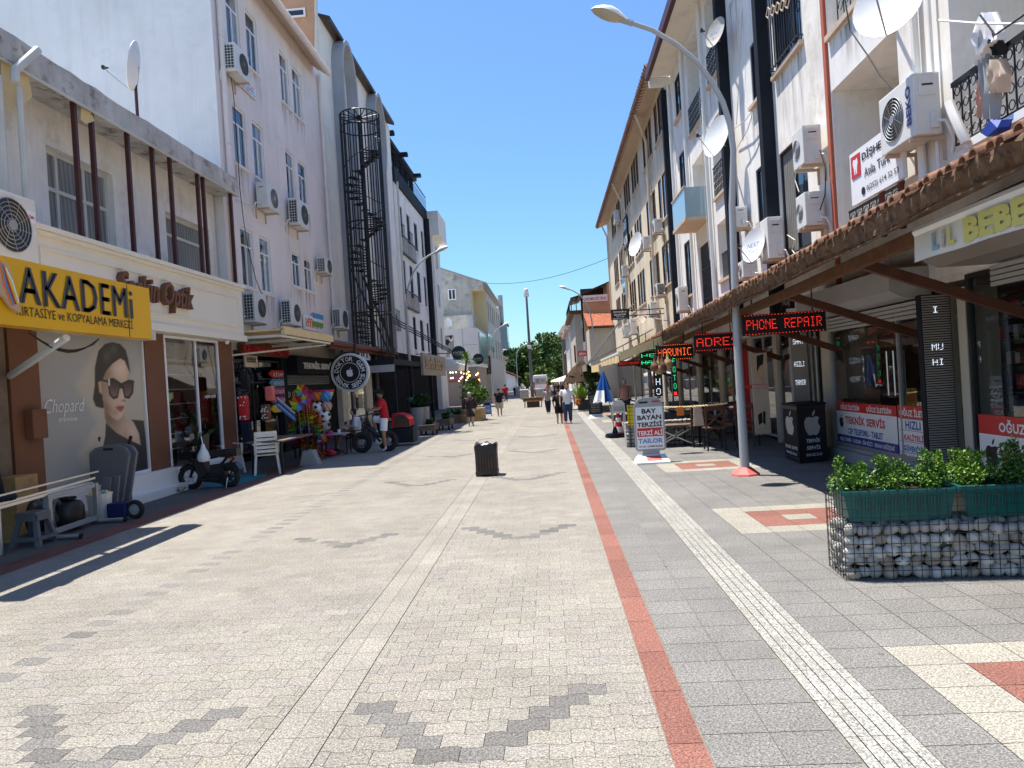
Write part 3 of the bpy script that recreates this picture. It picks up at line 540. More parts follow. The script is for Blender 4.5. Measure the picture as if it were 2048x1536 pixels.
b = MB(); b.box(-7.69, -6.61, 3.6, a1.y-.02, 3.36, 3.40); b.build('rear_shade_panel', M['off_white'], S)  # unseen panel, added and stretched for the shadow it casts on the paving
N_ = thing('shop_sign', 'plain neighbouring sign box just beyond the left frame edge', 'sign', (XA, 5, zb)); b = MB(); b.box(XA-.22, XA, 3.4, 6.98, zb, zt); b.build('panel', M['off_white'], N_)
wr = MB()
for i in range(5):
    y0, y1 = a1.y-2.2+.25*i, a1.y-.8+.2*i; wr.tube([(-6.5-.15*i, y0+(y1-y0)*t, zb-.02-.22*math.sin(math.pi*t)*(1-.12*i)) for t in np.linspace(0, 1, 9)], .010, 5)
wr.build('cable', M['rubber'], S)
# ---- lilac four-storey block behind it
XL = -8.7; B2 = thing('apartment_block', 'pale lilac four storey block with white framed windows and a blank grey white gable', 'building', (-8.7, 24, 0))
Y0, Y1 = 19.56, 29.4; zE = 14.55
holes = []
for z0, z1 in ((12.12, 13.92), (8.70, 10.45), (5.10, 6.85)):
    for a, c in ((20.55, 21.45), (21.95, 22.8), (24.78, 25.62), (26.02, 26.95)): holes.append((a, c, z0 + (.55 if (a > 24 and z0 < 6) else 0), z1))
b = MB(); wall(b, 'x', XL, 1, Y0, Y1, 3.75, zE+.5, holes, .13); b.build('wall', M['plaster_lilac'], B2)
b = MB(); b.poly([(-34, Y0, 0), (XL, Y0, 0), (XL, Y0, zE), (-10, Y0, zE+.5), (-22, Y0, zE+6), (-34, Y0, zE+.5)]); b.poly([(XL, Y1, 3.75), (-30, Y1, 3.75), (-30, Y1, zE), (XL, Y1, zE)]); b.build('gable_wall', M['plaster_gable'], B2)
for i, h in enumerate(holes): window(B2, 'x', XL, 1, *h, .11, mul=(.5,), tr=.70, fm='white_clean', gm='glass_dark', half=('glass_curtain' if i % 3 != 1 else 'glass_dark'), sill=.05, sm='plaster_lilac', fw=.06)
for h in holes: stain(B2, XL, 1, h[0]-.1, h[1]+.1, h[2]-1.1, h[2]-.1)
b = MB(); b.prism([(XL-.02, Y0, zE+.45), (-8.12, Y0, zE), (-8.12, Y0, zE+.16), (-9.2, Y0, zE+.75), (-20, Y0, zE+5.7), (-20, Y0, zE+5.5)], (0, Y1-Y0-.8, 0)); b.build('roof', M['tan_trim'], B2)
b = MB(); b.tube([(-8.08, Y0-.05, zE+.1), (-8.08, Y1-.75, zE+.1)], .11, 10); b.build('gutter', M['plaster_lilac'], B2, smooth=True)
for yy, z0 in ((Y0+.32, 4.5), (Y1-.35, 3.7)):
    b = MB(); b.tube([(-8.6, yy, zE+.25), (-8.6, yy, z0)], .075, 8); [b.ring((-8.6, yy, z), UP, .08, .02, 10, 4) for z in np.arange(z0+1.5, zE, 3)]; b.build('drain_pipe', M['plaster_lilac'], B2, smooth=True)
# its ground floor: stationer's window, phone repairer's dark front
b = MB(); b.box(-14, -8.75, Y0+.0, Y1, 3.2, 3.74); b.box(-14, -8.9, 18.3, 18.5, 0, 3.3); b.build('fascia', M['off_white'], B2)
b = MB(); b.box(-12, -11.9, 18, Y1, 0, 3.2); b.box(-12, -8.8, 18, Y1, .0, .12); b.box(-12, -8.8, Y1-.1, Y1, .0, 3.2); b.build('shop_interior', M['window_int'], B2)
yk0, yk1, yk2 = onx(484, 780, XL).y, onx(562, 780, XL).y, onx(592, 780, XL).y
window(B2, 'x', XL, 1, 18.5, yk1, .25, 2.95, .08, mul=(.52,), tr=.75, fm='dark_metal', gm='glass_shop')
sh = MB()
for i in range(60):
    y = random.uniform(18.7, yk1-.2); z = random.uniform(.4, 2.2); s_ = random.uniform(.06, .17); sh.box(-9.6-random.random()*.4, -9.5, y, y+s_, z, z+s_*1.4, random.randrange(7))
sh.build('shop_goods', [M[x] for x in ('red', 'white_paint', 'sky_blue', 'wood_brown', 'purple', 'grey_metal', 'yellow')], B2)
b = MB(); b.box(-8.9, XL+.05, yk1, yk1+.5, 0, 3.2); b.build('pillar', M['anthracite'], B2)
b = MB(); b.box(-9, XL-.1, yk1+.5, Y1-.1, 0, 3.2); b.build('shopfront', M['anthracite'], B2)
sf = MB()
for z in np.arange(2.2, 2.9, .07): sf.tube([(XL-.06, yk1+.7, z), (XL-.06, 28.3, z)], .03, 6)
sf.build('roller_shutter', M['grey_metal'], B2)
for s_, z, w_ in (('DOKTOR', 1.85, .95), ('GSM', 1.42, .6), ('TEKNİK', 1.05, .8)): text(s_, (XL-.09, yk1+1.35, z), EY, UP, .2, M['off_white'], B2, w=w_, bold=.015)
# signs over the stationer's door
sg = thing('shop_sign', 'weathered wooden board with dark red letters reading KIRTASİYE under the awning', 'sign', (XL+.1, 20.5, 2.95))
b = MB(); s0, s1 = onx(492, 690, XL+.1), onx(575, 700, XL+.1); b.box(XL, XL+.1, s0.y-.3, s1.y+.1, 3.06, 3.48); b.build('board', M['wood_brown'], sg)
text('KELEBEK KIRTASİYE', (XL+.1, (s0.y+s1.y)/2-.1, 3.27), EY, UP, .26, M['red'], sg, w=(s1.y-s0.y)+.3, depth=.05, bold=.03)
sg = thing('shop_sign', 'dark box sign with white letters TEKNİK SERVİS over the shutter', 'sign', (XL+.3, 27, 2.9))
s0, s1 = onx(610, 718, XL+.4), onx(660, 722, XL+.4); b = MB(); b.box(XL-.08, XL+.4, s0.y-.8, s1.y+.3, 2.52, 3.1); b.build('box', M['anthracite'], sg); text('TEKNİK SERVİS', (XL+.4, (s0.y+s1.y)/2, 2.84), EY, UP, .28, M['white_paint'], sg, w=(s1.y-s0.y)+.5, depth=.04, bold=.03)
sg = thing('window_sign', 'cream square sign lettered kelebek in the stationer window', 'sign', (XL+.02, 20, 2.2)); s0, s1 = onx(487, 700, XL), onx(514, 735, XL)
b = MB(); b.box(XL-.02, XL+.03, s0.y, s1.y, s1.z, s0.z); b.build('board', M['cream_panel'], sg); text('kelebek', (XL+.03, (s0.y+s1.y)/2, s1.z+.25), EY, UP, .24, M['ink'], sg, w=(s1.y-s0.y)*.75, bold=.01)
b = MB(); b.bar((XL+.034, s1.y-.18, s1.z+.4), (XL+.034, s1.y-.3, s0.z-.05), .02, .03); b.build('pencil_mark', M['orange'], sg)
yy = onx(556, 760, XL+.1).y
for i, (s_, mk) in enumerate((('KİTAP', 'red'), ('KIRTASİYE', 'sky_blue'), ('FOTOKOPİ', 'magenta'), ('FOTO-FİLM', 'purple'), ('OYUNCAK', 'yellow'))):
    z = onx(556, 748+17.2*i, XL+.1).z
    g_ = thing('arrow_sign', {'KİTAP': 'red arrow board reading KİTAP, topmost on the stationer window', 'KIRTASİYE': 'blue arrow board reading KIRTASİYE on the stationer window', 'FOTOKOPİ': 'magenta arrow board reading FOTOKOPİ on the stationer window', 'FOTO-FİLM': 'purple arrow board on the stationer window between magenta and yellow boards', 'OYUNCAK': 'yellow arrow board at the bottom of the row on the stationer window'}[s_], 'sign', (XL+.08, yy, z-.13), 'arrow boards on the stationer window')
    b = MB(); b.prism([(XL+.06, yy-.42, z-.12), (XL+.06, yy+.55, z-.12), (XL+.06, yy+.55, z+.12), (XL+.06, yy-.42, z+.12), (XL+.06, yy-.72, z)], (.03, 0, 0)); b.build('board', M[mk], g_)
    text(s_, (XL+.09, yy+.08, z), EY, UP, .15, M['white_clean'], g_, w=.85, bold=.01)
# awnings in front of it
A1 = thing('awning', 'folded cream awning on a white frame over the stationer window', 'awning', (-7.2, 20, 3.3))
b = MB(); b.box(-8.68, -6.75, 18.2, 22.4, 3.52, 3.56); b.box(-6.8, -6.7, 18.2, 22.4, 3.42, 3.62); b.build('canopy', M['fabric_cream'], A1)
b = MB(); [b.bar((-6.75, y, 3.4), (-8.68, y, 3.4), .05, .07) for y in (18.4, 20.2, 22.2)]; b.bar((-6.8, 18.2, 3.37), (-6.8, 22.3, 3.37), .05, .05); b.bar((-8.6, 18.4, 2.95), (-6.9, 22.2, 3.33), .04, .05); b.build('frame', M['white_paint'], A1)
A2 = thing('canopy', 'brown guttered lean-to canopy with tiled edge above the phone repair shop', 'canopy', (-7.4, 26, 3.3))
b = MB(); b.prism([(-6.85, 22.5, 3.40), (-6.85, 22.5, 3.52), (-8.68, 22.5, 4.0), (-8.68, 22.5, 3.88)], (0, 9.7, 0)); b.build('roof', M['fabric_cream'], A2)
b = MB(); b.tube([(-6.8, 22.45, 3.42), (-6.8, 32.2, 3.42)], .10, 8); b.box(-6.92, -6.86, 22.5, 32.2, 3.24, 3.48); b.build('gutter', M['rust_red'], A2)
for y in np.arange(23, 32, 1.5): b = MB(); b.bar((-6.95, y, 3.3), (-8.68, y, 3.7), .06, .1); b.build('rafter', M['wood_dark'], A2)
# sign plates on the lilac wall
def plate(name, label, X, p0, p1, lines, mk, tk, th=.04, cat='sign'):
    a, c = onx(*p0, X), onx(*p1, X); z0, z1 = sorted((a.z, c.z)); t_ = thing(name, label, cat, (X, (a.y+c.y)/2, z0)); b = MB(); o = 1 if X < 0 else -1
    b.box(X-o*th, X, a.y, c.y, z0, z1); b.build('panel', M[mk], t_); n = len(lines)
    for i, (s_, k_) in enumerate(lines):
        text(s_, (X, (a.y+c.y)/2, z1-(z1-z0)*(i+.5)/n), EY if o > 0 else mEY, UP, (z1-z0)/n*.62, M[k_], t_, w=abs(c.y-a.y)*.86, bold=.02, depth=.006)
    return t_
plate('estate_agent_sign', 'white sign reading ESTATE AGENCY below the topmost lilac wall air conditioner', -8.62, (475, 145), (513, 200), [('EMLAK', 'orange'), ('ESTATE AGENCY', 'sticker_blue'), ('0542 202 51 01', 'sticker_blue')], 'white_clean', 0)
b0 = plate('travel_agent_sign', 'white orange lettered sign with blue and green squares above the canopy', -8.62, (607, 628), (645, 665), [('iffinn', 'orange')], 'white_clean', 0)
for mk, a, c in (('sky_blue', 625, 640), ('green_sign', 642, 656)):
    p, q = onx(626, a, -8.61), onx(645, c, -8.61); f = MB(); f.box(-8.62, -8.605, p.y, q.y+.1, q.z, p.z); f.build('colour_square', M[mk], b0)
# ---- white block with the concrete arches
B3 = thing('arched_block', 'white four storey block with grey wavy concrete arches and a dark edged roof', 'building', (-8.7, 36.5, 0))
Y0, Y1 = 29.5, 43.2
b = MB(); wall(b, 'x', XL, 1, Y0, Y1, 3.9, 17.6); b.poly([(-30, Y0+.01, 3.8), (XL, Y0+.01, 3.8), (XL, Y0+.01, 17.6), (-12, Y0+.01, 18.6), (-30, Y0+.01, 18.6)]); b.poly([(XL, Y1, 3.9), (-30, Y1, 3.9), (-30, Y1, 17.6), (XL, Y1, 17.6)]); b.build('wall', M['plaster_cream'], B3)
b = MB(); b.prism([(-8.3, Y0+.6, 17.55), (-8.3, Y0+.6, 17.72), (-14, Y0+.6, 19.6), (-14, Y0+.6, 19.4)], (0, Y1-Y0-1.0, 0)); b.build('roof', M['wood_dark'], B3)
def arch(ya, m='fin_grey'):
    b = MB(); W_ = 2.3; th = .2
    path = [(ya, 3.9), (ya, 9.0), (ya-.05, 14.0)] + [(ya + W_/2 - W_/2*math.cos(t), 15.9 + 1.75*math.sin(t)) for t in np.linspace(.1, math.pi-.15, 12)] + [(ya+W_, 14.9), (ya+W_-.25, 14.2), (ya+W_-.5, 13.6), (ya+W_-.55, 9), (ya+W_-.55, 3.9)]
    n = len(path); L_, R_ = [], []
    for i, (y, z) in enumerate(path):
        p, q = path[max(i-1, 0)], path[min(i+1, n-1)]; d = Vector((q[0]-p[0], q[1]-p[1])).normalized(); nn = Vector((-d.y, d.x))
        L_.append((y+nn.x*th/2, z+nn.y*th/2)); R_.append((y-nn.x*th/2, z-nn.y*th/2))
    xo, xi = -8.2, XL+.001
    for i in range(n-1):
        a, c, d, e = L_[i], L_[i+1], R_[i+1], R_[i]
        b.poly([(xo, *e), (xo, *d), (xo, *c), (xo, *a)]); b.poly([(xo, *a), (xo, *c), (xi, *c), (xi, *a)]); b.poly([(xo, *d), (xo, *e), (xi, *e), (xi, *d)])
    return b.build('concrete_arch', M[m], B3)
arch(31.4); arch(37.4)
b = MB()
for y0 in (32.4, 38.2):
    for z0 in (5.2, 8.8, 12.2): b.box(XL, XL+.02, y0, y0+.5, z0, z0+1.7)
b.build('stair_window', M['glass_dark'], B3)
sp_ = lambda px, py: ony(px, py, Y0-.03); b = MB(); b.prism([tuple(sp_(*q)) for q in ((520, -30), (632, -30), (628, 40), (627, 108), (596, 100))], (0, .03, 0)); b.build('bare_render', M['terracotta_wall'], B3); p, q = sp_(573, 38), sp_(611, 17); window(B3, 'y', Y0-.04, -1, p.x, q.x, p.z, q.z, -.01, fm='white_clean', gm='glass_dark', fw=.07)
b = MB(); b.tube([tuple(sp_(632, -20)), tuple(sp_(632, 20)), tuple(sp_(636, 140))], .07, 6); b.build('drain_pipe', M['off_white'], B3)
# ground floor: white framed shop, then a dark restaurant terrace
b = MB(); b.box(-9.1, XL+.1, Y0, Y0+.8, 0, 3.9); b.box(-9.1, XL+.1, 33.5, 34.6, 0, 3.2); b.box(-9.1, XL+.1, Y0+.8, 34.6, 3.2, 3.9); b.build('shopfront_frame', M['white_paint'], B3)
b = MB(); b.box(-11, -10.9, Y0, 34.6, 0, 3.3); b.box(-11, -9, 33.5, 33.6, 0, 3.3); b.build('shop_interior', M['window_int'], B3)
window(B3, 'x', XL+.1, 1, Y0+.8, 33.5, .2, 3.2, .1, mul=(.4,), tr=.75, fm='off_white', gm='glass_shop')
sh = MB(); [sh.box(-10.3, -10, y, y+.35, z, z+.22, random.randrange(3)) for y in np.arange(30.6, 33.2, .5) for z in np.arange(.5, 2.6, .4)]; sh.build('shop_goods', [M['orange'], M['off_white'], M['wood_brown']], B3)
b = MB(); b.box(-9.2, XL+.05, 34.6, Y1, 0, 3.9); b.build('shopfront', M['window_int'], B3)  # near-black face stands in for the shaded restaurant interior
b = MB(); [b.box(XL+.05, XL+.09, 34.9, 36.2, z, z+.05) for z in np.arange(.3, 3.0, .12)]; b.build('louvre', M['wood_dark'], B3)
text('GYM', (XL+.05, onx(790, 640, XL).y, onx(790, 640, XL).z), EY, UP, 1.25, M['bronze_text'], B3, w=1.5, depth=.12, bold=.04); text('GEN', (XL+.05, onx(782, 615, XL).y, onx(782, 615, XL).z), EY, UP, .35, M['wood_dark'], B3, w=1.0, depth=.08, bold=.04)
# round hanging sign
XD = -6.75; c0 = onx(701, 745, XD)
S = thing('round_sign', 'round black and white hanging sign reading DOKTOR GSM TEKNİK SERVİS', 'sign', (XD-.15, c0.y, c0.z-.72)); yd = c0.y
b = MB(); b.disc((XD, yd, c0.z), mEY, .66, 40, .14); sb = b.build('rim', M['white_paint'], S)
b = MB(); b.disc((XD, yd-.075, c0.z), mEY, .60, 40, .02); b.build('face', M['ink'], S)
b = MB(); b.ring((XD, yd-.088, c0.z), mEY, .33, .009, 36, 4); b.ring((XD, yd-.088, c0.z), mEY, .585, .009, 36, 4); b.build('face_ring', M['white_clean'], S)
def arc_text(s, r, a0, a1, h, flip=False):
    n = len(s)
    for i, ch in enumerate(s):
        if ch == ' ': continue
        a = a0 + (a1-a0)*i/(n-1); rt = Vector((math.sin(a), 0, -math.cos(a))) if not flip else Vector((-math.sin(a), 0, math.cos(a))); up = Vector((math.cos(a), 0, math.sin(a)))*(1 if not flip else -1)
        text(ch, (XD+r*math.cos(a), yd-.087, c0.z+r*math.sin(a)), rt, up, h, M['white_clean'], S, w=h*(.32 if ch in 'Iİ' else .85), bold=.02)
arc_text('DOKTOR GSM', .46, math.radians(170), math.radians(10), .15); arc_text('TEKNİK SERVİS', .46, math.radians(196), math.radians(344), .15, True)
def apple(cx, cz, s, y=None, x=None, o=1, mk='white_clean', parent=None):
    """plain bitten-fruit mark, flat on the sign"""
    L_ = [(0, -.42), (.12, -.47), (.25, -.45), (.37, -.28), (.44, -.05), (.36, .02), (.31, .14), (.33, .26), (.41, .35), (.30, .43), (.16, .43), (0, .38), (-.16, .43), (-.32, .41), (-.43, .27), (-.46, .05), (-.40, -.2), (-.27, -.42), (-.12, -.47)]
    lf = [(.01, .46), (.02, .60), (.12, .72), (.19, .74), (.17, .60), (.09, .49)]
    f = MB()
    for pl in (L_, lf):
        if x is None: f.poly([(cx+o*u*s, y, cz+v*s) for u, v in pl][::1 if o > 0 else -1])
        else: f.poly([(x, cx+o*u*s, cz+v*s) for u, v in pl][::1 if o > 0 else -1])
    return f.build('fruit_emblem', M[mk], parent)
apple(XD, c0.z-.02, .26, y=yd-.088, mk='white_clean', parent=S)
b = MB(); 
b.prism([(XD+.72*math.cos(t)-.02, yd-.02, c0.z+.72*math.sin(t)) for t in np.linspace(math.radians(60), math.radians(215), 18)] + [(XD+.66*math.cos(t)-.02, yd-.02, c0.z+.66*math.sin(t)) for t in np.linspace(math.radians(215), math.radians(60), 18)], (0, .1, 0)); b.build('outer_crescent', M['black_metal'], S)
b = MB(); b.tube([(XD-.25, yd, c0.z+.5), (XD-.25, yd, 3.45)], .05, 8); b.build('hanger', M['black_metal'], S); b = MB(); b.tube([(XD+.2, yd, c0.z+.5), (XD+.2, yd, 3.45)], .05, 8); b.build('hanger', M['black_metal'], S)
b = MB(); b.tube([(XD, yd, c0.z-.6), (XD, yd, 0)], .045, 8); b.build('post', M['black_metal'], S)
# ---- spiral fire escape
cs = onx(719, 300, -7.15); SX, SY = -7.15, onx(719, 240, -7.15).y; zS = onx(719, 232, -7.15).z; R_ = .80
S = thing('spiral_staircase', 'tall black spiral fire escape in a round cage of bars', 'staircase', (SX, SY, 3.7))
b = MB(); b.tube([(SX, SY, .0), (SX, SY, zS)], .10, 10); b.build('centre_pole', M['black_metal'], S)
for i in range(20):
    a = 2*math.pi*i/20
    b = MB(); b.tube([(SX+R_*math.cos(a), SY+R_*math.sin(a), 3.2), (SX+R_*math.cos(a), SY+R_*math.sin(a), zS)], .028, 5); b.build('cage_bar', M['black_metal'], S)
for z in (zS, zS-.55, zS-4.5, zS-8.2): b = MB(); b.ring((SX, SY, z), UP, R_, .03, 30, 5); b.build('cage_ring', M['black_metal'], S)
for i in range(12): a = 2*math.pi*i/12; b = MB(); b.tube([(SX, SY, zS-.12), (SX+R_*math.cos(a), SY+R_*math.sin(a), zS)], .022, 5); b.build('top_spoke', M['black_metal'], S)
nst = 40
for i in range(nst):
    z = 3.4 + (zS-4.6)*i/nst; a = 1.2 + i*.47; da = .24; b = MB()
    b.prism([(SX+.08*math.cos(a), SY+.08*math.sin(a), z), (SX+.76*math.cos(a-da), SY+.76*math.sin(a-da), z), (SX+.76*math.cos(a+da), SY+.76*math.sin(a+da), z)], (0, 0, .035)); b.bar((SX, SY, z-.12), (SX+.7*math.cos(a), SY+.7*math.sin(a), z-.01), .02, .05); b.build('step', M['black_metal'], S)
pts = [(SX+.78*math.cos(1.2+i*.235), SY+.78*math.sin(1.2+i*.235), 4.3+(zS-4.9)*i/(2*nst)) for i in range(2*nst)]; b = MB(); b.tube(pts, .018, 5); b.build('handrail', M['black_metal'], S)
for p, q in (((SX+.7, SY-.3, 3.3), (SX-.6, SY-.6, 6.8)), ((SX+.5, SY+2.6, 3.0), (SX-.4, SY+.6, 6.6)), ((SX+.1, SY+3.4, 3.0), (SX+.2, SY+1.2, 4.9))): b = MB(); b.bar(p, q, .07, .07); b.build('brace', M['black_metal'], S)
# ---- white block with the dark roof terrace
B4 = thing('terrace_block', 'white block with dark glass roof terrace, dark drainpipe and small black balconies', 'building', (-8.7, 51, 0))
Y0, Y1 = 43.3, 58.6; holes = []
for z0, z1 in ((11.3, 13.3), (7.7, 9.9), (4.3, 6.5)):
    for a, c in ((44.3, 45.6), (47.0, 48.1), (49.6, 50.9), (52.4, 53.3)): holes.append((a, c, z0, z1))
b = MB(); wall(b, 'x', XL, 1, Y0, 55.2, 3.9, 14.4, holes, .16); b.build('wall', M['plaster_white'], B4)
for h in holes: window(B4, 'x', XL, 1, *h, .12, mul=(.5,), fm='dark_metal', gm='glass_dark', fw=.07, sill=.05, sm='plaster_white')
for h in holes: stain(B4, XL, 1, h[0]-.1, h[1]+.1, h[2]-1.2, h[2]-.1)
b = MB(); b.box(-20, XL+.12, Y0, 55.2, 14.4, 15.3); b.build('parapet', M['anthracite'], B4)
b = MB(); b.tube([(-8.5, 53.9, 14.4), (-8.5, 53.9, 3.9)], .22, 8); b.build('drain_pipe', M['anthracite'], B4)
b = MB(); b.tube([(-8.5, 43.6, 14.4), (-8.5, 43.6, 3.9)], .07, 8); b.build('drain_pipe', M['off_white'], B4)
railing(B4, 'x', -8.62, 1, Y0+.2, 55, 15.35, 16.3, step=.45, top=.05, m='anthracite')
for k_ in range(3): b = MB(); b.bar((-8.62, Y0+.2, 15.55+.2*k_), (-8.62, 55, 15.55+.2*k_), .02, .02); b.build('rail_wire', M['anthracite'], B4)
b = MB(); b.box(-16, -9.6, 44.6, 54.6, 15.3, 17.6); b.build('terrace_room', M['glass_dark'], B4)
b = MB()
b.box(-16.5, -9.2, 44.2, 55.0, 17.6, 17.9); b.build('terrace_roof', M['anthracite'], B4)
for y in (44.6, 46.7, 48.7, 50.7, 52.6, 54.6): b = MB(); b.box(-9.62, -9.45, y-.12, y+.12, 15.3, 17.6); b.build('terrace_post', M['anthracite'], B4)
for y in (44.6, 48.9, 54): b = MB(); b.box(-9.4, -8.7, y-.2, y+.2, 17.62, 17.86); b.build('terrace_beam', M['anthracite'], B4)
for z0 in (9.9, 6.5, ): b = MB(); b.box(XL+.005, XL+.16, 44.2, 49.0, z0+.35, z0+.42); b.build('balcony', M['dark_metal'], B4); railing(B4, 'x', XL+.14, 1, 44.2, 49.0, z0+.42, z0+1.45, m='wood_dark', step=.22, top=.06)
for y in (44.3, 47.0): railing(B4, 'x', XL+.12, 1, y, y+1.2, 11.35, 12.1, step=.2, scroll=False)
b = MB(); b.box(-16, -8.3, 55.2, Y1, 0, 15.0); b.box(-16, -7.75, 55.0, Y1+.6, 13.4, 15.25); b.build('stair_tower', M['plaster_cream'], B4)
for z0 in (4.6, 8, 11): window(B4, 'x', -8.3, 1, 56.2, 57.0, z0, z0+1.8, .02, fm='off_white', gm='glass_curtain')
b = MB(); b.box(-9.5, XL+.05, Y0, Y1, 0, 3.9); b.build('shopfront', M['window_int'], B4)  # solid near-black front, interior shade put into its colour
# restaurant canopy and sign along the front of these blocks
S = thing('restaurant_canopy', 'dark flat terrace canopy with a grey lettered fascia before the white blocks', 'canopy', (-6.8, 38, 0))
p0, p1 = onx(843, 727, -6.0), onx(886, 722, -6.0); yA, yB = 27.8, 37.0
b = MB(); b.box(XL+.1, -6.0, yA, yB, 2.78, 3.0); b.build('roof', M['anthracite'], S)
b = MB(); b.box(-6.02, -5.9, p0.y-.1, p1.y+.2, onx(843, 750, -5.9).z, onx(843, 705, -5.9).z); fb = b.build('fascia', M['taupe'], S); text('Berfin Bistro', (-5.9, (p0.y+p1.y)/2-.3, onx(862, 727, -5.9).z), EY, UP, .62, M['bronze_text'], fb, w=(p1.y-p0.y)*.8, depth=.05, bold=.03)
for y in (yA+.2, 31.5, 36.8): b = MB(); b.box(-6.15, -6.0, y-.08, y+.08, 0, 2.78); b.build('post', M['anthracite'], S)
b = MB(); b.box(XL+.5, -6.0, yA+.01, yA+.06, 2.5, 2.78); b.build('valance', M['shutter_grey'], S)
for k_ in range(3): b = MB(); b.bar((-8.0, 37+k_*.2, 5.6-.15*k_), (-5.6, 46+k_, 3.7-.12*k_), .045, .045); b.build('awning_strut', M['dark_blue'], S)
S = thing('glass_railing', 'low black framed terrace railing beside the red trailer', 'railing', (-6.2, 26, 0)); b = MB()
for y in np.arange(22.8, 27.8, .8): b.bar((-6.3, y, 0), (-6.3, y, 1.0), .04, .04)
b.bar((-6.3, 22.8, 1.0), (-6.3, 27.6, 1.0), .05, .05); b.bar((-6.3, 22.8, .12), (-6.3, 27.6, .12), .05, .05); b.build('frame', M['dark_blue'], S)
# shops in the gap, all in deep shade
b = MB(); b.box(-9, -8.6, 58.8, 61.8, 0, 3.4); 
# ---- weathered gable building further on
YG = 75.0; B5 = thing('weathered_building', 'weathered grey gable building with a pale yellow recess and one small window', 'building', (-10, 88, 0))
P = lambda px, py: ony(px, py, YG)
a, r_, e = P(866, 533), P(945, 556), P(968, 566); xr = -6.25
b = MB(); rec0 = P(942, 585); zl = 6.5
zf = lambda x: e.z + (a.z-e.z)*(x-e.x)/(a.x-e.x)
b.poly([(-22, YG, 0), (rec0.x, YG, 0), (rec0.x, YG, zf(rec0.x)), (-22, YG, zf(-22))][::1]); b.poly([(rec0.x, YG, 11.6), (xr, YG, 11.6), (xr, YG, zf(xr)), (rec0.x, YG, zf(rec0.x))]); b.build('gable_wall', M['plaster_grime'], B5)
b = MB(); b.poly([(rec0.x, YG, zl), (rec0.x, YG+2.6, zl), (rec0.x, YG+2.6, 11.6), (rec0.x, YG, 11.6)][::-1]); b.poly([(rec0.x, YG+2.6, 0), (xr, YG+2.6, 0), (xr, YG+2.6, 11.6), (rec0.x, YG+2.6, 11.6)]); b.poly([(rec0.x, YG, 11.6), (xr, YG, 11.6), (xr, YG+2.6, 11.6), (rec0.x, YG+2.6, 11.6)]); b.build('recess', M['plaster_yellow'], B5)
hs = [(85, 86.5, 8.6, 10.8), (96, 97.5, 8.6, 10.8), (92, 93.3, 4.6, 7), (96, 97.3, 4.6, 7), (79, 80.3, 8.6, 10.8), (82, 83.3, 8.6, 10.8), (88, 89.3, 8.6, 10.8), (92, 93.5, 8.6, 10.8), (79, 80.3, 4.6, 7), (83, 84.3, 4.6, 7), (88, 89.3, 4.6, 7)]
b = MB(); wall(b, 'x', xr, 1, YG+2.6, 101, 0, 11.6, hs, .2); b.build('front_wall', M['beige_wall'], B5)
for h in hs: window(B5, 'x', xr, 1, *h, .2, mul=(.5,), fm='wood_brown', gm='glass_dark')
b = MB(); b.prism([(xr+.35, YG-.15, zf(xr+.35)), (xr+.35, YG-.15, zf(xr+.35)+.14), (-22, YG-.15, zf(-22)+.14), (-22, YG-.15, zf(-22))], (0, 26.5, 0)); b.build('roof', M['concrete'], B5)
wq = (P(897, 603).x, P(913, 603).x, P(905, 600).z, P(905, 578).z); window(B5, 'y', YG, -1, *wq, .0-.02, mul=(.5,), fm='white_clean', gm='glass_dark', fw=.1)
b = MB(); b.tube([(xr+.1, 100.8, 7), (xr+.1, 100.8, 13.9)], .35, 8); b.build('flue', M['grey_metal'], B5)
b = MB(); b.box(xr-.3, xr+.9, 99, 103, 6.3, 9.6); b.build('glazed_balcony', M['glass_blue'], B5)
b = MB(); b.box(xr-.2, xr+1.0, 98.9, 103.2, 9.6, 9.8); b.build('balcony_roof', M['anthracite'], B5)
# old lower wall and white clad cafe in front of it
B6 = thing('clad_building', 'low white panel clad building with a black and white wall picture', 'building', (-9, 62, 0)); YC = 61.8; Q = lambda px, py: ony(px, py, YC)
xe = Q(956, 700).x; zt_, zb_ = Q(900, 659).z, Q(920, 735).z
b = MB(); b.box(-16, xe, YC, YC+9, zb_, zt_); b.build('cladding', M['plaster_gable'], B6)
for px in (926,): b = MB(); x = Q(px, 690).x; b.box(x-.02, x+.02, YC-.012, YC+.01, zb_, zt_); b.build('panel_joint', M['grey_metal'], B6)
z = Q(930, 690).z; b = MB(); b.box(Q(927, 690).x, xe, YC-.012, YC+.01, z-.015, z+.015); b.build('panel_joint', M['grey_metal'], B6)
b = MB(); b.box(xe-.02, xe+.12, YC+1, YC+8.6, zb_+.3, zt_-.3); b.build('side_glass', M['glass_blue'], B6)
p, q = Q(881, 672), Q(909, 708); b = MB(); b.box(p.x-.3, q.x, YC-.05, YC-.004, q.z-.5, p.z); pic = b.build('wall_picture', M['poster_grey'], B6)
for i in range(26):
    f = MB(); c = Vector((random.uniform(p.x, q.x-.1), YC-.054-.0006*i, random.uniform(q.z-.4, p.z-.1))); n_ = random.randint(5, 8); r = random.uniform(.06, .22)
    f.poly([(max(p.x-.28, min(q.x-.01, c.x+r*random.uniform(.5, 1.2)*math.cos(-2*math.pi*j/n_))), c.y, max(q.z-.48, min(p.z-.01, c.z+1.6*r*random.uniform(.5, 1.2)*math.sin(2*math.pi*j/n_)))) for j in range(n_)][::-1]); f.build('picture_patch', M[random.choice(('ink', 'white_clean', 'ink', 'hair_grey', 'white_paint'))], pic)
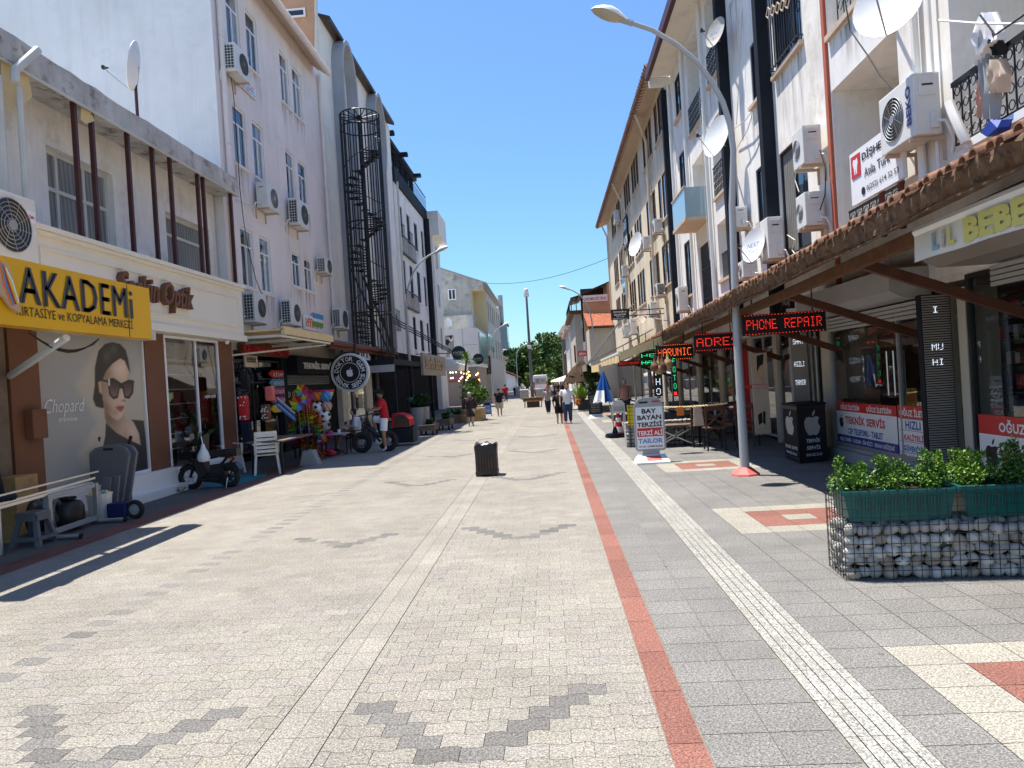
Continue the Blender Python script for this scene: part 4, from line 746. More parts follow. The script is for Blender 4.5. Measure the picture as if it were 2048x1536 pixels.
b = MB(); b.box(-16, xe-.2, YC+.3, YC+8.5, 0, zb_); b.build('shopfront', M['taupe'], B6)
B7 = thing('parapet_block', 'low weathered white parapet wall between the cladding and the grey gable', 'building', (-9.5, 73, 0)); Q2 = lambda px, py: ony(px, py, 72.)
b = MB(); b.box(-16, Q2(946, 640).x, 72, 74.8, 0, Q2(900, 632).z); b.build('wall', M['plaster_grime'], B7); b = MB(); b.box(Q2(938, 640).x, Q2(946, 640).x-.02, 71.96, 72, 7, Q2(900, 632).z-.1); b.build('faded_patch', M['fin_grey'], B7)
# ---- remaining fronts to the end of the street
def far_block(name, label, x, y0, y1, z, mk, side, storeys, roof='tan_trim'):
    t_ = thing(name, label, 'building', (x, (y0+y1)/2, 0)); o = 1 if x < 0 else -1; hs = []
    for k_ in range(storeys):
        for y in np.arange(y0+1, y1-1.2, 2.4): hs.append((y, y+1.1, 3.9+3.1*k_, 5.6+3.1*k_))
    b = MB(); wall(b, 'x', x, o, y0, y1, 0, z, hs, .2); slab(b, 'y', y0, -1, min(x, x-o*9), max(x, x-o*9), 0, z, -.05, 0); b.build('wall', M[mk], t_)
    for h in hs: window(t_, 'x', x, o, *h, .18, mul=(.5,), fm='off_white', gm='glass_dark')
    b = MB(); slab(b, 'x', x, o, y0-.3, y1+.3, z, z+.25, -9, .5); b.build('roof', M[roof], t_); return t_
far_block('corner_building', 'plain pink corner building past the weathered gable', -7.0, 104, 118, 5.4, 'plaster_pink', 1, 1)
t_ = thing('white_house', 'small white gabled house with brown eaves before the far trees', 'house', (-7.5, 128, 0)); Q3 = lambda px, py: ony(px, py, 128.)
b = MB(); l, r, tp_ = Q3(975, 760), Q3(1030, 760), Q3(1008, 744); b.prism([(-12, 128, 0), (r.x, 128, 0), (r.x, 128, 2.6), (tp_.x, 128, tp_.z), (-12, 128, 3.0)], (0, 8, 0)); b.build('wall', M['plaster_white'], t_)
b = MB(); b.prism([(r.x+.9, 127.6, 2.2), (r.x+.9, 127.6, 2.4), (tp_.x, 127.6, tp_.z+.3), (-12, 127.6, 3.3), (-12, 127.6, 3.1), (tp_.x, 127.6, tp_.z+.1)], (0, 8.6, 0)); b.build('roof', M['wood_red'], t_)
# ================================================================ RIGHT SIDE OF THE STREET
XR = 5.4
def blk(name, label, y0, y1, z0, z1, holes, mk, depth=.2, back=14, shallow=()): 
    t_ = thing(name, label, 'building', (XR, (y0+y1)/2, 0)); b = MB(); wall(b, 'x', XR, -1, y0, y1, z0, z1, list(holes)+list(shallow), depth); b.poly([(XR, y0, z0), (XR+back, y0, z0), (XR+back, y0, z1), (XR, y0, z1)]); b.poly([(XR, y1, z0), (XR, y1, z1), (XR+back, y1, z1), (XR+back, y1, z0)]); b.poly([(XR, y0, z1), (XR+back, y0, z1), (XR+back, y1, z1), (XR, y1, z1)]); b.build('wall', M[mk], t_); return t_
def loggia(t_, h, depth=1.6, wm='tan_trim', door=True):
    a, c, z0, z1 = h; b = MB(); b.poly([(XR+depth, a, z0), (XR+depth, c, z0), (XR+depth, c, z1), (XR+depth, a, z1)]); o = b.build('loggia_wall', M[wm], t_)
    if door: window(t_, 'x', XR+depth, -1, a+.35, min(c-.2, a+1.4), z0+.05, z0+2.1, .02, mul=(.5,), fm='off_white', gm='glass_dark')
# ---- nearest block with loggias
lA1, lA2, lB1, lB2 = (10.9, 13.33, 3.3, 6.7), (10.9, 13.33, 7.6, 10.6), (3.2, 9.55, 4.42, 7.3), (3.2, 9.55, 8.2, 11)
B8 = blk('balcony_block', 'near cream block with peeling paint, deep balconies and an orange edge strip', 1.5, 13.36, 2.9, 12.5, [lA1, lA2, lB1, lB2], 'plaster_white', 1.6)
for h in (lA1, lA2, lB1, lB2): loggia(B8, h)  # back walls in a darker tan, recess shade put into the colour
b = MB(); b.box(XR-.05, XR+.1, 13.365, 13.49, 2.9, 12.5); b.build('edge_strip', M['orange_trim'], B8)
railing(B8, 'x', XR-.03, -1, 4.0, 9.5, 4.5, 5.26, m='dark_metal', step=.17, scroll=True, top=.06)
railing(B8, 'x', XR+.08, -1, 10.95, 13.05, 3.6, 4.45, m='black_metal', step=.25, scroll=True)
railing(B8, 'x', XR+.08, -1, 10.95, 13.05, 7.62, 8.5, m='black_metal', step=.25, scroll=True)
b = MB(); b.box(XR-.08, XR+.1, 10.85, 13.3, 7.58, 7.68); b.build('parapet_cap', M['tan_trim'], B8)
b = MB(); b.box(XR-.1, XR+.1, 3.5, 9.2, 4.36, 4.46); b.build('balcony_edge', M['white_paint'], B8)
for y, r in ((10.25, .055), (9.85, .025)): b = MB(); b.tube([(XR-.08, y, 12), (XR-.08, y, 4.0)], r, 8); b.build('drain_pipe', M['white_paint'], B8, smooth=True)
b = MB(); b.tube([onx(1898, 205, 5.2), onx(1905, 225, 5.2), onx(1918, 255, 5.2), onx(1932, 285, 5.25)], .06, 8); b.build('waste_pipe', M['white_plastic'], B8, smooth=True)
# ---- second block: white between the dark drainpipes
w_ = [(14.55, 16.2, 8.2, 10.6), (14.7, 16.35, 4.2, 6.5)]
B9 = blk('white_block', 'white rough plastered block with a barred window between two dark drainpipes', 13.49, 16.75, 2.9, 12.9, w_, 'plaster_dirty', .13)
window(B9, 'x', XR, -1, *w_[0], .1, mul=(.33, .66), fm='dark_metal', gm='glass_dark', sill=.1); window(B9, 'x', XR, -1, *w_[1], .1, mul=(.5,), fm='dark_metal', gm='glass_dark', half='glass_curtain')
b = MB(); f = b
for y in np.linspace(14.6, 16.15, 12): f.bar((XR-.12, y, 8.25), (XR-.12, y, 10.6), .02, .02)
for z in (8.3, 10.4): f.bar((XR-.12, 14.5, z), (XR-.12, 16.2, z), .025, .025); 
for y in (14.5, 16.2): f.bar((XR-.12, y, 8.3), (XR, y, 8.3), .02, .02)
f.build('window_bars', M['dark_metal'], B9)
b = MB()
for i in range(5):
    y = 14.85+.3*i; q = [(XR-.14, y, 9.0+.1*i), (XR-.14, y+.14, 9.12+.1*i), (XR-.14, y, 9.24+.1*i), (XR-.14, y-.14, 9.12+.1*i)]; [b.bar(q[j], q[(j+1) % 4], .02, .02) for j in range(4)]
b.build('bar_ornament', M['tan_trim'], B9)
# ---- third block: white, sashes and balconies
w_ = [(16.95, 18.0, 8.2, 9.65), (17.0, 18.1, 4.6, 6.65), (26.3, 27.6, 11.2, 12.75), (26.3, 27.6, 8.25, 9.9), (26.3, 27.6, 4.6, 6.6)]
lg = [(20.3, 22.3, 10.4, 12.9), (20.3, 22.3, 7.0, 9.3), (20.3, 22.3, 4.5, 6.2), (23.3, 25.3, 9.9, 12.9), (23.3, 25.3, 6.9, 8.9), (23.1, 25.0, 3.4, 6.0)]
B10 = blk('white_balcony_block', 'white block with black scrolled balconies, satellite dishes and a maroon roof edge', 16.76, 29.2, 2.9, 13.4, w_+lg, 'plaster_white', .9)
for h in w_: window(B10, 'x', XR, -1, *h, .09, mul=(.5,), fm='dark_metal', gm='glass_dark', sill=.1)
for h in lg: loggia(B10, h, .9, 'plaster_white', h[3]-h[2] > 2.2)
for h in (lg[0], lg[1], lg[3]): railing(B10, 'x', XR-.02, -1, h[0], h[1], h[2]+.06, h[2]+.9, m='black_metal', step=.18, scroll=True)
railing(B10, 'x', XR+.1, -1, lg[2][0], lg[2][1], lg[2][2]+.05, lg[2][2]+.8, m='dark_metal', step=.1)
b = MB(); h = lg[5]; [b.bar((XR+.05, y, h[2]), (XR+.05, y, h[3]), .018, .018) for y in np.arange(h[0]+.1, h[1], .11)]; [b.bar((XR+.05, h[0], z), (XR+.05, h[1], z), .03, .03) for z in (4.2, 5.2)]; b.build('balcony_grille', M['dark_metal'], B10)
b = MB(); h = lg[4]; b.box(XR-.75, XR-.70, h[0]-.1, h[1]+.1, h[2]-.2, h[2]+.75); b.box(XR-.7, XR, h[0]-.1, h[0]-.06, h[2]-.2, h[2]+.75); b.build('glass_balustrade', M['glass_blue'], B10)
b = MB(); b.box(XR-.78, XR, h[0]-.12, h[1]+.12, h[2]-.3, h[2]-.201); b.box(XR-.78, XR-.68, h[0]-.12, h[1]+.12, h[2]+.751, h[2]+.80); b.build('balcony', M['tan_trim'], B10)
for h in lg: 
    b = MB(); b.box(XR-.08, XR+.06, h[0]-.05, h[1]+.05, h[2]-.09, h[2]-.002); b.build('parapet_cap', M['tan_trim'], B10)
for y in (16.62, 20.05, 29.05): b = MB(); b.box(XR-.28, XR-.002, y-.13, y+.13, 2.9, 13.0); b.build('dark_pier', M['anthracite'], B10)
for y in (22.75, 25.75, 28.4): b = MB(); b.tube([(XR-.1, y, 13.2), (XR-.1, y, 3)], .06, 8); b.build('drain_pipe', M['white_paint'], B10, smooth=True)
b = MB(); b.prism([(XR-.8, 13.6, 13.25), (XR-.8, 13.6, 13.45), (XR+4, 13.6, 15.5), (XR+4, 13.6, 13.4)], (0, 14.7, 0)); b.build('soffit', M['plaster_cream'], B10)
b = MB(); b.box(XR-.95, XR-.801, 13.5, 28.4, 13.18, 13.52); b.build('roof_edge', M['maroon'], B10)
b = MB(); b.prism([(XR-.801+.001, 28.31, 12.95), (XR-.8, 28.31, 13.24), (XR, 28.31, 13.24), (XR, 28.31, 12.95)], (0, .25, 0)); b.build('cornice_end', M['white_paint'], B10)
# ---- long tan block
w_ = []
for z0, z1 in ((11.9, 13.6), (8.4, 10.3), (5.6, 7.4)):
    for y0 in (29.7, 33.6, 38.6, 42.6, 47.6, 51.6):
        for k_ in range(3): w_.append((y0+k_*1.05, y0+.78+k_*1.05, z0, z1))
B11 = blk('tan_block', 'long tan ochre block with rows of narrow windows and a tiled overhanging eave', 29.22, 58.5, 2.9, 14.0, w_, 'plaster_tan', .08)
for h in w_: window(B11, 'x', XR, -1, *h, .055, fm='wood_brown', gm='glass_dark', fw=.05)
b = MB()
for z0 in (11.9, 8.4, 5.6):
    for y0 in (29.7, 33.6, 38.6, 42.6, 47.6, 51.6): b = MB(); b.box(XR-.07, XR-.002, y0-.1, y0+3.0, z0-.09, z0-.005); b.build('sill', M['tan_trim'], B11)
b = MB(); b.prism([(XR-.75, 28.6, 13.75), (XR-.75, 28.6, 13.9), (XR+6, 28.6, 16.5), (XR+6, 28.6, 14.0), (XR-.05, 28.6, 14.0)], (0, 30.3, 0)); b.build('roof', M['tan_trim'], B11)
b = MB()
for y in np.arange(28.6, 58.8, .34): b.tube([(XR-.86, y+.17, 13.84), (XR+.6, y+.17, 14.42)], .15, 6)
b.build('roof_tile', M['tile_old'], B11)
for y in (34.6, 46.4, 57.6): b = MB(); b.tube([(XR-.7, y-1.2, 13.7), (XR-.12, y, 12.8), (XR-.12, y, 3.2)], .07, 6); b.build('drain_pipe', M['plaster_tan'], B11)
plate('hair_salon_sign', 'dark sign plate leaning on the far tan wall', 5.3, (1244, 445), (1256, 490), [('BERBER', 'white_clean'), ('SALON', 'white_clean')], 'anthracite', 0)
plate('office_sign', 'light blue sign plate on the far tan wall under an air conditioner', 5.3, (1244, 555), (1253, 585), [('AVUKAT', 'sticker_blue'), ('OFİSİ', 'sticker_blue')], 'glass_blue', 0)
for (o, X0, y0, y1, zt_, h_) in ((B9, XR, 14.5, 16.4, 8.1, 1.6), (B9, XR, 13.7, 15.2, 10.9, .9), (B8, XR, 10.9, 13.2, 7.55, .8), (B8, XR, 9.7, 10.8, 8.5, 2.2), (B10, XR, 16.9, 18.2, 8.1, 1.3), (B10, XR, 18.3, 19.8, 11.5, 2.5), (B10, XR, 20.3, 22.3, 10.3, .9), (B10, XR, 23.3, 25.3, 9.8, .9), (B10, XR, 26.2, 27.8, 8.1, 1.3), (B10, XR, 17, 19.8, 5.4, 1.2))+tuple((B11, XR, y, y+3, z, 1.3) for y in (29.7, 33.6, 38.6, 42.6, 47.6) for z in (11.8, 8.3, 5.5)): stain(o, X0, -1, y0, y1, zt_-h_, zt_)
# dentist sign
Sg = thing('dentist_sign', 'white dentist sign with red tooth square reading DİŞHEKİMİ Atila Türk', 'sign', (5.1, 11.3, 3.9)); X_ = 5.15
a, c = onx(1699, 318, X_), onx(1802, 262, X_); z0, z1 = onx(1705, 413, X_).z, onx(1700, 310, X_).z; b = MB(); b.box(X_, X_+.06, c.y, a.y, z0, z1); b.build('panel', M['white_clean'], Sg); hh = z1-z0; ww = a.y-c.y
b = MB(); b.box(X_-.012, X_, a.y-.05-ww*.2, a.y-.05-ww*.01, z0+hh*.50, z0+hh*.92); b.build('red_square', M['sticker_red'], Sg)
f = MB(); yc = a.y-.05-ww*.105; zc = z0+hh*.71; s_ = .12; f.poly([(X_-.0135, yc-u*s_, zc+v*s_) for u, v in ((-.6, 1), (0, .8), (.6, 1), (.8, .4), (.5, -.3), (.4, -1.1), (.15, -1.1), (0, -.3), (-.15, -1.1), (-.4, -1.1), (-.5, -.3), (-.8, .4))]); f.build('tooth_mark', M['white_clean'], Sg)
text('DİŞHEKİMİ', (X_, a.y-ww*.27, z0+hh*.80), mEY, UP, hh*.22, M['ink'], Sg, w=ww*.68, bold=.025, align='L'); text('Atila Türk', (X_, a.y-ww*.30, z0+hh*.48), mEY, UP, hh*.17, M['ink'], Sg, w=ww*.5, align='L', bold=.005); text('0(252) 614 32 53', (X_, a.y-ww*.33, z0+hh*.17), mEY, UP, hh*.13, M['ink'], Sg, w=ww*.60, align='L', bold=.005)
f = MB(); f.disc((X_-.005, a.y-ww*.26, z0+hh*.17), EX, hh*.075, 16, .008); f.build('phone_mark', M['ink'], Sg)
for y in (c.y+.3, c.y+.9): b = MB(); b.tube([(X_+.1, y, 3.7), (X_+.1, y, 4.6)], .045, 6); b.build('support_post', M['rust_red'], Sg)
# laundry on the near balcony
L1_ = thing('laundry', 'white and pink clothes drying over the near balcony rail', 'laundry', (5.3, 8.9, 4.5)); 
def cloth(rows, mk, th=.05, nm='garment', X_=5.28):
    """hanging garment: rows of (pixel y, left, right) sampled down its length, with soft folds in depth"""
    n = 12; b = MB(); ys = [r[0] for r in rows]; m_ = 18; vs = []
    for side in (0, 1):
        for i in range(m_+1):
            y = ys[0]+(ys[-1]-ys[0])*i/m_; l, r = np.interp(y, ys, [q[1] for q in rows]), np.interp(y, ys, [q[2] for q in rows])
            for j in range(n+1): p = onx(l+(r-l)*j/n, y, X_); d = (.035*math.sin(j*1.5+i*.16)+.02*math.sin(j*.7+i*.4))*min(1, .3+i/m_); e = th*math.sin(math.pi*j/n)**.5 if 0 < j < n else 0; vs.append((p.x+d+(-e if side == 0 else e), p.y, p.z))
    N_ = (m_+1)*(n+1); fs = [(s_*N_+i*(n+1)+j, s_*N_+i*(n+1)+j+1, s_*N_+(i+1)*(n+1)+j+1, s_*N_+(i+1)*(n+1)+j) for s_ in (0, 1) for i in range(m_) for j in range(n)]; b.add(vs, fs); return b.build(nm, M[mk], L1_, smooth=True)
cloth([(24, 1966, 1990), (40, 1952, 2002), (60, 1948, 2012), (80, 1945, 2012), (92, 1958, 1990), (130, 1960, 1970)], 'white_cloth', .06); cloth([(60, 1960, 1976), (120, 1964, 1982), (180, 1968, 1996), (238, 1972, 1992)], 'poster_grey'); cloth([(60, 1976, 2000), (80, 1980, 2008), (110, 1990, 2006)], 'black_cloth', .03); cloth([(118, 1985, 2006), (150, 1984, 2018), (185, 1990, 2010)], 'tan_trim', .07); cloth([(158, 1961, 1973), (235, 1965, 1975)], 'pink_cloth', .05)
C1_ = thing('cleaning_cloth', 'bright blue cloth hung over the near tiled canopy edge', 'cloth', (4.6, 8.3, 4.3)); b = MB(); P = [onx(px, py, 5.1) for px, py in ((1974, 250), (1985, 240), (1997, 240), (2000, 255), (1992, 268), (1980, 272), (1968, 274), (1966, 265))]; b.prism([(5.1+.03*(-1)**i, p.y, p.z) for i, p in enumerate(P)][::-1], (.12, 0, 0)); b.build('folds', M['tarp_blue'], C1_)
# ---- tiled canopy the length of the shops
CE = lambda y: 3.15 - .0245*(y-4) + (.00002*(y-4)**2)        # edge height
K = thing('tiled_canopy', 'long rusty tiled lean-to canopy on wooden brackets along the shops', 'canopy', (4.2, 18, 2.5)); yk0, yk1 = 2.5, 34.0; XE = 2.98
b = MB(); ys = list(np.arange(yk0, yk1, .15))
for y in ys:
    ze = CE(y) + random.uniform(-.012, .012); xe_ = XE + random.uniform(-.03, .02); r = .056
    prev = None
    for sgm in range(5):                                         # overlapping barrel tiles up the slope
        xa = xe_+sgm*.5; xb_ = xa+.53; za = ze+.055+(xa-XE)*.42; zb_ = ze+.035+(xb_-XE)*.42; rr = r*(1.0-.02*(sgm % 2))
        va = [(xa, y+rr*math.cos(t), za+rr*math.sin(t)) for t in np.linspace(0, math.pi, 7)]; vb = [(xb_, y+rr*.88*math.cos(t), zb_+rr*.88*math.sin(t)) for t in np.linspace(0, math.pi, 7)]
        b.add(va+vb, [(i, i+1, 8+i, 7+i) for i in range(6)])
        if sgm == 0:
            vi = [(xa, y+rr*.8*math.cos(t), za+rr*.75*math.sin(t)) for t in np.linspace(0, math.pi, 7)]; b.add(va+vi, [(i+1, i, 7+i, 8+i) for i in range(6)])
b.build('roof_tile', M['tile_old'], K, smooth=True)
b = MB(); yy = np.arange(yk0, yk1, .055); rows = []
for y in yy:                                                     # ragged mortar and rot under the tile ends
    z = CE(y); d = .07+.025*math.sin(y*2.1)+random.uniform(-.02, .02); rows.append([(XE+.07+random.uniform(-.03, .01), y, z+.085+random.uniform(-.03, .02)), (XE+.04+random.uniform(-.02, .02), y, z+.03+random.uniform(-.02, .02)), (XE+.06+random.uniform(-.02, .02), y, z-d*.5), (XE+.08+random.uniform(-.02, .03), y, z-d-.03), (XE+.30, y, z-.06)])
nr = len(rows[0]); b.add([p for r in rows for p in r], [(i*nr+k_, i*nr+k_+1, (i+1)*nr+k_+1, (i+1)*nr+k_) for i in range(len(rows)-1) for k_ in range(nr-1)])
b.build('mortar_edge', M['mortar'], K)
b = MB(); P0 = [(XE+.1, yk0, CE(yk0)), (XE+.1, yk1, CE(yk1)), (5.38, yk1, CE(yk1)+1.0), (5.38, yk0, CE(yk0)+1.0)]; b.add(P0+[(x, y, z-.03) for x, y, z in P0], [(0, 1, 2, 3), (7, 6, 5, 4), (0, 3, 7, 4), (1, 0, 4, 5)]); b.build('deck', M['wood_red'], K)
for y0 in np.arange(yk0, yk1-.1, 5.25): b = MB(); y1 = min(y0+5.25, yk1); b.bar((XE+.52, y0, CE(y0)-.13), (XE+.52, y1, CE(y1)-.13), .09, .13); b.build('beam', M['wood_brown'], K)
b = MB(); b.tube([(XE+.08, y, CE(y)-.10-.04*abs(math.sin(y*1.1))) for y in np.arange(yk0, 26, .28)], .012, 5); b.build('cable', M['mortar'], K)
for y in (5.3, 8.2, 10.7, 13.7, 17.0, 20.5, 24, 28, 32): b = MB(); z = CE(y); b.bar((XE+.56, y, z-.14), (5.38, y, z-.85), .08, .11); b.build('bracket', M['wood_red'], K); b = MB(); b.bar((XE+.3, y+.1, z+.0), (5.38, y+.1, z+.86), .07, .1); b.build('rafter', M['wood_red'], K)
# ---- shop fronts under it
SH = thing('shop_row', 'row of shaded ground floor shops under the tiled canopy', 'building', (5.5, 18, 0)); X_ = 5.42
b = MB(); b.box(X_, 5.8, 14.15, 60, 2.62, 3.9); b.box(X_, 5.8, 2, 14.15, 2.8, 3.9); b.box(9.8, 9.9, 2, 58, 0, 3.2); b.build('back_wall', M['plaster_dirty'], SH)
b = MB(); b.poly([(X_, 2, .13), (9.8, 2, .13), (9.8, 58, .13), (X_, 58, .13)]); b.build('shop_floor', M['int_floor'], SH)
b = MB(); b.poly([(X_, 2, 2.79), (X_, 58, 2.79), (9.8, 58, 2.79), (9.8, 2, 2.79)]); b.build('shop_ceiling', M['int_wall'], SH)
b = MB(); b.box(X_-.02, 5.75, 10.62, 14.3, 0, .26); b.box(X_-.12, X_-.02, 10.62, 14.3, 0, .2); b.box(X_-.02, 5.75, 8, 9.75, 0, .2); b.box(X_-.02, 5.75, 3, 8, 0, .25); b.build('plinth', M['concrete'], SH)
window(SH, 'x', X_, -1, 10.62, 14.12, .265, 2.62, .05, mul=(.24,), fm='grey_metal', gm='glass_shop', fw=.06)
window(SH, 'x', X_, -1, 3.2, 9.55, .22, 2.85, .05, mul=(.5,), fm='dark_metal', gm='glass_shop', fw=.06)
for y0, y1 in ((14.125, 14.55), (9.56, 9.74), (10.5, 10.615)): b = MB(); b.box(X_-.03, 5.8, y0, y1, 0, 2.7); b.build('pier', M['beige_wall'], SH)
b = MB()                                                         # shelves of boxed goods inside
for z in np.arange(.9, 2.5, .36):
    b.box(6.9, 7.3, 8.0, 12.4, z, z+.025, 0); b.box(6.6, 7.0, 3.5, 7.9, z, z+.025, 0)
    for y in np.arange(3.6, 12.3, .2):
        if random.random() < .85: b.box(6.82, 6.9, y, y+.11, z+.03, z+random.uniform(.18, .27), random.choice((1, 1, 2, 3, 4, 5)))
b.box(7.3, 7.4, 3, 13, .13, 2.7, 0); b.box(6.2, 6.9, 12.9, 13.9, .13, 2.3, 6); b.box(6.1, 6.6, 10.8, 12.6, .13, 1.0, 1); b.build('shop_goods', [M['fabric_dark'], M['anthracite'], M['poster_grey'], M['sticker_blue'], M['sticker_red'], M['off_white'], M['wood_brown']], SH)
# shutter boxes
def shutter(y0, y1, x0, z0, z1, mk):
    b = MB(); b.prism([(x0, y0, z0+.1), (x0, y0, z1), (5.42, y0, z1), (5.42, y0, z0), (x0+.18, y0, z0)], (0, y1-y0, 0)); b.build('shutter_box', M[mk], SH)
    b = MB(); [b.box(5.33, 5.37, y0+.1, y1-.1, z0-.28+.065*i, z0-.23+.065*i) for i in range(4)]; b.build('roller_shutter', M['shutter_grey'], SH)
shutter(10.4, 14.2, 4.85, 2.68, 3.1, 'shutter_grey'); shutter(3.2, 9.0, 4.6, 2.9, 3.22, 'taupe')
# further shop fronts in the shade: doorway, pillars and glass
for y0, y1, mk in ((17.2, 17.5, 'beige_wall'), (19.3, 19.65, 'beige_wall'), (20.3, 20.7, 'beige_wall'), (22.6, 23.1, 'beige_wall'), (26, 26.5, 'beige_wall'), (30, 30.5, 'plaster_yellow'), (34, 34.5, 'beige_wall'), (39, 39.5, 'beige_wall')): b = MB(); b.box(X_-.06, 5.9, y0, y1, 0, 2.62); b.build('pier', M[mk], SH)
for y0, y1, gm in ((15.6, 17.2, 'glass_shop'), (17.5, 19.3, 'glass_shop'), (20.7, 22.6, 'glass_shop'), (23.1, 26, 'glass_shop'), (26.5, 30, 'glass_shop'), (30.5, 34, 'glass_shop'), (34.5, 39, 'glass_shop'), (39.5, 46, 'glass_shop'), (46.2, 58, 'glass_shop')): window(SH, 'x', X_, -1, y0, y1, .1, 2.6, .04, mul=(.5,), fm='shutter_grey', gm=gm, fw=.05)
b = MB(); b.box(X_-.03, X_+.05, 19.66, 20.29, .1, 2.5); b.build('red_door', M['red_cloth'], SH)
b = MB(); b.box(X_+.3, X_+.36, 14.56, 15.59, .1, 2.6); b.build('dark_door', M['black_plastic'], SH)
b = MB(); [b.tube([(X_-.1-.06*i, 14.62+.08*i, 2.6), (X_-.1-.06*i, 14.62+.08*i, .1)], .025, 6) for i in range(3)]; b.build('conduit', M['grey_metal'], SH)
# window stickers of the phone shop
def sticker(y0, y1, zt_, rows, nm, x=X_-.004):
    """rows = (height, colour, [(text, colour, centre fraction, width fraction)])"""
    z = zt_; root = thing(nm[0], nm[1], 'window sticker', (x, (y0+y1)/2, zt_-sum(r[0] for r in rows)))
    for h, mk, tx in rows:
        b = MB(); b.box(x-.004, x, y0, y1, z-h, z); o = b.build('band', M[mk], root)
        for s_, k_, fc, fw_ in tx: text(s_, (x-.004, y1-(y1-y0)*fc, z-h/2), mEY, UP, h*.66, M[k_], root, w=(y1-y0)*fw_, bold=.034, sp=1.06, depth=.003)
        z -= h
    return root
q = sticker(11.62, 14.0, 1.08, [(.17, 'sticker_red', [('OĞUZ İLETİSİM', 'white_clean', .26, .34), ('OĞUZ İLETİSİM', 'white_clean', .74, .38)]), (.27, 'white_clean', [('TEKNİK SERVİS', 'text_red', .50, .66)]), (.17, 'white_clean', [('CEP TELEFONU - TABLET', 'text_blue', .50, .58)]), (.16, 'sticker_blue', [('HIZLI TAMİR - YAZILIM - SİM KİLİT - EKRAN DEĞİŞİMİ', 'white_clean', .5, .9)])], ('window_sticker', 'red white and blue phone service sticker on the first shop window'))
apple(13.78, .70, .2, x=X_-.0085, o=-1, mk='ink', parent=q)
q = sticker(10.66, 11.58, 1.10, [(.20, 'sticker_red', [('OĞUZ İLETİ', 'white_clean', .5, .85)]), (.19, 'white_clean', [('HIZLI', 'text_blue', .5, .5)]), (.17, 'white_clean', [('KALİTELİ', 'text_red', .5, .62)]), (.17, 'white_clean', [('GÜVENİLİR', 'text_blue', .5, .7)]), (.16, 'white_clean', [('2. EL ALIM - SATIM', 'text_red', .5, .9)])], ('window_sticker', 'narrow sticker with ruled lines listing HIZLI and KALİTELİ beside the LED column'))
for i in range(5): b = MB(); b.box(X_-.010, X_-.008, 10.7, 11.54, .89-.172*i, .896-.172*i); b.build('rule', M['ink'], q)
q = sticker(6.0, 9.45, 1.06, [(.24, 'sticker_red', [('OĞUZ İLETİSİM', 'white_clean', .30, .36), ('OĞUZ İLETİSİM', 'white_clean', .76, .36)]), (.52, 'white_clean', [('TEKNİK SERVİS', 'text_red', .5, .76)])], ('window_sticker', 'large red and white TEKNİK SERVİS sticker behind the green planters'))
apple(9.2, .55, .3, x=X_-.0085, o=-1, mk='ink', parent=q)
b = MB(); [b.tube([(X_-.06, y, 1.25), (X_-.06, y, 1.95)], .014, 6) for y in (11.5, 11.72)]; b.build('door_handle', M['steel'], SH)
S = thing('led_column', 'tall dark LED display column between the two phone shop windows', 'display', (X_-.1, 10.2, .15)); b = MB(); b.box(5.02, 5.41, 9.93, 10.05, .15, 2.66); b.build('housing', M['anthracite'], S)
b = MB(); [b.box(5.035, 5.395, 9.915, 9.929, z, z+.02) for z in np.arange(.18, 2.63, .033)]; b.build('led_rib', M['taupe'], S)
for z, s_ in ((2.45, 'I'), (1.95, 'MU'), (1.75, 'HI')): led(s_, (5.2, 9.911, z), EX, UP, .085, M['led_white'], S, .06*len(s_)+.03)
# ---- signs hanging under the canopy, facing up the street
def ledsign(p0, p1, zc_px, h, Y, s, col, label, border=True):
    a, c = ony(*p0, Y), ony(*p1, Y); zc = (a.z+c.z)/2; S = thing('led_sign', label, 'LED sign', ((a.x+c.x)/2, Y, zc-h/2)); b = MB(); b.box(a.x, c.x, Y, Y+.09, zc-h/2, zc+h/2); b.build('housing', M['black_plastic'], S)
    if isinstance(s, str): s = [s]
    for i, q in enumerate(s): led(q, ((a.x+c.x)/2, Y, zc + h*(.5-(i+.5)/len(s))*.9), EX, UP, h*.42/len(s)*1.15, M[col], S, (c.x-a.x)*.9, border and i == 0, (c.x-a.x)*.96, h*.9)
    b = MB(); [b.tube([(x, Y+.05, zc+h/2), (x, Y+.05, zc+h/2+.5)], .012, 5) for x in (a.x+.2, c.x-.2)]; b.build('hanger', M['black_metal'], S); return S
ledsign((1484, 650), (1652, 642), 0, .36, 12.7, 'PHONE REPAIR', 'led_red', 'black LED sign with red dots reading PHONE REPAIR')
ledsign((1388, 688), (1482, 678), 0, .38, 15.6, 'ADRES', 'led_red', 'black LED sign reading ADRES beside the near lamp post')
ledsign((1312, 706), (1386, 702), 0, .40, 18.2, 'HARUNIC', 'led_orange', 'LED sign with a dotted orange border behind the hanging gourds')
ledsign((1280, 719), (1330, 716), 0, .42, 20.2, ['HEY', 'HAYV'], 'led_green', 'green two line LED sign behind the hanging gourds')
ledsign((1236, 728), (1280, 725), 0, .16, 23.0, 'RESTORAN', 'led_red', 'thin LED strip sign with small dim red letters', False)
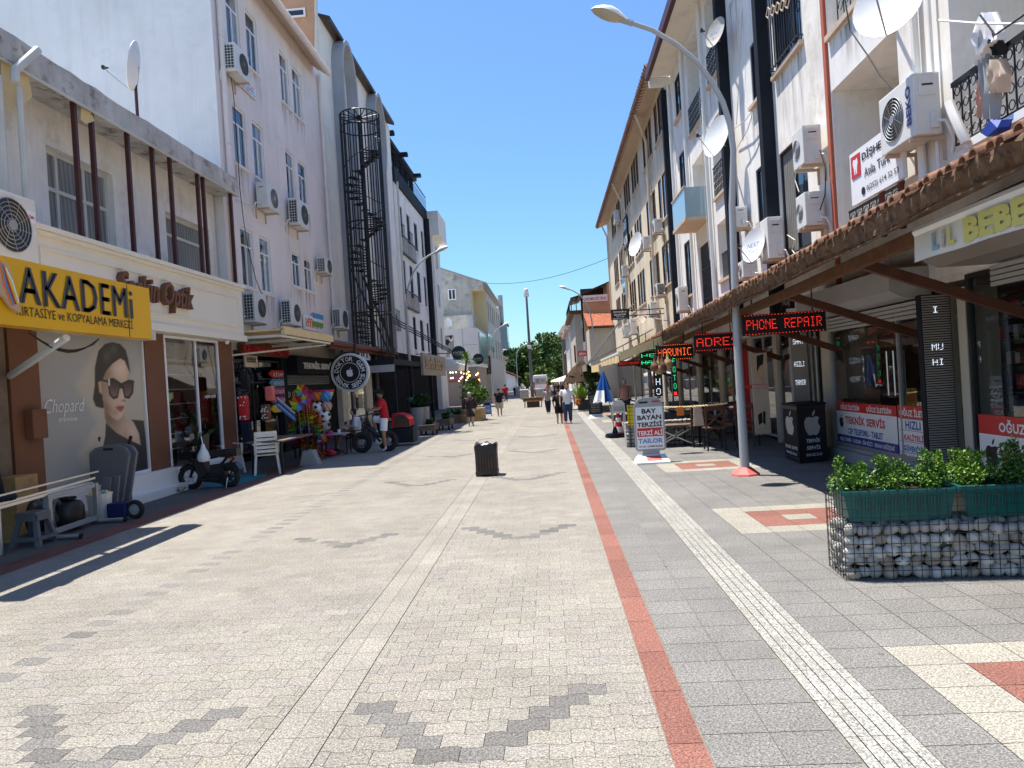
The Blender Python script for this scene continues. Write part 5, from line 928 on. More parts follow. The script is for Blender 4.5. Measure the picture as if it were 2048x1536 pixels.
def vsign(px, py0, py1, wpx, Y, s, col, label, red=False):
    a, c = ony(px-wpx/2, py0, Y), ony(px+wpx/2, py1, Y); S = thing('led_sign', label, 'LED sign', ((a.x+c.x)/2, Y, c.z)); b = MB(); b.box(a.x, c.x, Y, Y+.08, c.z, a.z); b.build('housing', M['black_plastic'], S); n = len(s); hz = (a.z-c.z)*(.85 if red else 1)/n
    for i, ch in enumerate(s): led(ch, ((a.x+c.x)/2, Y, a.z-hz*(i+.5)), EX, UP, hz*.68, M[col], S, (c.x-a.x)*.55)
    if red: f = MB(); f.box(a.x+.03, c.x-.03, Y-.006, Y-.002, c.z+.03, c.z+(a.z-c.z)*.11); f.build('red_label', M['led_red'], S)
vsign(1316, 735, 792, 20, 19.0, 'PHO', 'led_white', 'upright black sign with white letters PHO below the gourds'); vsign(1349, 714, 792, 15, 17.6, 'FOTO', 'led_green', 'upright black sign with green letters FOTO and a red tag', True)
# menu board on the wall, dark screens and box signs by the passage
S = thing('passage_sign', 'small black framed sign reading ERDENER PASAJI', 'sign', (4.9, 14.6, 2.7)); a, c = ony(1563, 618, 14.3), ony(1588, 583, 14.3); b = MB(); b.box(a.x, c.x, 14.3, 14.34, a.z, c.z); b.build('panel', M['ink'], S); text('ERDENER\nPASAJI', ((a.x+c.x)/2, 14.3, (a.z+c.z)/2), EX, UP, (c.z-a.z)*.8, M['off_white'], S, w=(c.x-a.x)*.85, bold=.01)
gL, gM, gR = gnd(1571, 917), gnd(1600, 928), gnd(1657, 922); S = thing('sign_box', 'black advertising box with white fruit emblems at the shop step', 'sign box', (gM.x, gM.y, 0)); hB = ony(1600, 815, gM.y).z
bk = Vector((gR.x+(gL.x-gM.x), gR.y+(gL.y-gM.y), 0)); P = [gL, gM, gR, bk]; b = MB(); b.prism([(p.x, p.y, .02) for p in P], (0, 0, hB)); b.build('box', M['black_plastic'], S); b = MB(); b.prism([(p.x+(p.x-(gL.x+gR.x)/2)*.04, p.y+(p.y-(gL.y+gR.y)/2)*.04, hB+.02) for p in P], (0, 0, .04)); b.build('lid', M['anthracite'], S)
def boxface(p, q, inset, items, mk):
    d = (q-p); n_ = Vector((d.y, -d.x, 0)).normalized(); L_ = d.length; d.normalize(); f = MB(); e = n_*.006
    A = p+d*inset+e; Bq = q-d*inset+e; f.poly([(A.x, A.y, .1), (Bq.x, Bq.y, .1), (Bq.x, Bq.y, hB-.05), (A.x, A.y, hB-.05)]); o = f.build('face', M[mk], S)
    c = (p+q)/2+n_*.008
    for s_, z, h, w_ in items: text(s_, (c.x, c.y, z), d, UP, h, M['white_clean'], S, w=L_*w_, bold=.01, depth=.002)
    f = MB(); sc_ = L_*.62; lst = [(0, -.42), (.12, -.47), (.25, -.45), (.37, -.28), (.44, -.05), (.36, .02), (.31, .14), (.33, .26), (.41, .35), (.30, .43), (.16, .43), (0, .38), (-.16, .43), (-.32, .41), (-.43, .27), (-.46, .05), (-.40, -.2), (-.27, -.42), (-.12, -.47)]; lf = [(.01, .46), (.02, .60), (.12, .72), (.19, .74), (.17, .60), (.09, .49)]
    sz = .62
    for pl in (lst, lf): f.poly([(c.x+d.x*u*sc_+n_.x*.003, c.y+d.y*u*sc_+n_.y*.003, hB*.66+v*min(sz*.62, .42)) for u, v in pl])
    f.build('fruit_emblem', M['shutter_grey'], S)
boxface(gL, gM, .02, [('TEKNİK SERVİS', .28, .08, .85), ('0534 252 22 63', .16, .05, .7)], 'anthracite'); boxface(gM, gR, .03, [('TEKNİK', .42, .09, .5), ('SERVİS', .29, .09, .48), ('0534 252 22 63', .15, .05, .55)], 'ink')
S = thing('display_board', 'tall dark screen with small white lines beside the dark doorway', 'display', (4.9, 15, 0)); a, c = ony(1588, 800, 14.4), ony(1610, 668, 14.4); b = MB(); b.box(a.x, c.x, 14.4, 14.46, .3, c.z); b.build('screen', M['taupe'], S)
for py, s_ in ((683, 'SAAT'), (728, 'HIZLI'), (765, 'TAMIR')): led(s_, ((a.x+c.x)/2, 14.4, ony(1597, py, 14.4).z), EX, UP, .10, M['led_white'], S, .2)
S = thing('barber_poster', 'tall pale poster with two dark haired heads in profile', 'poster', (5.0, 15.5, .3)); a, c = ony(1511, 869, 15.9), ony(1533, 705, 15.9); b = MB(); b.box(a.x, c.x, 15.9, 15.93, a.z, c.z); b.build('sheet', M['tan_trim'], S)
for (pts, mk) in (([(1513, 712), (1527, 708), (1526, 728), (1519, 733), (1514, 745)], 'hair_dark'), ([(1519, 733), (1527, 728), (1528, 752), (1526, 772), (1521, 762), (1514, 745)], 'poster_skin'), ([(1516, 830), (1524, 824), (1525, 845), (1518, 850)], 'hair_dark'), ([(1526, 822), (1531, 824), (1531, 850), (1526, 845)], 'hair_dark')):
    f = MB(); f.poly([tuple(ony(px, py, 15.895)) for px, py in pts][::-1]); f.build('printed_head', M[mk], S)
a, c = ony(1482, 778, 15.88), ony(1532, 768, 15.88); f = MB(); f.box(a.x, c.x, 15.88, 15.89, a.z, c.z); fo = f.build('red_strip', M['sticker_red'], S); text('BERBER', ((a.x+c.x)/2+.12, 15.88, (a.z+c.z)/2), EX, UP, .06, M['white_clean'], fo, w=.3)
# ---- awnings on the right
S = thing('shop_awning', 'rolled white awning with a yellow lettered valance on the nearest shop', 'awning', (3.5, 6, 2.7)); XV = 3.36; yv0, yv1 = 2.6, onx(1830, 500, XV).y
n = 26
b = MB(); yy = np.linspace(yv0, yv1, n)
for i in range(n-1):
    w0, w1 = .012*math.sin(i*1.3), .012*math.sin((i+1)*1.3); b.poly([(XV+w0-.02, yy[i], 2.69), (XV-.0, yy[i], 2.93), (XV-.0, yy[i+1], 2.93), (XV+w1-.02, yy[i+1], 2.69)]); b.poly([(XV+w0-.012, yy[i], 2.69), (XV+w1-.012, yy[i+1], 2.69), (XV+.008, yy[i+1], 2.93), (XV+.008, yy[i], 2.93)])
vl = b.build('valance', M['white_plastic'], S)
b = MB(); b.tube([(XV+.03, yv0, 2.97), (XV+.03, yv1, 2.96)], .05, 8); b.build('front_rail', M['white_clean'], S, smooth=True)
b = MB(); b.poly([(XV+.05, yv0, 2.98), (5.3, yv0, 3.2), (5.3, yv1, 3.2), (XV+.05, yv1, 2.98)]); b.build('fabric', M['red_cloth'], S)
for s_, px, mk, h in (('L', 1877, 'pale_blue', .15), ('i', 1893, 'hair_grey', .15), ('L', 1909, 'pale_yellow', .15), ('BEBE', 1998, 'pale_yellow', .19)):
    c = onx(px, 480, XV); text(s_, (XV-.028, c.y, 2.81), mEY, UP, h, M[mk], S, w=None if s_ != 'BEBE' else .78, bold=.06, depth=.004)
S = thing('fabric_awning', 'open cream fabric awning with a scalloped valance in front of the tan block', 'awning', (3, 24, 2.4))
a0, a1 = onx(1247, 705, 2.15), onx(1385, 645, 3.3)
b = MB(); ya, yb = 19.2, 26.0; b.poly([(1.9, ya, 2.42), (1.9, yb, 2.36), (3.6, yb, 2.95), (3.6, ya, 3.0)]); b.poly([(1.9, ya, 2.40), (3.6, ya, 2.98), (3.6, yb, 2.93), (1.9, yb, 2.34)]); b.build('fabric', M['fabric_cream'], S)
b = MB(); n = 40; yy = np.linspace(ya, yb, n)
for i in range(n-1): b.poly([(1.88, yy[i], 2.40), (1.88, yy[i+1], 2.38), (1.88+.02*math.sin(i+1), yy[i+1], 2.14+.03*abs(math.sin(i*.8+.8))), (1.88+.02*math.sin(i), yy[i], 2.14+.03*abs(math.sin(i*.8)))])
for i in range(12): x0, x1 = 1.9+1.7*i/12, 1.9+1.7*(i+1)/12; b.poly([(x0, ya-.005, 2.41+.34*(x0-1.9)), (x1, ya-.005, 2.41+.34*(x1-1.9)), (x1, ya+.015*(i % 2), 2.41+.34*(x1-1.9)-.22), (x0, ya+.015*((i+1) % 2), 2.41+.34*(x0-1.9)-.22)])
b.build('valance', M['fabric_cream'], S)
b = MB(); b.bar((1.9, ya, 2.42), (1.9, yb, 2.38), .06, .06); b.build('front_rail', M['white_paint'], S)
S = thing('fabric_awning', 'smaller cream awning behind the blue and white parasol', 'awning', (2.4, 31, 2.4)); b = MB(); ya, yb = 28.5, 33.5; b.poly([(2.0, ya, 2.28), (2.0, yb, 2.25), (3.4, yb, 2.75), (3.4, ya, 2.8)]); b.poly([(2.0, ya, 2.27), (3.4, ya, 2.79), (3.4, yb, 2.74), (2.0, yb, 2.24)]); b.build('fabric', M['fabric_cream'], S); b = MB(); b.box(1.98, 2.0, ya, yb, 2.0, 2.3); b.build('valance', M['fabric_cream'], S)
S = thing('dark_awning', 'wide grey brown cafe awning beyond the cream ones', 'awning', (2.5, 40, 2.5)); b = MB(); P0 = [(1.9, 36, 2.45), (1.9, 45, 2.4), (5.3, 45, 3.9), (5.3, 36, 4.0)]; b.add(P0+[(x, y, z-.05) for x, y, z in P0], [(0, 1, 2, 3), (7, 6, 5, 4), (0, 3, 7, 4), (1, 0, 4, 5)]); b.box(1.88, 1.92, 36, 45, 2.1, 2.44); b.build('fabric', M['taupe'], S)
b = MB(); [b.bar((1.95, y, 2.4), (5.3, y+6, 6.0), .04, .04) for y in (36.2, 38)]; b.build('strut', M['dark_metal'], S)
# ---- terrace building and others beyond
B12 = thing('terrace_cafe_building', 'terracotta building with a roofed terrace cafe and a red tiled side roof', 'building', (3.5, 66, 0)); T = lambda px, py, Y=62.: ony(px, py, Y)
xw = T(1167, 620).x; zs0, zs1 = T(1190, 603).z, T(1190, 590).z; b = MB(); b.box(xw, 14, 62, 62.3, 0, zs0-.02); b.box(T(1215, 600).x, 14, 62.01, 76, 0, T(1215, 566).z+.1); b.build('wall', M['terracotta_wall'], B12)
b = MB(); b.box(xw+.02, 14, 66, 66.3, 5, T(1190, 572).z+.3); b.build('terrace_dark_fill', M['wood_dark'], B12)  # added dark sheet, makes the space under the roof read as dark underside
b = MB(); q = [T(1161, 590), T(1221, 564), T(1215, 575, 76), T(1150, 604, 76)]; b.add([tuple(p) for p in q]+[(p.x, p.y, p.z+.12) for p in q], [(0, 3, 2, 1), (4, 5, 6, 7), (0, 1, 5, 4), (3, 0, 4, 7), (1, 2, 6, 5)]); b.build('terrace_roof', M['wood_dark'], B12)
q = [T(1141, 598, 67), T(1165, 590, 67), T(1158, 606, 80), T(1138, 612, 80)]; b = MB(); b.add([tuple(p) for p in q]+[(p.x, p.y, p.z+.12) for p in q], [(0, 3, 2, 1), (4, 5, 6, 7), (0, 1, 5, 4), (3, 0, 4, 7)]); b.build('balcony_roof', M['wood_dark'], B12)
for px in (1143, 1153, 1163): b = MB(); p = T(px, 622, 67); b.tube([p, (p.x, p.y, T(px, 595, 67).z)], .05, 6); b.build('terrace_post', M['black_metal'], B12)
b = MB(); b.box(xw, T(1215, 600).x, 61.9, 61.98, zs0, zs1); pb_ = b.build('sign_panel', M['white_paint'], B12); text('CAFE MELODİ TERAS', ((xw+T(1215, 600).x)/2, 61.9, (zs0+zs1)/2), EX, UP, (zs1-zs0)*.6, M['magenta'], pb_, w=(T(1215, 600).x-xw)*.9, bold=.02)
xf0 = T(1141, 640, 66).x; zf = T(1150, 622, 66).z; b = MB(); b.box(xf0+.35, xw+.0-.01, 66, 80, 0, zf-.3); b.build('front_wall', M['beige_wall'], B12); b = MB(); b.box(xf0-.15, xw+.4, 65.6, 80, zf-.28, zf); b.build('terrace_slab', M['wood_brown'], B12); railing(B12, 'y', 65.7, -1, xf0, xw, zf+.02, zf+.9, m='dark_metal', step=.15); railing(B12, 'x', xf0, -1, 65.8, 78, zf+.02, zf+.9, m='dark_metal', step=.3)
for z in (3.2, 1.0): window(B12, 'x', xf0+.35, -1, 67, 69, z, z+1.6, -.02, mul=(.5,), fm='wood_brown', gm='glass_dark')
e0, e1, r1, r0 = T(1177, 654, 57), T(1236, 651, 57), T(1224, 627, 61.9), T(1167.5, 628, 61.9); b = MB(); b.add([tuple(e0), tuple(e1+Vector((3, 0, 0))), tuple(r1+Vector((3, 0, 0))), tuple(r0)], [(0, 1, 2, 3)]); n = 34
for i in range(n+1): t = i/n; p, q = e0.lerp(e1, t), r0.lerp(r1, t); b.tube([p+Vector((0, 0, .02)), q+Vector((0, 0, .02))], .055, 6)
b.build('tiled_roof', M['tile_red'], B12); b = MB(); b.box(e0.x+.05, 9, 57.3, 61.85, 0, e0.z-.12); b.build('side_wall', M['beige_wall'], B12); b = MB(); b.bar(e0-Vector((0, 0, .08)), e1-Vector((0, 0, .08)), .1, .1); b.build('eave_board', M['wood_dark'], B12)
S = thing('market_sign', 'small red sign reading BİM above the cafe awnings', 'sign', (2.6, 61, 3)); a, c = ony(1156, 713, 58), ony(1173, 701, 58); b = MB(); b.box(a.x, c.x, 58, 58.1, a.z, c.z); b.build('panel', M['sticker_red'], S); text('BİM', ((a.x+c.x)/2, 58, (a.z+c.z)/2), EX, UP, (c.z-a.z)*.6, M['white_clean'], S, w=(c.x-a.x)*.7, bold=.02)
far_block('narrow_building', 'narrow pale building with dark shutters just past the terrace cafe', 2.6, 85, 100, 7.2, 'plaster_white', -1, 1); far_block('grey_building', 'low grey stone building at the far right end', 3.2, 101, 116, 5.6, 'beige_wall', -1, 1)
S = thing('clock_tower', 'squat stone chimney tower with a conical cap at the far end', 'tower', (2.9, 120, 0)); b = MB(); a = ony(1128, 680, 120); b.lathe([(.9, 0), (.85, a.z), (1.1, a.z+.1), (1.1, a.z+.5)], (a.x+.4, 120, 0), 10); b.build('shaft', M['wood_grey'], S); b = MB(); b.lathe([(1.5, a.z+.5), (1.3, a.z+1.2), (.5, a.z+2.4), (.05, a.z+2.7)], (a.x+.4, 120, 0), 10); b.build('cap', M['wood_grey'], S)
S = thing('hairdresser_sign', 'black box sign reading İSTANBUL KUAFÖR on a bracket from the tan block', 'sign', (4.2, 34, 4)); Yk = 33.; a, c = ony(1223, 640, Yk), ony(1258, 617, Yk); b = MB(); b.box(a.x, c.x, Yk, Yk+.15, a.z, c.z); b.build('box', M['ink'], S); hh = c.z-a.z
for s_, f_, h, w_ in (('İSTANBUL', .76, .2, .75), ('KUAFÖR', .48, .2, .65), ('Saki Tüngü', .25, .12, .42), ('@istanbulkuafor', .09, .07, .85)): text(s_, ((a.x+c.x)/2, Yk, a.z+hh*f_), EX, UP, hh*h, M['white_clean'], S, w=(c.x-a.x)*w_, bold=.02)
b = MB(); b.bar((c.x, Yk+.07, a.z+hh*.8), (5.4, Yk+.07, a.z+hh*.8), .04, .04); b.bar((c.x, Yk+.07, a.z+hh*.3), (5.4, Yk+.07, a.z+hh*.3), .04, .04); b.build('bracket', M['dark_metal'], S)
# ================================================================ AIR CONDITIONERS, DISHES, LAMPS, WIRES
def ac(side, X, yf, yn, z0, H_, label, style=0):
    """outdoor unit; X = wall plane, yn/yf = near and far end along the street, front face towards the street"""
    o = 1 if side == 'L' else -1; D = .34; gap = .10; xb = X + o*gap; xf = xb + o*D; ya, yb = min(yn, yf), max(yn, yf); L_ = yb-ya
    t_ = thing('air_conditioner', label, 'air conditioner', (X, (ya+yb)/2, z0)); b = MB(); b.bbox(xb, xf, ya, yb, z0, z0+H_, 0, .018); b.build('casing', M['ac_white'], t_)
    r = min(H_*.43, L_*.30); yc = ya + L_*(.60 if side == 'R' else .60); zc = z0+H_*.5; f = MB()
    f.disc((xf+o*.004, yc, zc), EX, r, 28, .006); f.build('fan_opening', M['ac_dark'], t_); f = MB()
    for q in np.linspace(.25, 1.0, 6): f.ring((xf+o*.012, yc, zc), EX, r*q, .006, 26, 4)
    for q in range(10): a = q*math.pi/5; f.bar((xf+o*.012, yc+r*.15*math.cos(a), zc+r*.15*math.sin(a)), (xf+o*.012, yc+r*math.cos(a+.5), zc+r*math.sin(a+.5)), .006, .006)
    f.disc((xf+o*.016, yc, zc), EX, r*.2, 14, .01); f.build('fan_grille', M['ac_grille' if style == 1 else 'grey_metal'], t_)
    f = MB()
    if style == 1:                                               # open coil end seen from the camera
        f.box(xb+o*.03, xf-o*.03, ya-.004, ya-.001, z0+H_*.08, z0+H_*.92); f.build('coil_end', M['ac_dark'], t_); f = MB()
        for z in np.linspace(z0+H_*.1, z0+H_*.9, 9): f.bar((xb+o*.03, ya-.008, z), (xf-o*.03, ya-.008, z), .012, .012)
        for x in np.linspace(xb+o*.04, xf-o*.04, 4): f.bar((x, ya-.008, z0+H_*.1), (x, ya-.008, z0+H_*.9), .012, .012)
        f.build('coil_guard', M['ac_white'], t_)
    else:
        f.bbox(xb+o*.06, xf-o*.06, ya-.02, ya+.01, z0+H_*.62, z0+H_*.93, 0, .008); f.build('service_cover', M['ac_white'], t_); f = MB(); f.box(xb+o*.10, xf-o*.10, ya-.024, ya-.019, z0+H_*.78, z0+H_*.81); f.build('cover_grip', M['ac_dark'], t_)
        f = MB(); f.bbox(xb+o*.05, xb+o*.15, ya-.05, ya, z0+H_*.08, z0+H_*.34, 0, .01); f.build('valve_cover', M['ac_white'], t_)
    for y in (ya+.12, yb-.12): f = MB(); f.bar((X, y, z0-.03), (xf+o*.02, y, z0-.03), .04, .05); f.bar((X+o*.02, y, z0-.32), (X+o*.02, y, z0), .04, .03); f.build('bracket_arm', M['tan_trim'], t_)
    f = MB(); f.tube([(xb+o*.08, ya-.03, z0+H_*.2), (xb+o*.02, ya-.13, z0+H_*.15), (X+o*.03, ya-.12, z0-.1), (X+o*.02, ya-.05, z0-.28)], .022, 6); f.build('pipe', M['fabric_white'], t_, smooth=True); return t_
def acR(pxf, pxc, pyt, pyb, label, style=0, X=XR):
    xf = X-.44; a, c = onx(pxf, (pyt+pyb)/2, xf), onx(pxc, (pyt+pyb)/2, xf); z1, z0 = onx(pxc, pyt, xf).z, onx(pxc, pyb, xf).z; return ac('R', X, a.y, c.y, z0, z1-z0, label, style)
big = acR(1757, 1828, 143, 272, 'large clean air conditioner with blue brand lettering over the dentist sign')
xf_ = XR-.44; q = onx(1817, 210, xf_); text('BEKO', (xf_, q.y, onx(1817, 212, xf_).z), (0, 0, 1), (0, 1, 0), .13, M['sticker_blue'], big, w=.52, bold=.03, depth=.008)
acR(1584, 1606, 248, 328, 'beige air conditioner beside the orange strip, upper of the two')
acR(1592, 1611, 382, 452, 'air conditioner with side slats beside the orange strip, lower of the two')
acR(1520, 1536, 432, 518, 'air conditioner standing just above the tiled canopy right of the white dish')
acR(1458, 1468, 412, 455, 'small air conditioner on the dark pier behind the near lamp post')
acR(1476, 1486, 520, 555, 'low air conditioner half hidden behind the white dish by the lamp post')
acR(1351, 1358, 572, 622, 'white air conditioner standing on the canopy beside the first dark pier')
acR(1304, 1309, 436, 465, 'air conditioner on the tan wall, topmost of the near column'); acR(1282, 1287, 471, 498, 'air conditioner right of the dish on the tan wall')
acR(1309, 1314, 566, 592, 'grey window air conditioner on the tan wall near the dark pier', 1); acR(1296, 1302, 602, 630, 'air conditioner above the lower dish on the tan wall')
acR(1242, 1245, 529, 552, 'air conditioner above the light blue plate on the tan wall'); acR(1258, 1262, 637, 668, 'air conditioner just right of the hairdresser box sign'); acR(1245, 1248, 648, 674, 'low air conditioner behind the hairdresser box sign'); acR(1226, 1229, 418, 446, 'air conditioner at the far end of the tan wall under the eave')
def acL(pxc, pxf, pyt, pyb, label, style=0, X=XL):
    xf = X+.44; a, c = onx(pxc, (pyt+pyb)/2, xf), onx(pxf, (pyt+pyb)/2, xf); z1, z0 = onx(pxc, pyt, xf).z, onx(pxc, pyb, xf).z; return ac('L', X, c.y, a.y, z0, z1-z0, label, style)
acL(470, 497, 85, 138, 'topmost air conditioner on the lilac wall with an open coil end', 1); acL(534, 557, 364, 412, 'air conditioner on the lilac wall left of its larger neighbour'); acL(596, 617, 396, 447, 'air conditioner with louvred end under the right lilac windows', 1)
acL(651, 664, 514, 544, 'dark open air conditioner at the end of the lilac wall by the drainpipe', 1); acL(509, 533, 583, 643, 'big air conditioner resting over the awning beside the optician sign', 1); acL(582, 602, 598, 648, 'air conditioner left of the orange lettered travel sign', 1); acL(681, 697, 616, 655, 'air conditioner on the cream wall beside the spiral fire escape', 1)
n0 = ac('L', -7.75+.0, 10.15, 8.9, 3.98, .92, 'large near air conditioner with a red KLİMA sticker above the yellow sign'); f = MB(); f.box(-7.31+.001, -7.305, 9.93, 10.12, 4.55, 4.72); st = f.build('sticker', M['white_clean'], n0); text('KLİMA', (-7.305, 10.02, 4.64), EY, UP, .06, M['red'], st, w=.16, bold=.02)
# ---- satellite dishes
def dish(c, nrm, r, label, mount, mk='off_white', txt=None, sx=.88):
    c, nrm = Vector(c), Vector(nrm).normalized(); t_ = thing('satellite_dish', label, 'satellite dish', tuple(c)); b = MB(); a = nrm.cross(Vector((0, 0, 1))).normalized(); u = a.cross(nrm).normalized(); n = 26; vs = []
    for i, q in enumerate(np.linspace(0, 1, 6)):
        for j in range(n): t = 2*math.pi*j/n; vs.append(c + (a*math.cos(t)*sx + u*math.sin(t))*r*max(q, .01) - nrm*r*.18*(1-q*q))
    fs = [(i*n+j, i*n+(j+1) % n, (i+1)*n+(j+1) % n, (i+1)*n+j) for i in range(5) for j in range(n)]; b.add(vs, fs); k_ = len(vs); b.add([v - nrm*.012 for v in vs], [f[::-1] for f in fs]); b.add([vs[5*n+j] for j in range(n)]+[vs[5*n+j]-nrm*.012 for j in range(n)], [(j, (j+1) % n, n+(j+1) % n, n+j) for j in range(n)]); b.build('reflector', M[mk], t_, smooth=True)
    e = c - u*r*.98; tip = c + nrm*r*1.05 - u*r*.35; b = MB(); b.tube([e, tip], .012, 5); b.build('feed_arm', M['grey_metal'], t_); b = MB(); b.tube([tip, tip - nrm*.10 + u*.03], [.035, .02], 8); b.bbox(tip.x-.03, tip.x+.03, tip.y-.04, tip.y+.04, tip.z-.03, tip.z+.05, 0, .01); b.build('receiver', M['dark_metal'], t_)
    b = MB(); b.tube([c - nrm*r*.2, Vector(mount)], .025, 6); b.build('mount', M['grey_metal'], t_)
    if txt: text(txt, c - nrm*r*.17 + nrm*.05, a*(-1 if a.dot(Vector((1, 0, 0))) < 0 else 1), u, r*.25, M['text_blue'], t_, w=r*.9)
    return t_
NR = (-.86, -.44, .24)
dish(onx(1775, 5, 4.75), (-.62, -.72, .3), .5, 'large white dish at the top right above the near parapet', (5.4, onx(1790, 60, 5.4).y, onx(1790, 60, 5.4).z), 'white_paint')
dish(onx(1430, 64, 4.9), NR, .40, 'lettered grey dish on the topmost balcony of the white block', (5.4, 20.6, 10.8), 'hair_grey', 'BULUT'); dish(onx(1432, 272, 4.8), NR, .56, 'pale blue white dish with aerials behind the near lamp arm', (5.4, 20.4, 7.8), 'white_paint'); dish(onx(1506, 490, 4.75), NR, .40, 'round white dish just above the canopy beside an air conditioner', (5.4, 17.6, 4.5), 'white_paint', 'NEXT')
dish(onx(1270, 488, 4.7), NR, .62, 'white dish on the middle of the tan wall', (5.4, 36, 7.8), 'white_paint'); dish(onx(1286, 631, 4.8), NR, .42, 'yellowed dish on the tan wall just above the canopy', (5.4, 31.6, 4.0), 'tan_trim')
rd = dish(onx(266, 132, -8.9), (-.93, -.30, .2), .55, 'white dish on a pole standing on the low concrete roof', (-9.05, onx(272, 150, -9.05).y, onx(272, 170, -9.05).z), 'white_paint'); b = MB(); q = onx(273, 200, -9.05); b.tube([(q.x, q.y, 7.85), (q.x, q.y, onx(273, 145, -9.05).z)], .035, 6); b.build('pole', M['brown_post'], rd)
dish((-9.6, 71.6, ony(897, 645, 71.6).z), (.8, -.5, .2), .5, 'small dish on the low parapet wall before the grey gable', (-9.6, 72.1, 7.2), 'white_paint'); dish(ony(881, 622, 70), (.85, -.45, .2), .5, 'small dish at the left foot of the grey gable', ony(884, 632, 70.5), 'white_paint')
# ---- street lamps
def lamp_mesh(t_, arm, side, zt, mk='pole_grey'):
    """arm: list of (dx, z) from the base; head follows the last direction"""
    b = MB(); b.tube([(t_.location.x+dx, t_.location.y, z) for dx, z in arm], [.078 - .04*min(1, z/zt) for dx, z in arm], 10); b.build('pole', M[mk], t_, smooth=True)
    (xa, za), (xb, zb) = arm[-2], arm[-1]; d = Vector((xb-xa, 0, zb-za)).normalized(); up = Vector((-d.z, 0, d.x)); up = up if up.z > 0 else -up; c = Vector((t_.location.x+xb, t_.location.y, zb)); L_ = .66; n = 9; prof = [(0, .055, .05), (.12, .09, .075), (.3, .15, .13), (.5, .19, .15), (.7, .18, .12), (.88, .12, .07), (1, .015, .01)]
    b = MB(); vs = []
    for f_, w_, h_ in prof:
        for j in range(n): a = math.pi*j/(n-1); vs.append(c + d*(f_*L_) + Vector((0, 1, 0))*w_*math.cos(a) + up*h_*math.sin(a))
    b.add(vs, [(i*n+j, (i+1)*n+j, (i+1)*n+j+1, i*n+j+1) for i in range(len(prof)-1) for j in range(n-1)]); b.build('head', M['white_paint'], t_, smooth=True)
    b = MB(); vs = []
    for f_, w_, h_ in prof:
        for j in range(n): a = math.pi*j/(n-1); vs.append(c + d*(f_*L_) + Vector((0, 1, 0))*w_*.97*math.cos(a) - up*h_*.42*math.sin(a))
    b.add(vs, [(i*n+j, i*n+j+1, (i+1)*n+j+1, (i+1)*n+j) for i in range(len(prof)-1) for j in range(n-1)]); b.build('lens', M['lamp_lens'], t_, smooth=True)
    b = MB(); b.tube([c-d*.1, c+d*.14], .055, 8); b.build('collar', M['grey_metal'], t_)
bx, by = 3.24, 12.47
N1 = thing('street_lamp', 'nearest grey street lamp with a curved arm and a red painted foot', 'street lamp', (bx, by, 0), 'street lamps along the pedestrian street')
arm = [(0, 0), (0, 2.5), (.05, 4.6), (ony(1467, 300, by).x-bx+.0, ony(1467, 300, by).z)] + [(ony(px, py, by).x-bx, ony(px, py, by).z) for px, py in ((1460, 250), (1446, 205), (1425, 165), (1395, 125), (1355, 90), (1305, 60), (1254, 43))]
lamp_mesh(N1, arm, 'R', 8); b = MB(); b.lathe([(.25, 0), (.24, .03), (.12, .12), (.10, .14)], (bx, by, 0), 8); b.build('foot', M['red_faded'], N1)
def lamp(px, py, o, label, z=8.1, bpx=None, Y=None):
    """o = direction of the arm along x"""
    if Y is None: d = ray(px, py); Y = float((z-HC)/d[2])
    hx = ony(px, py, Y).x; z = ony(px, py, Y).z; s_ = z/8.1; k_ = s_**1.6; xb = hx - o*2.05*k_
    t_ = thing('street_lamp', label, 'street lamp', (xb, Y, 0), 'street lamps along the pedestrian street'); arm = [(0, 0), (0, 3*s_), (0, 5.6*s_)] + [(o*q*k_, w*s_) for q, w in ((.05, 6.0), (.18, 6.6), (.42, 7.15), (.78, 7.6), (1.2, 7.9), (1.55, 8.03))]; lamp_mesh(t_, arm, '', z)
lamp(893, 500, 1, 'street lamp arching right in front of the white terrace block'); lamp(1121, 577, -1, 'street lamp standing before the red tiled side roof'); lamp(1013, 650, 1, 'street lamp in front of the far left shop fronts', Y=60.); lamp(1054, 689, 1, 'slim street lamp in front of the dark trees on the left'); lamp(1111, 670, -1, 'far street lamp beside the distant right buildings'); lamp(1106, 700, -1, 'smallest and lowest street lamp near the stone chimney tower')
# ---- camera mast in the middle of the street
mx, my = gnd(1066, 796).x, 70.; mx = ony(1065, 790, my).x; zt = ony(1051, 585, my).z
t_ = thing('camera_mast', 'tall grey mast with cameras rising from the middle of the street', 'mast', (mx, my, 0)); b = MB(); b.tube([(mx, my, 0), (mx, my, zt*.3), (mx, my, zt*.98)], [.19, .15, .10], 10); b.build('pole', M['stool_grey'], t_); b = MB(); b.bbox(mx-.25, mx+.25, my-.3, my+.2, zt*.96, zt, 0, .04); b.sph((mx, my-.1, zt+.2), .22, 10, 6); b.build('camera_head', M['white_paint'], t_, smooth=True)
b = MB(); b.bbox(mx-.2, mx+.2, my-.4, my, zt*.47, zt*.5, 0, .04); b.build('camera', M['white_paint'], t_)
for i, (dx, dy) in enumerate(((-.75, -.6), (.75, -.5))): g = thing('concrete_block', ['grey concrete block left of the mast foot', 'grey concrete block right of the mast foot'][i], 'block', (mx+dx, my+dy, 0), 'blocks at the mast foot'); b = MB(); b.bbox(mx+dx-.4, mx+dx+.4, my+dy-.4, my+dy+.4, 0, .86, 0, .05); b.build('body', M['concrete'], g); b = MB(); b.bbox(mx+dx-.44, mx+dx+.44, my+dy-.44, my+dy+.44, .86, .96, 0, .04); b.build('cap', M['white_paint'], g)
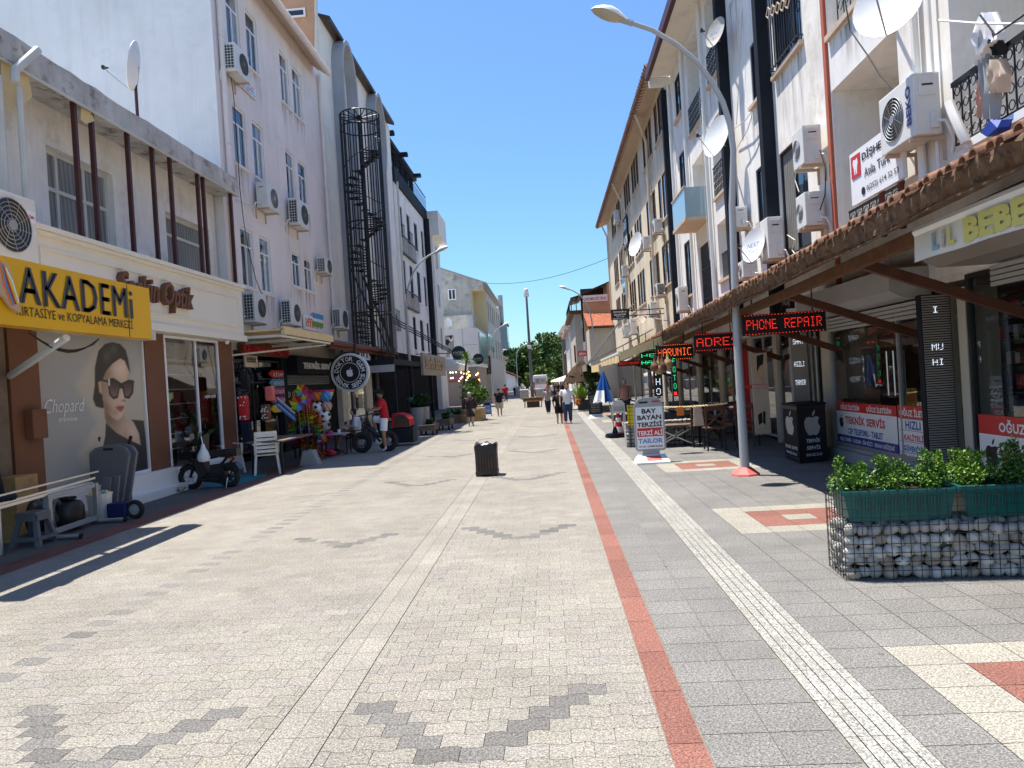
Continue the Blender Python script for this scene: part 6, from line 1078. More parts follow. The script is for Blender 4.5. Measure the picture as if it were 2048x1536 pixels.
# ---- wires
t_ = thing('overhead_wire', 'thin dark wire sagging across the street at the far end', 'wire', (0, 60, 10)); b = MB(); p, q = ony(968, 566, 76), ony(1235, 508, 58); b.tube([p.lerp(q, t)-Vector((0, 0, 1.35*4*t*(1-t)*.6)) for t in np.linspace(0, 1, 24)], .022, 5); b.build('strand', M['rubber'], t_)
t_ = thing('facade_cable', 'thin cable hanging down the lilac wall past the windows', 'cable', (-8.6, 21, 5)); b = MB(); b.tube([onx(px, py, -8.6) for px, py in ((462, 150), (468, 200), (480, 380), (487, 440), (497, 500), (512, 560), (528, 600), (532, 640))], .012, 4); b.build('strand', M['rubber'], t_)
t_ = thing('facade_cable', 'brown cable looping along the lilac wall to the drainpipe', 'cable', (-8.6, 22, 7)); b = MB(); b.tube([onx(px, py, -8.62) for px, py in ((472, 400), (500, 412), (530, 420), (555, 425), (575, 452), (580, 500), (583, 560), (583, 595))], .014, 4); b.build('strand', M['off_white'], t_)
t_ = thing('facade_cable', 'grey cable strung from the white wall towards the near lamp arm', 'cable', (5.2, 17, 6)); b = MB(); b.tube([onx(px, py, 5.25) for px, py in ((1462, 262), (1490, 242), (1504, 222), (1503, 235), (1495, 260), (1475, 295))], .012, 4); b.tube([onx(px, py, 5.3) for px, py in ((1484, 20), (1480, 120), (1476, 200), (1473, 250))], .01, 4); b.build('strand', M['off_white'], t_)
for i, (pts, X_, lb) in enumerate((([(1690, 0), (1700, 60), (1735, 110), (1760, 150), (1792, 185)], 5.0, 'black cable curving from the big dish to the branded air conditioner'), ([(1604, 268), (1596, 300), (1590, 360), (1598, 384)], 5.3, 'thin cable between the two air conditioners by the orange strip'), ([(1960, 30), (1990, 70), (2048, 30)], 5.1, 'dark loose cable crossing above the drying laundry'), ([(1395, 130), (1402, 260), (1410, 400), (1420, 520)], 5.25, 'white cable running down beside the balcony drainpipe'), ([(1640, 300), (1652, 340), (1650, 390), (1640, 420)], 5.2, 'coiled dark cable at the upper beige air conditioner'), ([(1575, 470), (1590, 480), (1584, 500), (1600, 520), (1620, 500)], 5.1, 'tangled pale cable behind the air conditioner on the canopy'), ([(1330, 470), (1328, 520), (1332, 560)], 5.3, 'dark cable on the tan wall by the dark pier'))): t_ = thing('facade_cable', lb, 'cable', (5.2, 14+i, 5)); b = MB(); b.tube([onx(px, py, X_) for px, py in pts], .011, 5); b.build('strand', M['rubber' if i % 2 == 0 else 'off_white'], t_)
t_ = thing('clothes_line', 'white clothes line stretched to the right above the near balcony', 'line', (5.2, 9, 5.5)); b = MB(); b.tube([onx(1874, 40, 5.2), onx(1950, 46, 5.15), onx(2048, 48, 5.1), onx(2130, 46, 5.1)], .014, 5); b.build('strand', M['white_paint'], t_)
# ================================================================ THINGS ON THE STREET
def leaves(n, fc, size, mats, name, parent, flat=.5, seed=3, wts=None, stem=None):
    """many small two-triangle leaves; fc(rng) gives a point and an outward direction"""
    r = np.random.default_rng(seed); b = MB(); vs, fs, ms = [], [], []
    for i in range(n):
        p, d = fc(r); d = np.array(d)+r.normal(0, flat, 3); d /= np.linalg.norm(d)+1e-9; s_ = size*r.uniform(.6, 1.35); a = np.cross(d, r.normal(0, 1, 3)); a /= np.linalg.norm(a)+1e-9; c = np.cross(a, d); k_ = len(vs); p = np.array(p)
        vs += [p, p+d*s_*.5+a*s_*.28+c*s_*.06, p+d*s_, p+d*s_*.5-a*s_*.28+c*s_*.06]; fs.append((k_, k_+1, k_+2, k_+3)); ms.append(int(r.choice(len(mats), p=wts)))
    b.v = [tuple(v) for v in vs]; b.f = fs; b.m = ms; return b.build(name, [M[x] for x in mats], parent)
def clump_fc(clumps):
    def fc(r):
        c, R = clumps[r.integers(len(clumps))]; d = r.normal(0, 1, 3); d /= np.linalg.norm(d); q = r.uniform(.45, 1.05); return np.array(c)+d*np.array(R)*q, d+np.array((0, 0, .35))
    return fc
# ---- litter bin
g0 = gnd(974, 952); S = thing('litter_bin', 'dark slatted wooden litter bin lined with a black bag in mid street', 'litter bin', (g0.x, g0.y, 0)); x, y = g0.x, g0.y+.17; hw, hh = .20, .58
b = MB(); b.box(x-hw+.03, x+hw-.03, y-hw+.03, y+hw-.03, .05, hh-.02); b.build('liner', M['black_plastic'], S)
b = MB()
for i in range(7):
    u = -hw+.03+(2*hw-.06)*i/6
    for (cx, cy, wx, wy) in ((x+u, y-hw, .019, .012), (x+u, y+hw, .019, .012), (x-hw, y+u, .012, .019), (x+hw, y+u, .012, .019)): b.box(cx-wx, cx+wx, cy-wy, cy+wy, .06, hh+random.uniform(-.01, .01))
b.build('slats', M['wood_dark'], S)
b = MB(); b.box(x-hw-.018, x+hw+.018, y-hw-.018, y-hw+.0, .03, .10); b.box(x-hw-.018, x+hw+.018, y+hw, y+hw+.018, .03, .10); b.box(x-hw-.018, x-hw, y-hw+.001, y+hw-.001, .03, .10); b.box(x+hw, x+hw+.018, y-hw+.001, y+hw-.001, .03, .10); [b.box(x+a-.05, x+a+.05, y+c-.05, y+c+.05, 0, .032) for a in (-hw+.04, hw-.04) for c in (-hw+.04, hw-.04)]; b.build('base', M['wood_dark'], S)
b = MB(); n = 36; rows = []
for z, k_, j_ in ((hh-.12, 1.12, .012), (hh-.03, 1.16, .02), (hh+.04, 1.12, .012), (hh+.05, .95, .012), (hh-.05, .85, .02)):
    for i in range(n):
        t = 2*math.pi*i/n; cx_, cy_ = math.cos(t), math.sin(t); sc_ = hw*k_/max(abs(cx_), abs(cy_))**.85; rows.append((x+cx_*sc_*(1+random.uniform(-1, 1)*j_), y+cy_*sc_*(1+random.uniform(-1, 1)*j_), z+random.uniform(-.02, .02)+.02*math.sin(5*t)))
b.add(rows, [(i*n+j, i*n+(j+1) % n, (i+1)*n+(j+1) % n, (i+1)*n+j) for i in range(4) for j in range(n)]); b.build('bin_bag', M['black_plastic'], S)
for i in range(7): b = MB(); b.sph((x+random.uniform(-.1, .14), y+random.uniform(-.1, .1), hh+.01), (random.uniform(.05, .09), .06, .05), 7, 5); b.build('rubbish', M[random.choice(('white_paint', 'off_white', 'poster_grey', 'wood_light'))], S)
b = MB(); b.tube([(x-.12, y-.05, hh), (x-.17, y-.05, hh+.10), (x-.19, y-.03, hh+.15)], [.05, .035, .015], 7); b.build('paper_wrap', M['tan_trim'], S)
# ---- tailor's pavement sign
gl, gr = gnd(1271, 927), gnd(1336, 922); Ys = (gl.y+gr.y)/2; O = lambda px, py, Y=Ys: ony(px, py, Y)
S = thing('pavement_sign', 'grey framed white pavement sign reading BAY BAYAN TERZİSİ TAILOR', 'pavement sign', ((gl.x+gr.x)/2, Ys, 0)); pl, pr = O(1269, 860), O(1330, 860); xc = (pl.x+pr.x)/2; zb, zt = .24, O(1297, 794).z; w2 = (pr.x-pl.x)/2
lean = lambda z: (Ys+.0)+(z)*.02; rot = .0
def rrect(w2, z0, z1, r, y, x=xc): return [(x+sx*(w2-r)+r*math.cos(t), y, cz+r*math.sin(t)) for sx, cz, t0 in ((1, z0+r, -math.pi/2), (1, z1-r, 0), (-1, z1-r, math.pi/2), (-1, z0+r, math.pi)) for t in np.linspace(t0, t0+math.pi/2, 6)]
tp = [(xc-w2, zb+.04), (xc-w2+.04, zb), (xc+w2-.04, zb), (xc+w2, zb+.04), (xc+w2, zt-.2), (xc+w2-.03, zt-.12), (xc+w2-.10, zt-.04), (xc+.12, zt-.01), (xc-.12, zt-.01), (xc-w2+.10, zt-.04), (xc-w2+.03, zt-.12), (xc-w2, zt-.2)]
b = MB(); b.prism([(a, Ys-.03, c) for a, c in tp], (0, .06, 0)); b.build('frame', M['grey_metal'], S)
b = MB(); b.prism(rrect(w2-.035, zb+.04, zt-.20, .02, Ys-.034), (0, .004, 0)); b.build('face', M['white_clean'], S); fz0, fz1 = zb+.05, zt-.21; fh = fz1-fz0
b = MB(); b.box(xc-w2*.62, xc-w2*.05, Ys-.036, Ys-.031, zt-.125, zt-.085); b.build('carry_slot', M['ink'], S); b = MB(); b.box(xc+w2*.2, xc+w2*.72, Ys-.036, Ys-.031, zt-.11, zt-.08); b.build('red_mark', M['red'], S)
b = MB(); b.box(xc-w2+.05, xc+w2-.05, Ys-.0375, Ys-.034, fz0+fh*.29, fz0+fh*.50); b.build('red_panel', M['sticker_red'], S)
for s_, f_, h, w_, mk in (('BAY', .91, .115, .62, 'ink'), ('BAYAN', .755, .115, 1.02, 'ink'), ('TERZİSİ', .60, .145, 1.05, 'ink'), ('TERZİ ALİ', .395, .145, 1.06, 'white_clean'), ('TAILOR', .185, .115, 1.05, 'sky_blue'), ('ÇIT ÇIT - DÜĞME BASILIR', .05, .05, 1.02, 'ink')): text(s_, (xc, Ys-.0378, fz0+fh*f_), EX, UP, fh*h, M[mk], S, w=w2*2*.82*w_/1.06, bold=.03, depth=.003)
b = MB(); b.box(xc-w2*.55, xc+w2*.55, Ys-.04, Ys+.04, .12, zb); b.build('stem', M['grey_metal'], S)
b = MB(); bs = w2*1.08; b.add([(xc-bs, Ys-.32, 0), (xc+bs, Ys-.32, 0), (xc+bs, Ys+.22, 0), (xc-bs, Ys+.22, 0), (xc-bs, Ys-.32, .035), (xc+bs, Ys-.32, .035), (xc+bs, Ys+.22, .035), (xc-bs, Ys+.22, .035)], [(0, 3, 2, 1), (0, 1, 5, 4), (1, 2, 6, 5), (2, 3, 7, 6), (3, 0, 4, 7)]); b.add([(xc-bs, Ys-.32, .035), (xc+bs, Ys-.32, .035), (xc+bs, Ys+.22, .035), (xc-bs, Ys+.22, .035), (xc-bs*.8, Ys-.07, .17), (xc+bs*.8, Ys-.07, .17), (xc+bs*.8, Ys+.05, .17), (xc-bs*.8, Ys+.05, .17)], [(4, 5, 6, 7), (0, 1, 5, 4), (1, 2, 6, 5), (2, 3, 7, 6), (3, 0, 4, 7)]); b.build('base', M['white_paint'], S)
b = MB(); sl_ = lambda v: .035+(.17-.035)*(v+.32)/.25; b.prism([(xc-bs*.35, Ys-.27, sl_(-.27)+.003), (xc+bs*.55, Ys-.27, sl_(-.27)+.003), (xc+bs*.5, Ys-.12, sl_(-.12)+.003), (xc-bs*.35, Ys-.12, sl_(-.12)+.003)], (0, 0, .003)); b.build('base_patch', M['red_faded'], S)
# ---- gabion planter with green troughs
gx0, gy0, gL_, gD, gH = 2.385, 6.17, 2.7, .48, .76
S = thing('gabion', 'wire mesh gabion of pale pebbles holding the green planters', 'gabion', (gx0+gL_/2, gy0+gD/2, 0)); b = MB(); st = .075
for z in np.arange(.0, gH+.01, st): b.bar((gx0, gy0, z), (gx0+gL_, gy0, z), .005, .005); b.bar((gx0, gy0+gD, z), (gx0+gL_, gy0+gD, z), .005, .005); b.bar((gx0, gy0, z), (gx0, gy0+gD, z), .005, .005); b.bar((gx0+gL_, gy0, z), (gx0+gL_, gy0+gD, z), .005, .005)
for x_ in np.arange(gx0, gx0+gL_+.01, st): b.bar((x_, gy0, 0), (x_, gy0, gH), .005, .005); b.bar((x_, gy0+gD, 0), (x_, gy0+gD, gH), .005, .005)
for y_ in np.arange(gy0, gy0+gD, st): b.bar((gx0, y_, 0), (gx0, y_, gH), .005, .005); b.bar((gx0+gL_, y_, 0), (gx0+gL_, y_, gH), .005, .005)
b.build('mesh_cage', M['dark_metal'], S)
pm = MB(); rr = np.random.default_rng(5); base = []
ico = bmesh.new(); bmesh.ops.create_icosphere(ico, subdivisions=2, radius=1); iv = np.array([v.co[:] for v in ico.verts]); ifc = [tuple(v.index for v in f.verts) for f in ico.faces]; ico.free()
def pebble(c, s3):
    A = rr.normal(0, 1, (3, 3)); Q_, _ = np.linalg.qr(A); q = 2.6; v = iv*(1+.12*np.sin(iv[:, [0]]*q+rr.uniform(0, 6))*np.cos(iv[:, [1]]*q+rr.uniform(0, 6))); v = (v*np.array(s3)) ; ang = rr.uniform(-.7, .7); ca, sa = math.cos(ang), math.sin(ang); R2 = np.array([[ca, 0, -sa], [0, 1, 0], [sa, 0, ca]]); v = v@R2.T; pm.add((v+np.array(c)).tolist(), ifc, 0)
pebs = []
for lay, (yy0) in enumerate((gy0+.06, gy0+.18, gy0+.31, gy0+.42)):
    zz = .045; row = 0
    while zz < .455:
        xx = gx0+.005+rr.uniform(0, .02); hrow = rr.uniform(.046, .062)
        while xx < gx0+gL_-.03:
            w_ = rr.uniform(.046, .078); h_ = hrow*rr.uniform(.82, 1.12); pebs.append((w_, (xx+w_*.8, yy0+rr.uniform(-.015, .015), zz+rr.uniform(-.02, .02)), (w_, rr.uniform(.045, .06), h_))); xx += w_*1.72
        zz += hrow*1.66; row += 1
pebs.sort(key=lambda q: (q[1][1] > gy0+.1, 0))
front = [q for q in pebs if q[1][1] < gy0+.1]; rest = [q for q in pebs if q[1][1] >= gy0+.1]
for q in front[:96]: pm = MB(); pebble(q[1], q[2]); pm.build('pebble', M[('stone_wash', 'stone_wash', 'stone_pale', 'stone_brown')[int(rr.integers(4))]], S, smooth=True)
pm = MB(); [pebble(q[1], q[2]) for q in front[96:]+rest]; tag(pm.build('pebble_fill', M['stone_wash'], S, smooth=True), kind='stuff')
b = MB(); b.box(gx0+.1, gx0+gL_-.1, gy0+.14, gy0+.36, .0, .36); b.build('inner_fill', M['soil'], S)
def trough(x0, x1, z0, label, seed):
    t_ = thing('planter', label, 'planter', ((x0+x1)/2, gy0+.26, z0)); ya, yb, zt_ = gy0+.05, gy0+.45, z0+.255; e = .05; b = MB()
    V = [(x0+e, ya+e*.6, z0), (x1-e, ya+e*.6, z0), (x1-e, yb-e*.6, z0), (x0+e, yb-e*.6, z0), (x0, ya, zt_), (x1, ya, zt_), (x1, yb, zt_), (x0, yb, zt_)]; b.add(V, [(0, 3, 2, 1), (0, 1, 5, 4), (1, 2, 6, 5), (2, 3, 7, 6), (3, 0, 4, 7)])
    n = int((x1-x0-.2)/.025)
    for i in range(n): u = x0+.1+(x1-x0-.2)*i/n; b.prism([(u, ya+e*.6*.85-.006, z0+.06), (u+.012, ya+e*.6*.85-.006, z0+.06), (u+.012, ya-.004, zt_-.05), (u, ya-.004, zt_-.05)], (0, .012, 0))
    b.build('tub', M['planter_green'], t_); b = MB(); zr = zt_; 
    for (a, c, d, f_) in ((x0-.025, x1+.025, ya-.025, ya+.02), (x0-.025, x1+.025, yb-.02, yb+.025)): b.bbox(a, c, d, f_, zr-.022, zr+.012, 0, .008)
    for (a, c) in ((x0-.025, x0+.02), (x1-.02, x1+.025)): b.bbox(a, c, ya+.021, yb-.021, zr-.022, zr+.011, 0, .008)
    b.build('rim', M['planter_green'], t_); b = MB(); b.poly([(x0+.01, ya+.01, zt_-.03), (x1-.01, ya+.01, zt_-.03), (x1-.01, yb-.01, zt_-.03), (x0+.01, yb-.01, zt_-.03)]); b.build('soil', M['soil'], t_); return zt_
zt1 = trough(gx0+.03, gx0+.92, .475, 'ribbed dark green trough on the left end of the gabion', 1); zt2 = trough(gx0+.96, gx0+1.95, .485, 'ribbed dark green trough further right on the gabion, partly out of frame', 2); trough(gx0+1.98, gx0+2.67, .475, 'ribbed green trough on the gabion end beyond the frame', 3)
def shrub(cx, cy, z, w, h, label, seed, mats=('leaf_a', 'leaf_b', 'leaf_c'), wts=(.40, .42, .18), n=2300):
    t_ = thing('box_shrub', label, 'shrub', (cx, cy, z), 'box shrubs in the green planters'); h *= .87; r = np.random.default_rng(seed); cl = []
    st = MB()
    for i in range(26):
        a = r.uniform(0, 2*math.pi); q = r.uniform(.1, 1); p = (cx+w*q*math.cos(a), cy+.15*q*math.sin(a), z+h*r.uniform(.15, .78)*(1.05-.35*q)); cl.append((p, (w*.30, .10, h*.20)))
        if i < 14: st.tube([(cx+r.uniform(-.05, .05), cy, z-.02), tuple(np.array(p)*.6+np.array((cx, cy, z))*.4+np.array((0, 0, .02))), p], [.007, .005, .002], 4)
    for i in range(6): cl.append(((cx+r.uniform(-w, w)*.8, cy+r.uniform(-.1, .1), z+h*r.uniform(.8, 1.0)), (.03, .03, h*.16)))
    st.build('stem', M['bark'], t_); leaves(n, clump_fc(cl), .030, mats, 'foliage', t_, .7, seed, wts)
shrub(gx0+.16, gy0+.25, zt1-.03, .20, .30, 'box shrub at the left end of the first green trough', 21); shrub(gx0+.50, gy0+.26, zt1-.03, .19, .32, 'box shrub in the middle of the first green trough', 22); shrub(gx0+.80, gy0+.25, zt1-.03, .16, .34, 'box shrub at the right end of the first green trough', 23)
shrub(gx0+1.12, gy0+.25, zt2-.03, .19, .33, 'paler box shrub at the left end of the second trough', 24, wts=(.35, .25, .40)); shrub(gx0+1.52, gy0+.28, zt2-.03, .24, .40, 'dark green box shrub at the right edge of the photo', 25, wts=(.2, .7, .1)); shrub(gx0+1.85, gy0+.25, zt2-.03, .18, .32, 'box shrub beyond the right edge of the frame', 26, n=900)
pv = Vector((gx0, gy0, 0)); ag = math.radians(-5)
for o in [q for q in C.objects if q.parent is None and q.get('category') in ('gabion', 'planter', 'shrub') and gx0-.1 < q.location.x < gx0+3 and 5.9 < q.location.y < 7]: o.location = Matrix.Rotation(ag, 3, 'Z') @ (o.location-pv) + pv; o.rotation_euler = (0, 0, ag)
# ---- sun parasol, cone and boards further along
g0 = gnd(1231, 874); px_, py_ = g0.x, g0.y; S = thing('parasol', 'half folded blue and white beach parasol in a black base', 'parasol', (px_, py_, 0)); P = lambda px, py, dy=0: ony(px, py, py_+dy)
b = MB(); b.lathe([(.30, 0), (.31, .06), (.26, .11), (.09, .13), (.05, .28), (.04, .3)], (px_, py_, 0), 18); b.build('base', M['black_plastic'], S); top = P(1206, 742); b = MB(); b.tube([(px_, py_, .1), top], .018, 8); b.build('pole', M['steel'], S)
cb = P(1208, 806); b = MB(); n = 16; rings = []
for f_, r_ in ((0, .015), (.12, .06), (.35, .14), (.6, .21), (.85, .29), (1.0, .33)):
    c = top.lerp(Vector((cb.x, cb.y, cb.z)), f_)
    for j in range(n): t = 2*math.pi*j/n; k_ = 1 if j % 2 == 0 else .72; rings.append((c.x+r_*k_*math.cos(t), c.y+r_*k_*math.sin(t), c.z+(.05*(j % 2) if f_ > .9 else 0)))
fs = [(i*n+j, i*n+(j+1) % n, (i+1)*n+(j+1) % n, (i+1)*n+j) for i in range(5) for j in range(n)]; b.v = rings; b.f = fs; b.m = [0 if (i < 3) else (1 if (j//2) % 4 != 2 else 0) for i in range(5) for j in range(n)]; b.build('canopy', [M['text_blue'], M['white_cloth']], S)
g1 = gnd(1236, 868); S = thing('traffic_cone', 'red and white striped traffic cone beside the parasol base', 'cone', (g1.x+.05, g1.y, 0)); cx, cy = g1.x+.05, g1.y+.15; b = MB(); b.box(cx-.19, cx+.19, cy-.19, cy+.19, 0, .05); b.build('base', M['red'], S); zs = [.05, .22, .36, .5, .63, .74]; 
for i in range(5): r0, r1 = .15-.135*(zs[i]-.05)/.8, .15-.135*(zs[i+1]-.05)/.8; b = MB(); b.lathe([(r0, zs[i]), (r1, zs[i+1])], (cx, cy, 0), 16); b.build('band', M['white_paint' if i in (0, 2, 4) else 'red'], S)
b = MB(); b.box(cx-.12, cx+.12, cy-.03, cy+.03, .74, .78); b.build('top_bar', M['off_white'], S)
def aboard(p0, p1, y, label, mk, tk, lines, fm, foot=None, name='chalk_board'):
    a, c = ony(*p0, y), ony(*p1, y); S = thing(name, label, 'board', ((a.x+c.x)/2, y, 0)); b = MB(); x0, x1, z0, z1 = a.x, c.x, min(a.z, c.z), max(a.z, c.z); xm = (x0+x1)/2; b.prism([(x0, y-.02, z0), (x1, y-.02, z0), (x1, y-.02, z1-.12), (xm+.12, y-.02, z1), (xm-.12, y-.02, z1), (x0, y-.02, z1-.12)], (0, .05, 0)); b.build('frame', M[fm], S); b = MB(); b.box(x0+.04, x1-.04, y-.026, y-.021, z0+.05, z1-.14); b.build('face', M[mk], S); n = len(lines)
    for i, s_ in enumerate(lines): text(s_, (xm, y-.027, z1-.17-(z1-z0-.24)*(i+.5)/n), EX, UP, (z1-z0)/n*.42, M[tk[i % len(tk)]], S, w=(x1-x0)*(.78 if i < 4 else .6), depth=.002)
    if foot: b = MB(); b.add([(x0-.03, y-.2, 0), (x1+.03, y-.2, 0), (x1+.03, y+.2, 0), (x0-.03, y+.2, 0), (x0+.06, y-.05, z0), (x1-.06, y-.05, z0), (x1-.06, y+.05, z0), (x0+.06, y+.05, z0)], [(4, 5, 6, 7), (0, 1, 5, 4), (1, 2, 6, 5), (2, 3, 7, 6), (3, 0, 4, 7)]); b.build('base', M[foot], S)
    else: b = MB(); [b.bar((x, y+.02, z1-.2), (x, y+.45, 0), .03, .03) for x in (x0+.04, x1-.04)]; b.bar((x0+.02, y, 0), (x0+.02, y, z0+.05), .03, .03); b.bar((x1-.02, y, 0), (x1-.02, y, z0+.05), .03, .03); b.build('legs', M[fm], S)
    return S
yb_ = gnd(1190, 836).y; aboard((1178, 829), (1203, 782), yb_, 'black cafe menu board with chalk lettering on a white foot', 'black_plastic', ('off_white', 'off_white', 'tan_trim'), ['CATERING', 'VEGAN', 'KAHVALTI', 'MENEMEN', 'KÖFTE', 'BALIK', 'PİZZA', 'ÇAY'], 'black_metal', 'white_paint')
yb_ = gnd(1240, 862).y; aboard((1224, 827), (1249, 800), 22.5, 'small white folding board with handwritten lines', 'white_paint', ('ink',), ['Kahve Çay', 'Türk kahvesi', 'Limonata', 'Çilekli'], 'white_paint'); 
yb_ = gnd(970, 832).y; aboard((967, 829), (982, 805), yb_, 'blue framed menu board with food pictures on the left side', 'sky_blue', ('white_clean', 'red', 'off_white'), ['MENÜ', 'PİDE', 'KEBAP', 'IZGARA', 'DÖNER'], 'dark_blue')
# second gabion behind the tailor's sign
S = thing('gabion', 'smaller gabion with a yellow flower picture behind the tailor sign', 'gabion', (2.6, 19.6, 0)); a, c = ony(1253, 868, 18.2), ony(1285, 806, 18.2); b = MB(); rr = np.random.default_rng(9); pm = MB()
for z in np.arange(.05, c.z*.55, .09):
    for x_ in np.arange(a.x+.05, a.x+1.6, .12): pebble((x_, 18.25+rr.uniform(-.02, .02), z), (.065, .06, .05))
tag(pm.build('pebble_fill', M['stone_wash'], S, smooth=True), kind='stuff'); b.box(a.x, a.x+1.7, 18.3, 18.7, 0, c.z*.55); b.build('inner_fill', M['concrete'], S); b = MB()
for z in np.arange(0, c.z, .1): b.bar((a.x, 18.17, z), (a.x+1.7, 18.17, z), .008, .008)
for x_ in np.arange(a.x, a.x+1.7, .1): b.bar((x_, 18.17, 0), (x_, 18.17, c.z), .008, .008)
b.build('mesh_cage', M['dark_metal'], S); b = MB(); b.box(a.x+.05, a.x+.45, 18.19, 18.2, c.z*.5, c.z*.97); b.build('flower_picture', M['yellow'], S)
# ---- left near: stool, bench frames, folded panels on a trolley
g0 = gnd(50, 1095); 
def stool(label, x, y, s=1., rz=0, h=.46):
    t_ = thing('plastic_stool', label, 'stool', (x, y, 0)); b = MB(); w = .15; W_ = .21
    b.bbox(x-w, x+w, y-w, y+w, h-.05, h, 0, .02); b.build('seat', M['stool_grey'], t_)
    for sx in (-1, 1):
        for sy in (-1, 1):
            b = MB(); p0, p1 = Vector((x+sx*(w-.03), y+sy*(w-.03), h-.05)), Vector((x+sx*W_, y+sy*W_, 0)); k_ = .055; V = []
            for p, q in ((p0, .045), (p1, .06)): V += [p+Vector((-sx*q, -sy*.0, 0))*1, p+Vector((sx*.012, -sy*0, 0)), p+Vector((sx*.012, -sy*q, 0)), p+Vector((-sx*q, -sy*q, 0))]
            b.add(V, [(0, 1, 5, 4), (1, 2, 6, 5), (2, 3, 7, 6), (3, 0, 4, 7), (4, 5, 6, 7)]); b.build('leg', M['stool_grey'], t_)
    b = MB(); z = h*.24; e = .19
    for sx in (-1, 1): b.box(x+sx*e-.012, x+sx*e+.012, y-e, y+e, z-.035, z+.02); b.box(x-e, x+e, y+sx*e-.012, y+sx*e+.012, z-.036, z+.019)
    for sx in (-1, 1): b.box(x+sx*.15-.01, x+sx*.15+.01, y-.13, y+.13, h-.12, h-.04); b.box(x-.13, x+.13, y+sx*.15-.01, y+sx*.15+.01, h-.12, h-.04)
    b.build('apron', M['stool_grey'], t_); return t_
stool('grey plastic stool beside the metal frame at the left edge', gnd(52, 1095).x-.02, gnd(52, 1095).y+.2)
q0, q1 = gnd(100, 1082), gnd(195, 1048); S = thing('table_frame', 'tipped grey steel table frame with round feet before the poster', 'table frame', (q0.x, q0.y, 0)); d = (q1-q0); L_ = d.length; d.normalize(); hF = .62; b = MB()
A, Bq = q0+d*.0, q1; up = Vector((0, 0, 1)); b.bar(A+up*.11, Bq+up*.11, .04, .075); b.bar(A+up*hF, Bq+up*hF, .04, .065); b.bar(A+up*.08, A+up*(hF+.03), .085, .07); b.bar(Bq+up*.08, Bq+up*(hF+.03), .07, .06); b.build('side_frame', M['grey_metal'], S)
pn = Vector((d.y, -d.x, 0)); pn = pn if pn.x > 0 else -pn
for p in (A, Bq): b = MB(); b.tube([p-pn*.1+up*.045, p+pn*.42+up*.045], .035, 10); b.build('foot', M['steel'], S); b = MB(); b.tube([p+pn*.42+up*.045, p+pn*.45+up*.045], .037, 10); b.build('foot_cap', M['black_plastic'], S)
b = MB(); e0, e1 = onx(0, 970, -7.2), onx(196, 932, -7.2); b.bar(A+up*(hF+.06)-d*1.2, Bq+up*(hF+.11), .025, .03); b.bar(A+up*(hF+.02)-d*1.2, A+up*(hF+.04), .03, .04); b.bar(A+up*(hF+.17)-d*1.3, Bq+up*(hF+.20)+d*.1, .03, .025); b.build('rail', M['steel'], S)
# folded grey panels on the trolley
T0 = gnd(222, 1040); S = thing('folding_panel', 'large folded grey plastic table panel with a carry handle leaning on the poster', 'panel', (-7.5, T0.y, .1)); 
def panel(S, pts, thv, mk='panel_grey', nm='shell'): b = MB(); b.prism(pts, thv); return b.build(nm, M[mk], S)
Yp = 12.05; xa, xb_ = -7.72, -7.05
def pl(px, py): return ony(px, py, Yp)
cor = [(173, 1036), (168, 930), (180, 906), (190, 896), (210, 891), (235, 891), (250, 896), (258, 908), (238, 1040)]
pts = [pl(*c) for c in cor]; panel(S, [tuple(p) for p in pts][::-1], (0, .07, 0)); b = MB(); ins = [Vector(p).lerp(sum(pts, Vector())/len(pts), .12) for p in pts]; b.prism([(p.x, p.y-.006, p.z) for p in ins][::-1], (0, .006, 0)); b.build('recess', M['stool_grey'], S); b = MB(); h0, h1 = pl(207, 898), pl(226, 895); b.box(h0.x, h1.x, Yp-.012, Yp-.004, h0.z-.03, h0.z+.01); b.build('carry_slot', M['ink'], S)
S2 = thing('folding_panel', 'second grey panel standing just behind the one with the handle', 'panel', (-7.3, Yp+.15, .1)); panel(S2, [(p.x+.06, Yp+.12, p.z+.01) for p in pts][::-1], (0, .06, 0))
for i, (lb, px0, px1, py0, py1) in enumerate((('narrow grey board leaning in front of the big panel, left one', 196, 224, 955, 1044), ('narrow grey board leaning in front of the big panel, right one', 214, 233, 952, 1042))): S3 = thing('narrow_board', lb, 'board', (-7.2, Yp-.3, 0)); y_ = Yp-.35+.1*i; a, c = ony(px0, py1, y_), ony(px1, py0, y_); b = MB(); b.prism([(a.x, y_, a.z), (a.x+.14, y_, a.z), (a.x+.26, y_, c.z), (a.x+.12, y_, c.z+.01)], (0, .05, 0)); b.build('shell', M['panel_grey'], S3)
S = thing('hand_trolley', 'blue hand trolley with a grey wheel under the folded panels', 'trolley', (-7.0, Yp+.3, 0)); b = MB(); w0 = gnd(270, 1038); yw = w0.y; 
b.tube([ony(262, 1000, Yp+.3), ony(256, 905, Yp+.3), ony(261, 878, Yp+.3)], .022, 6); b.tube([ony(190, 1010, Yp+.3), ony(190, 915, Yp+.3), ony(197, 882, Yp+.3)], .022, 6); b.bbox(w0.x-.40, w0.x-.10, yw-.1, yw+.15, .05, .28, 0, .02); b.build('frame', M['dark_blue'], S); b = MB(); b.tube([ony(257, 892, Yp+.3), ony(262, 872, Yp+.3)], .03, 8); b.tube([ony(193, 893, Yp+.3), ony(198, 874, Yp+.3)], .03, 8); b.build('grip', M['rubber'], S)
wh = thing  # wheel
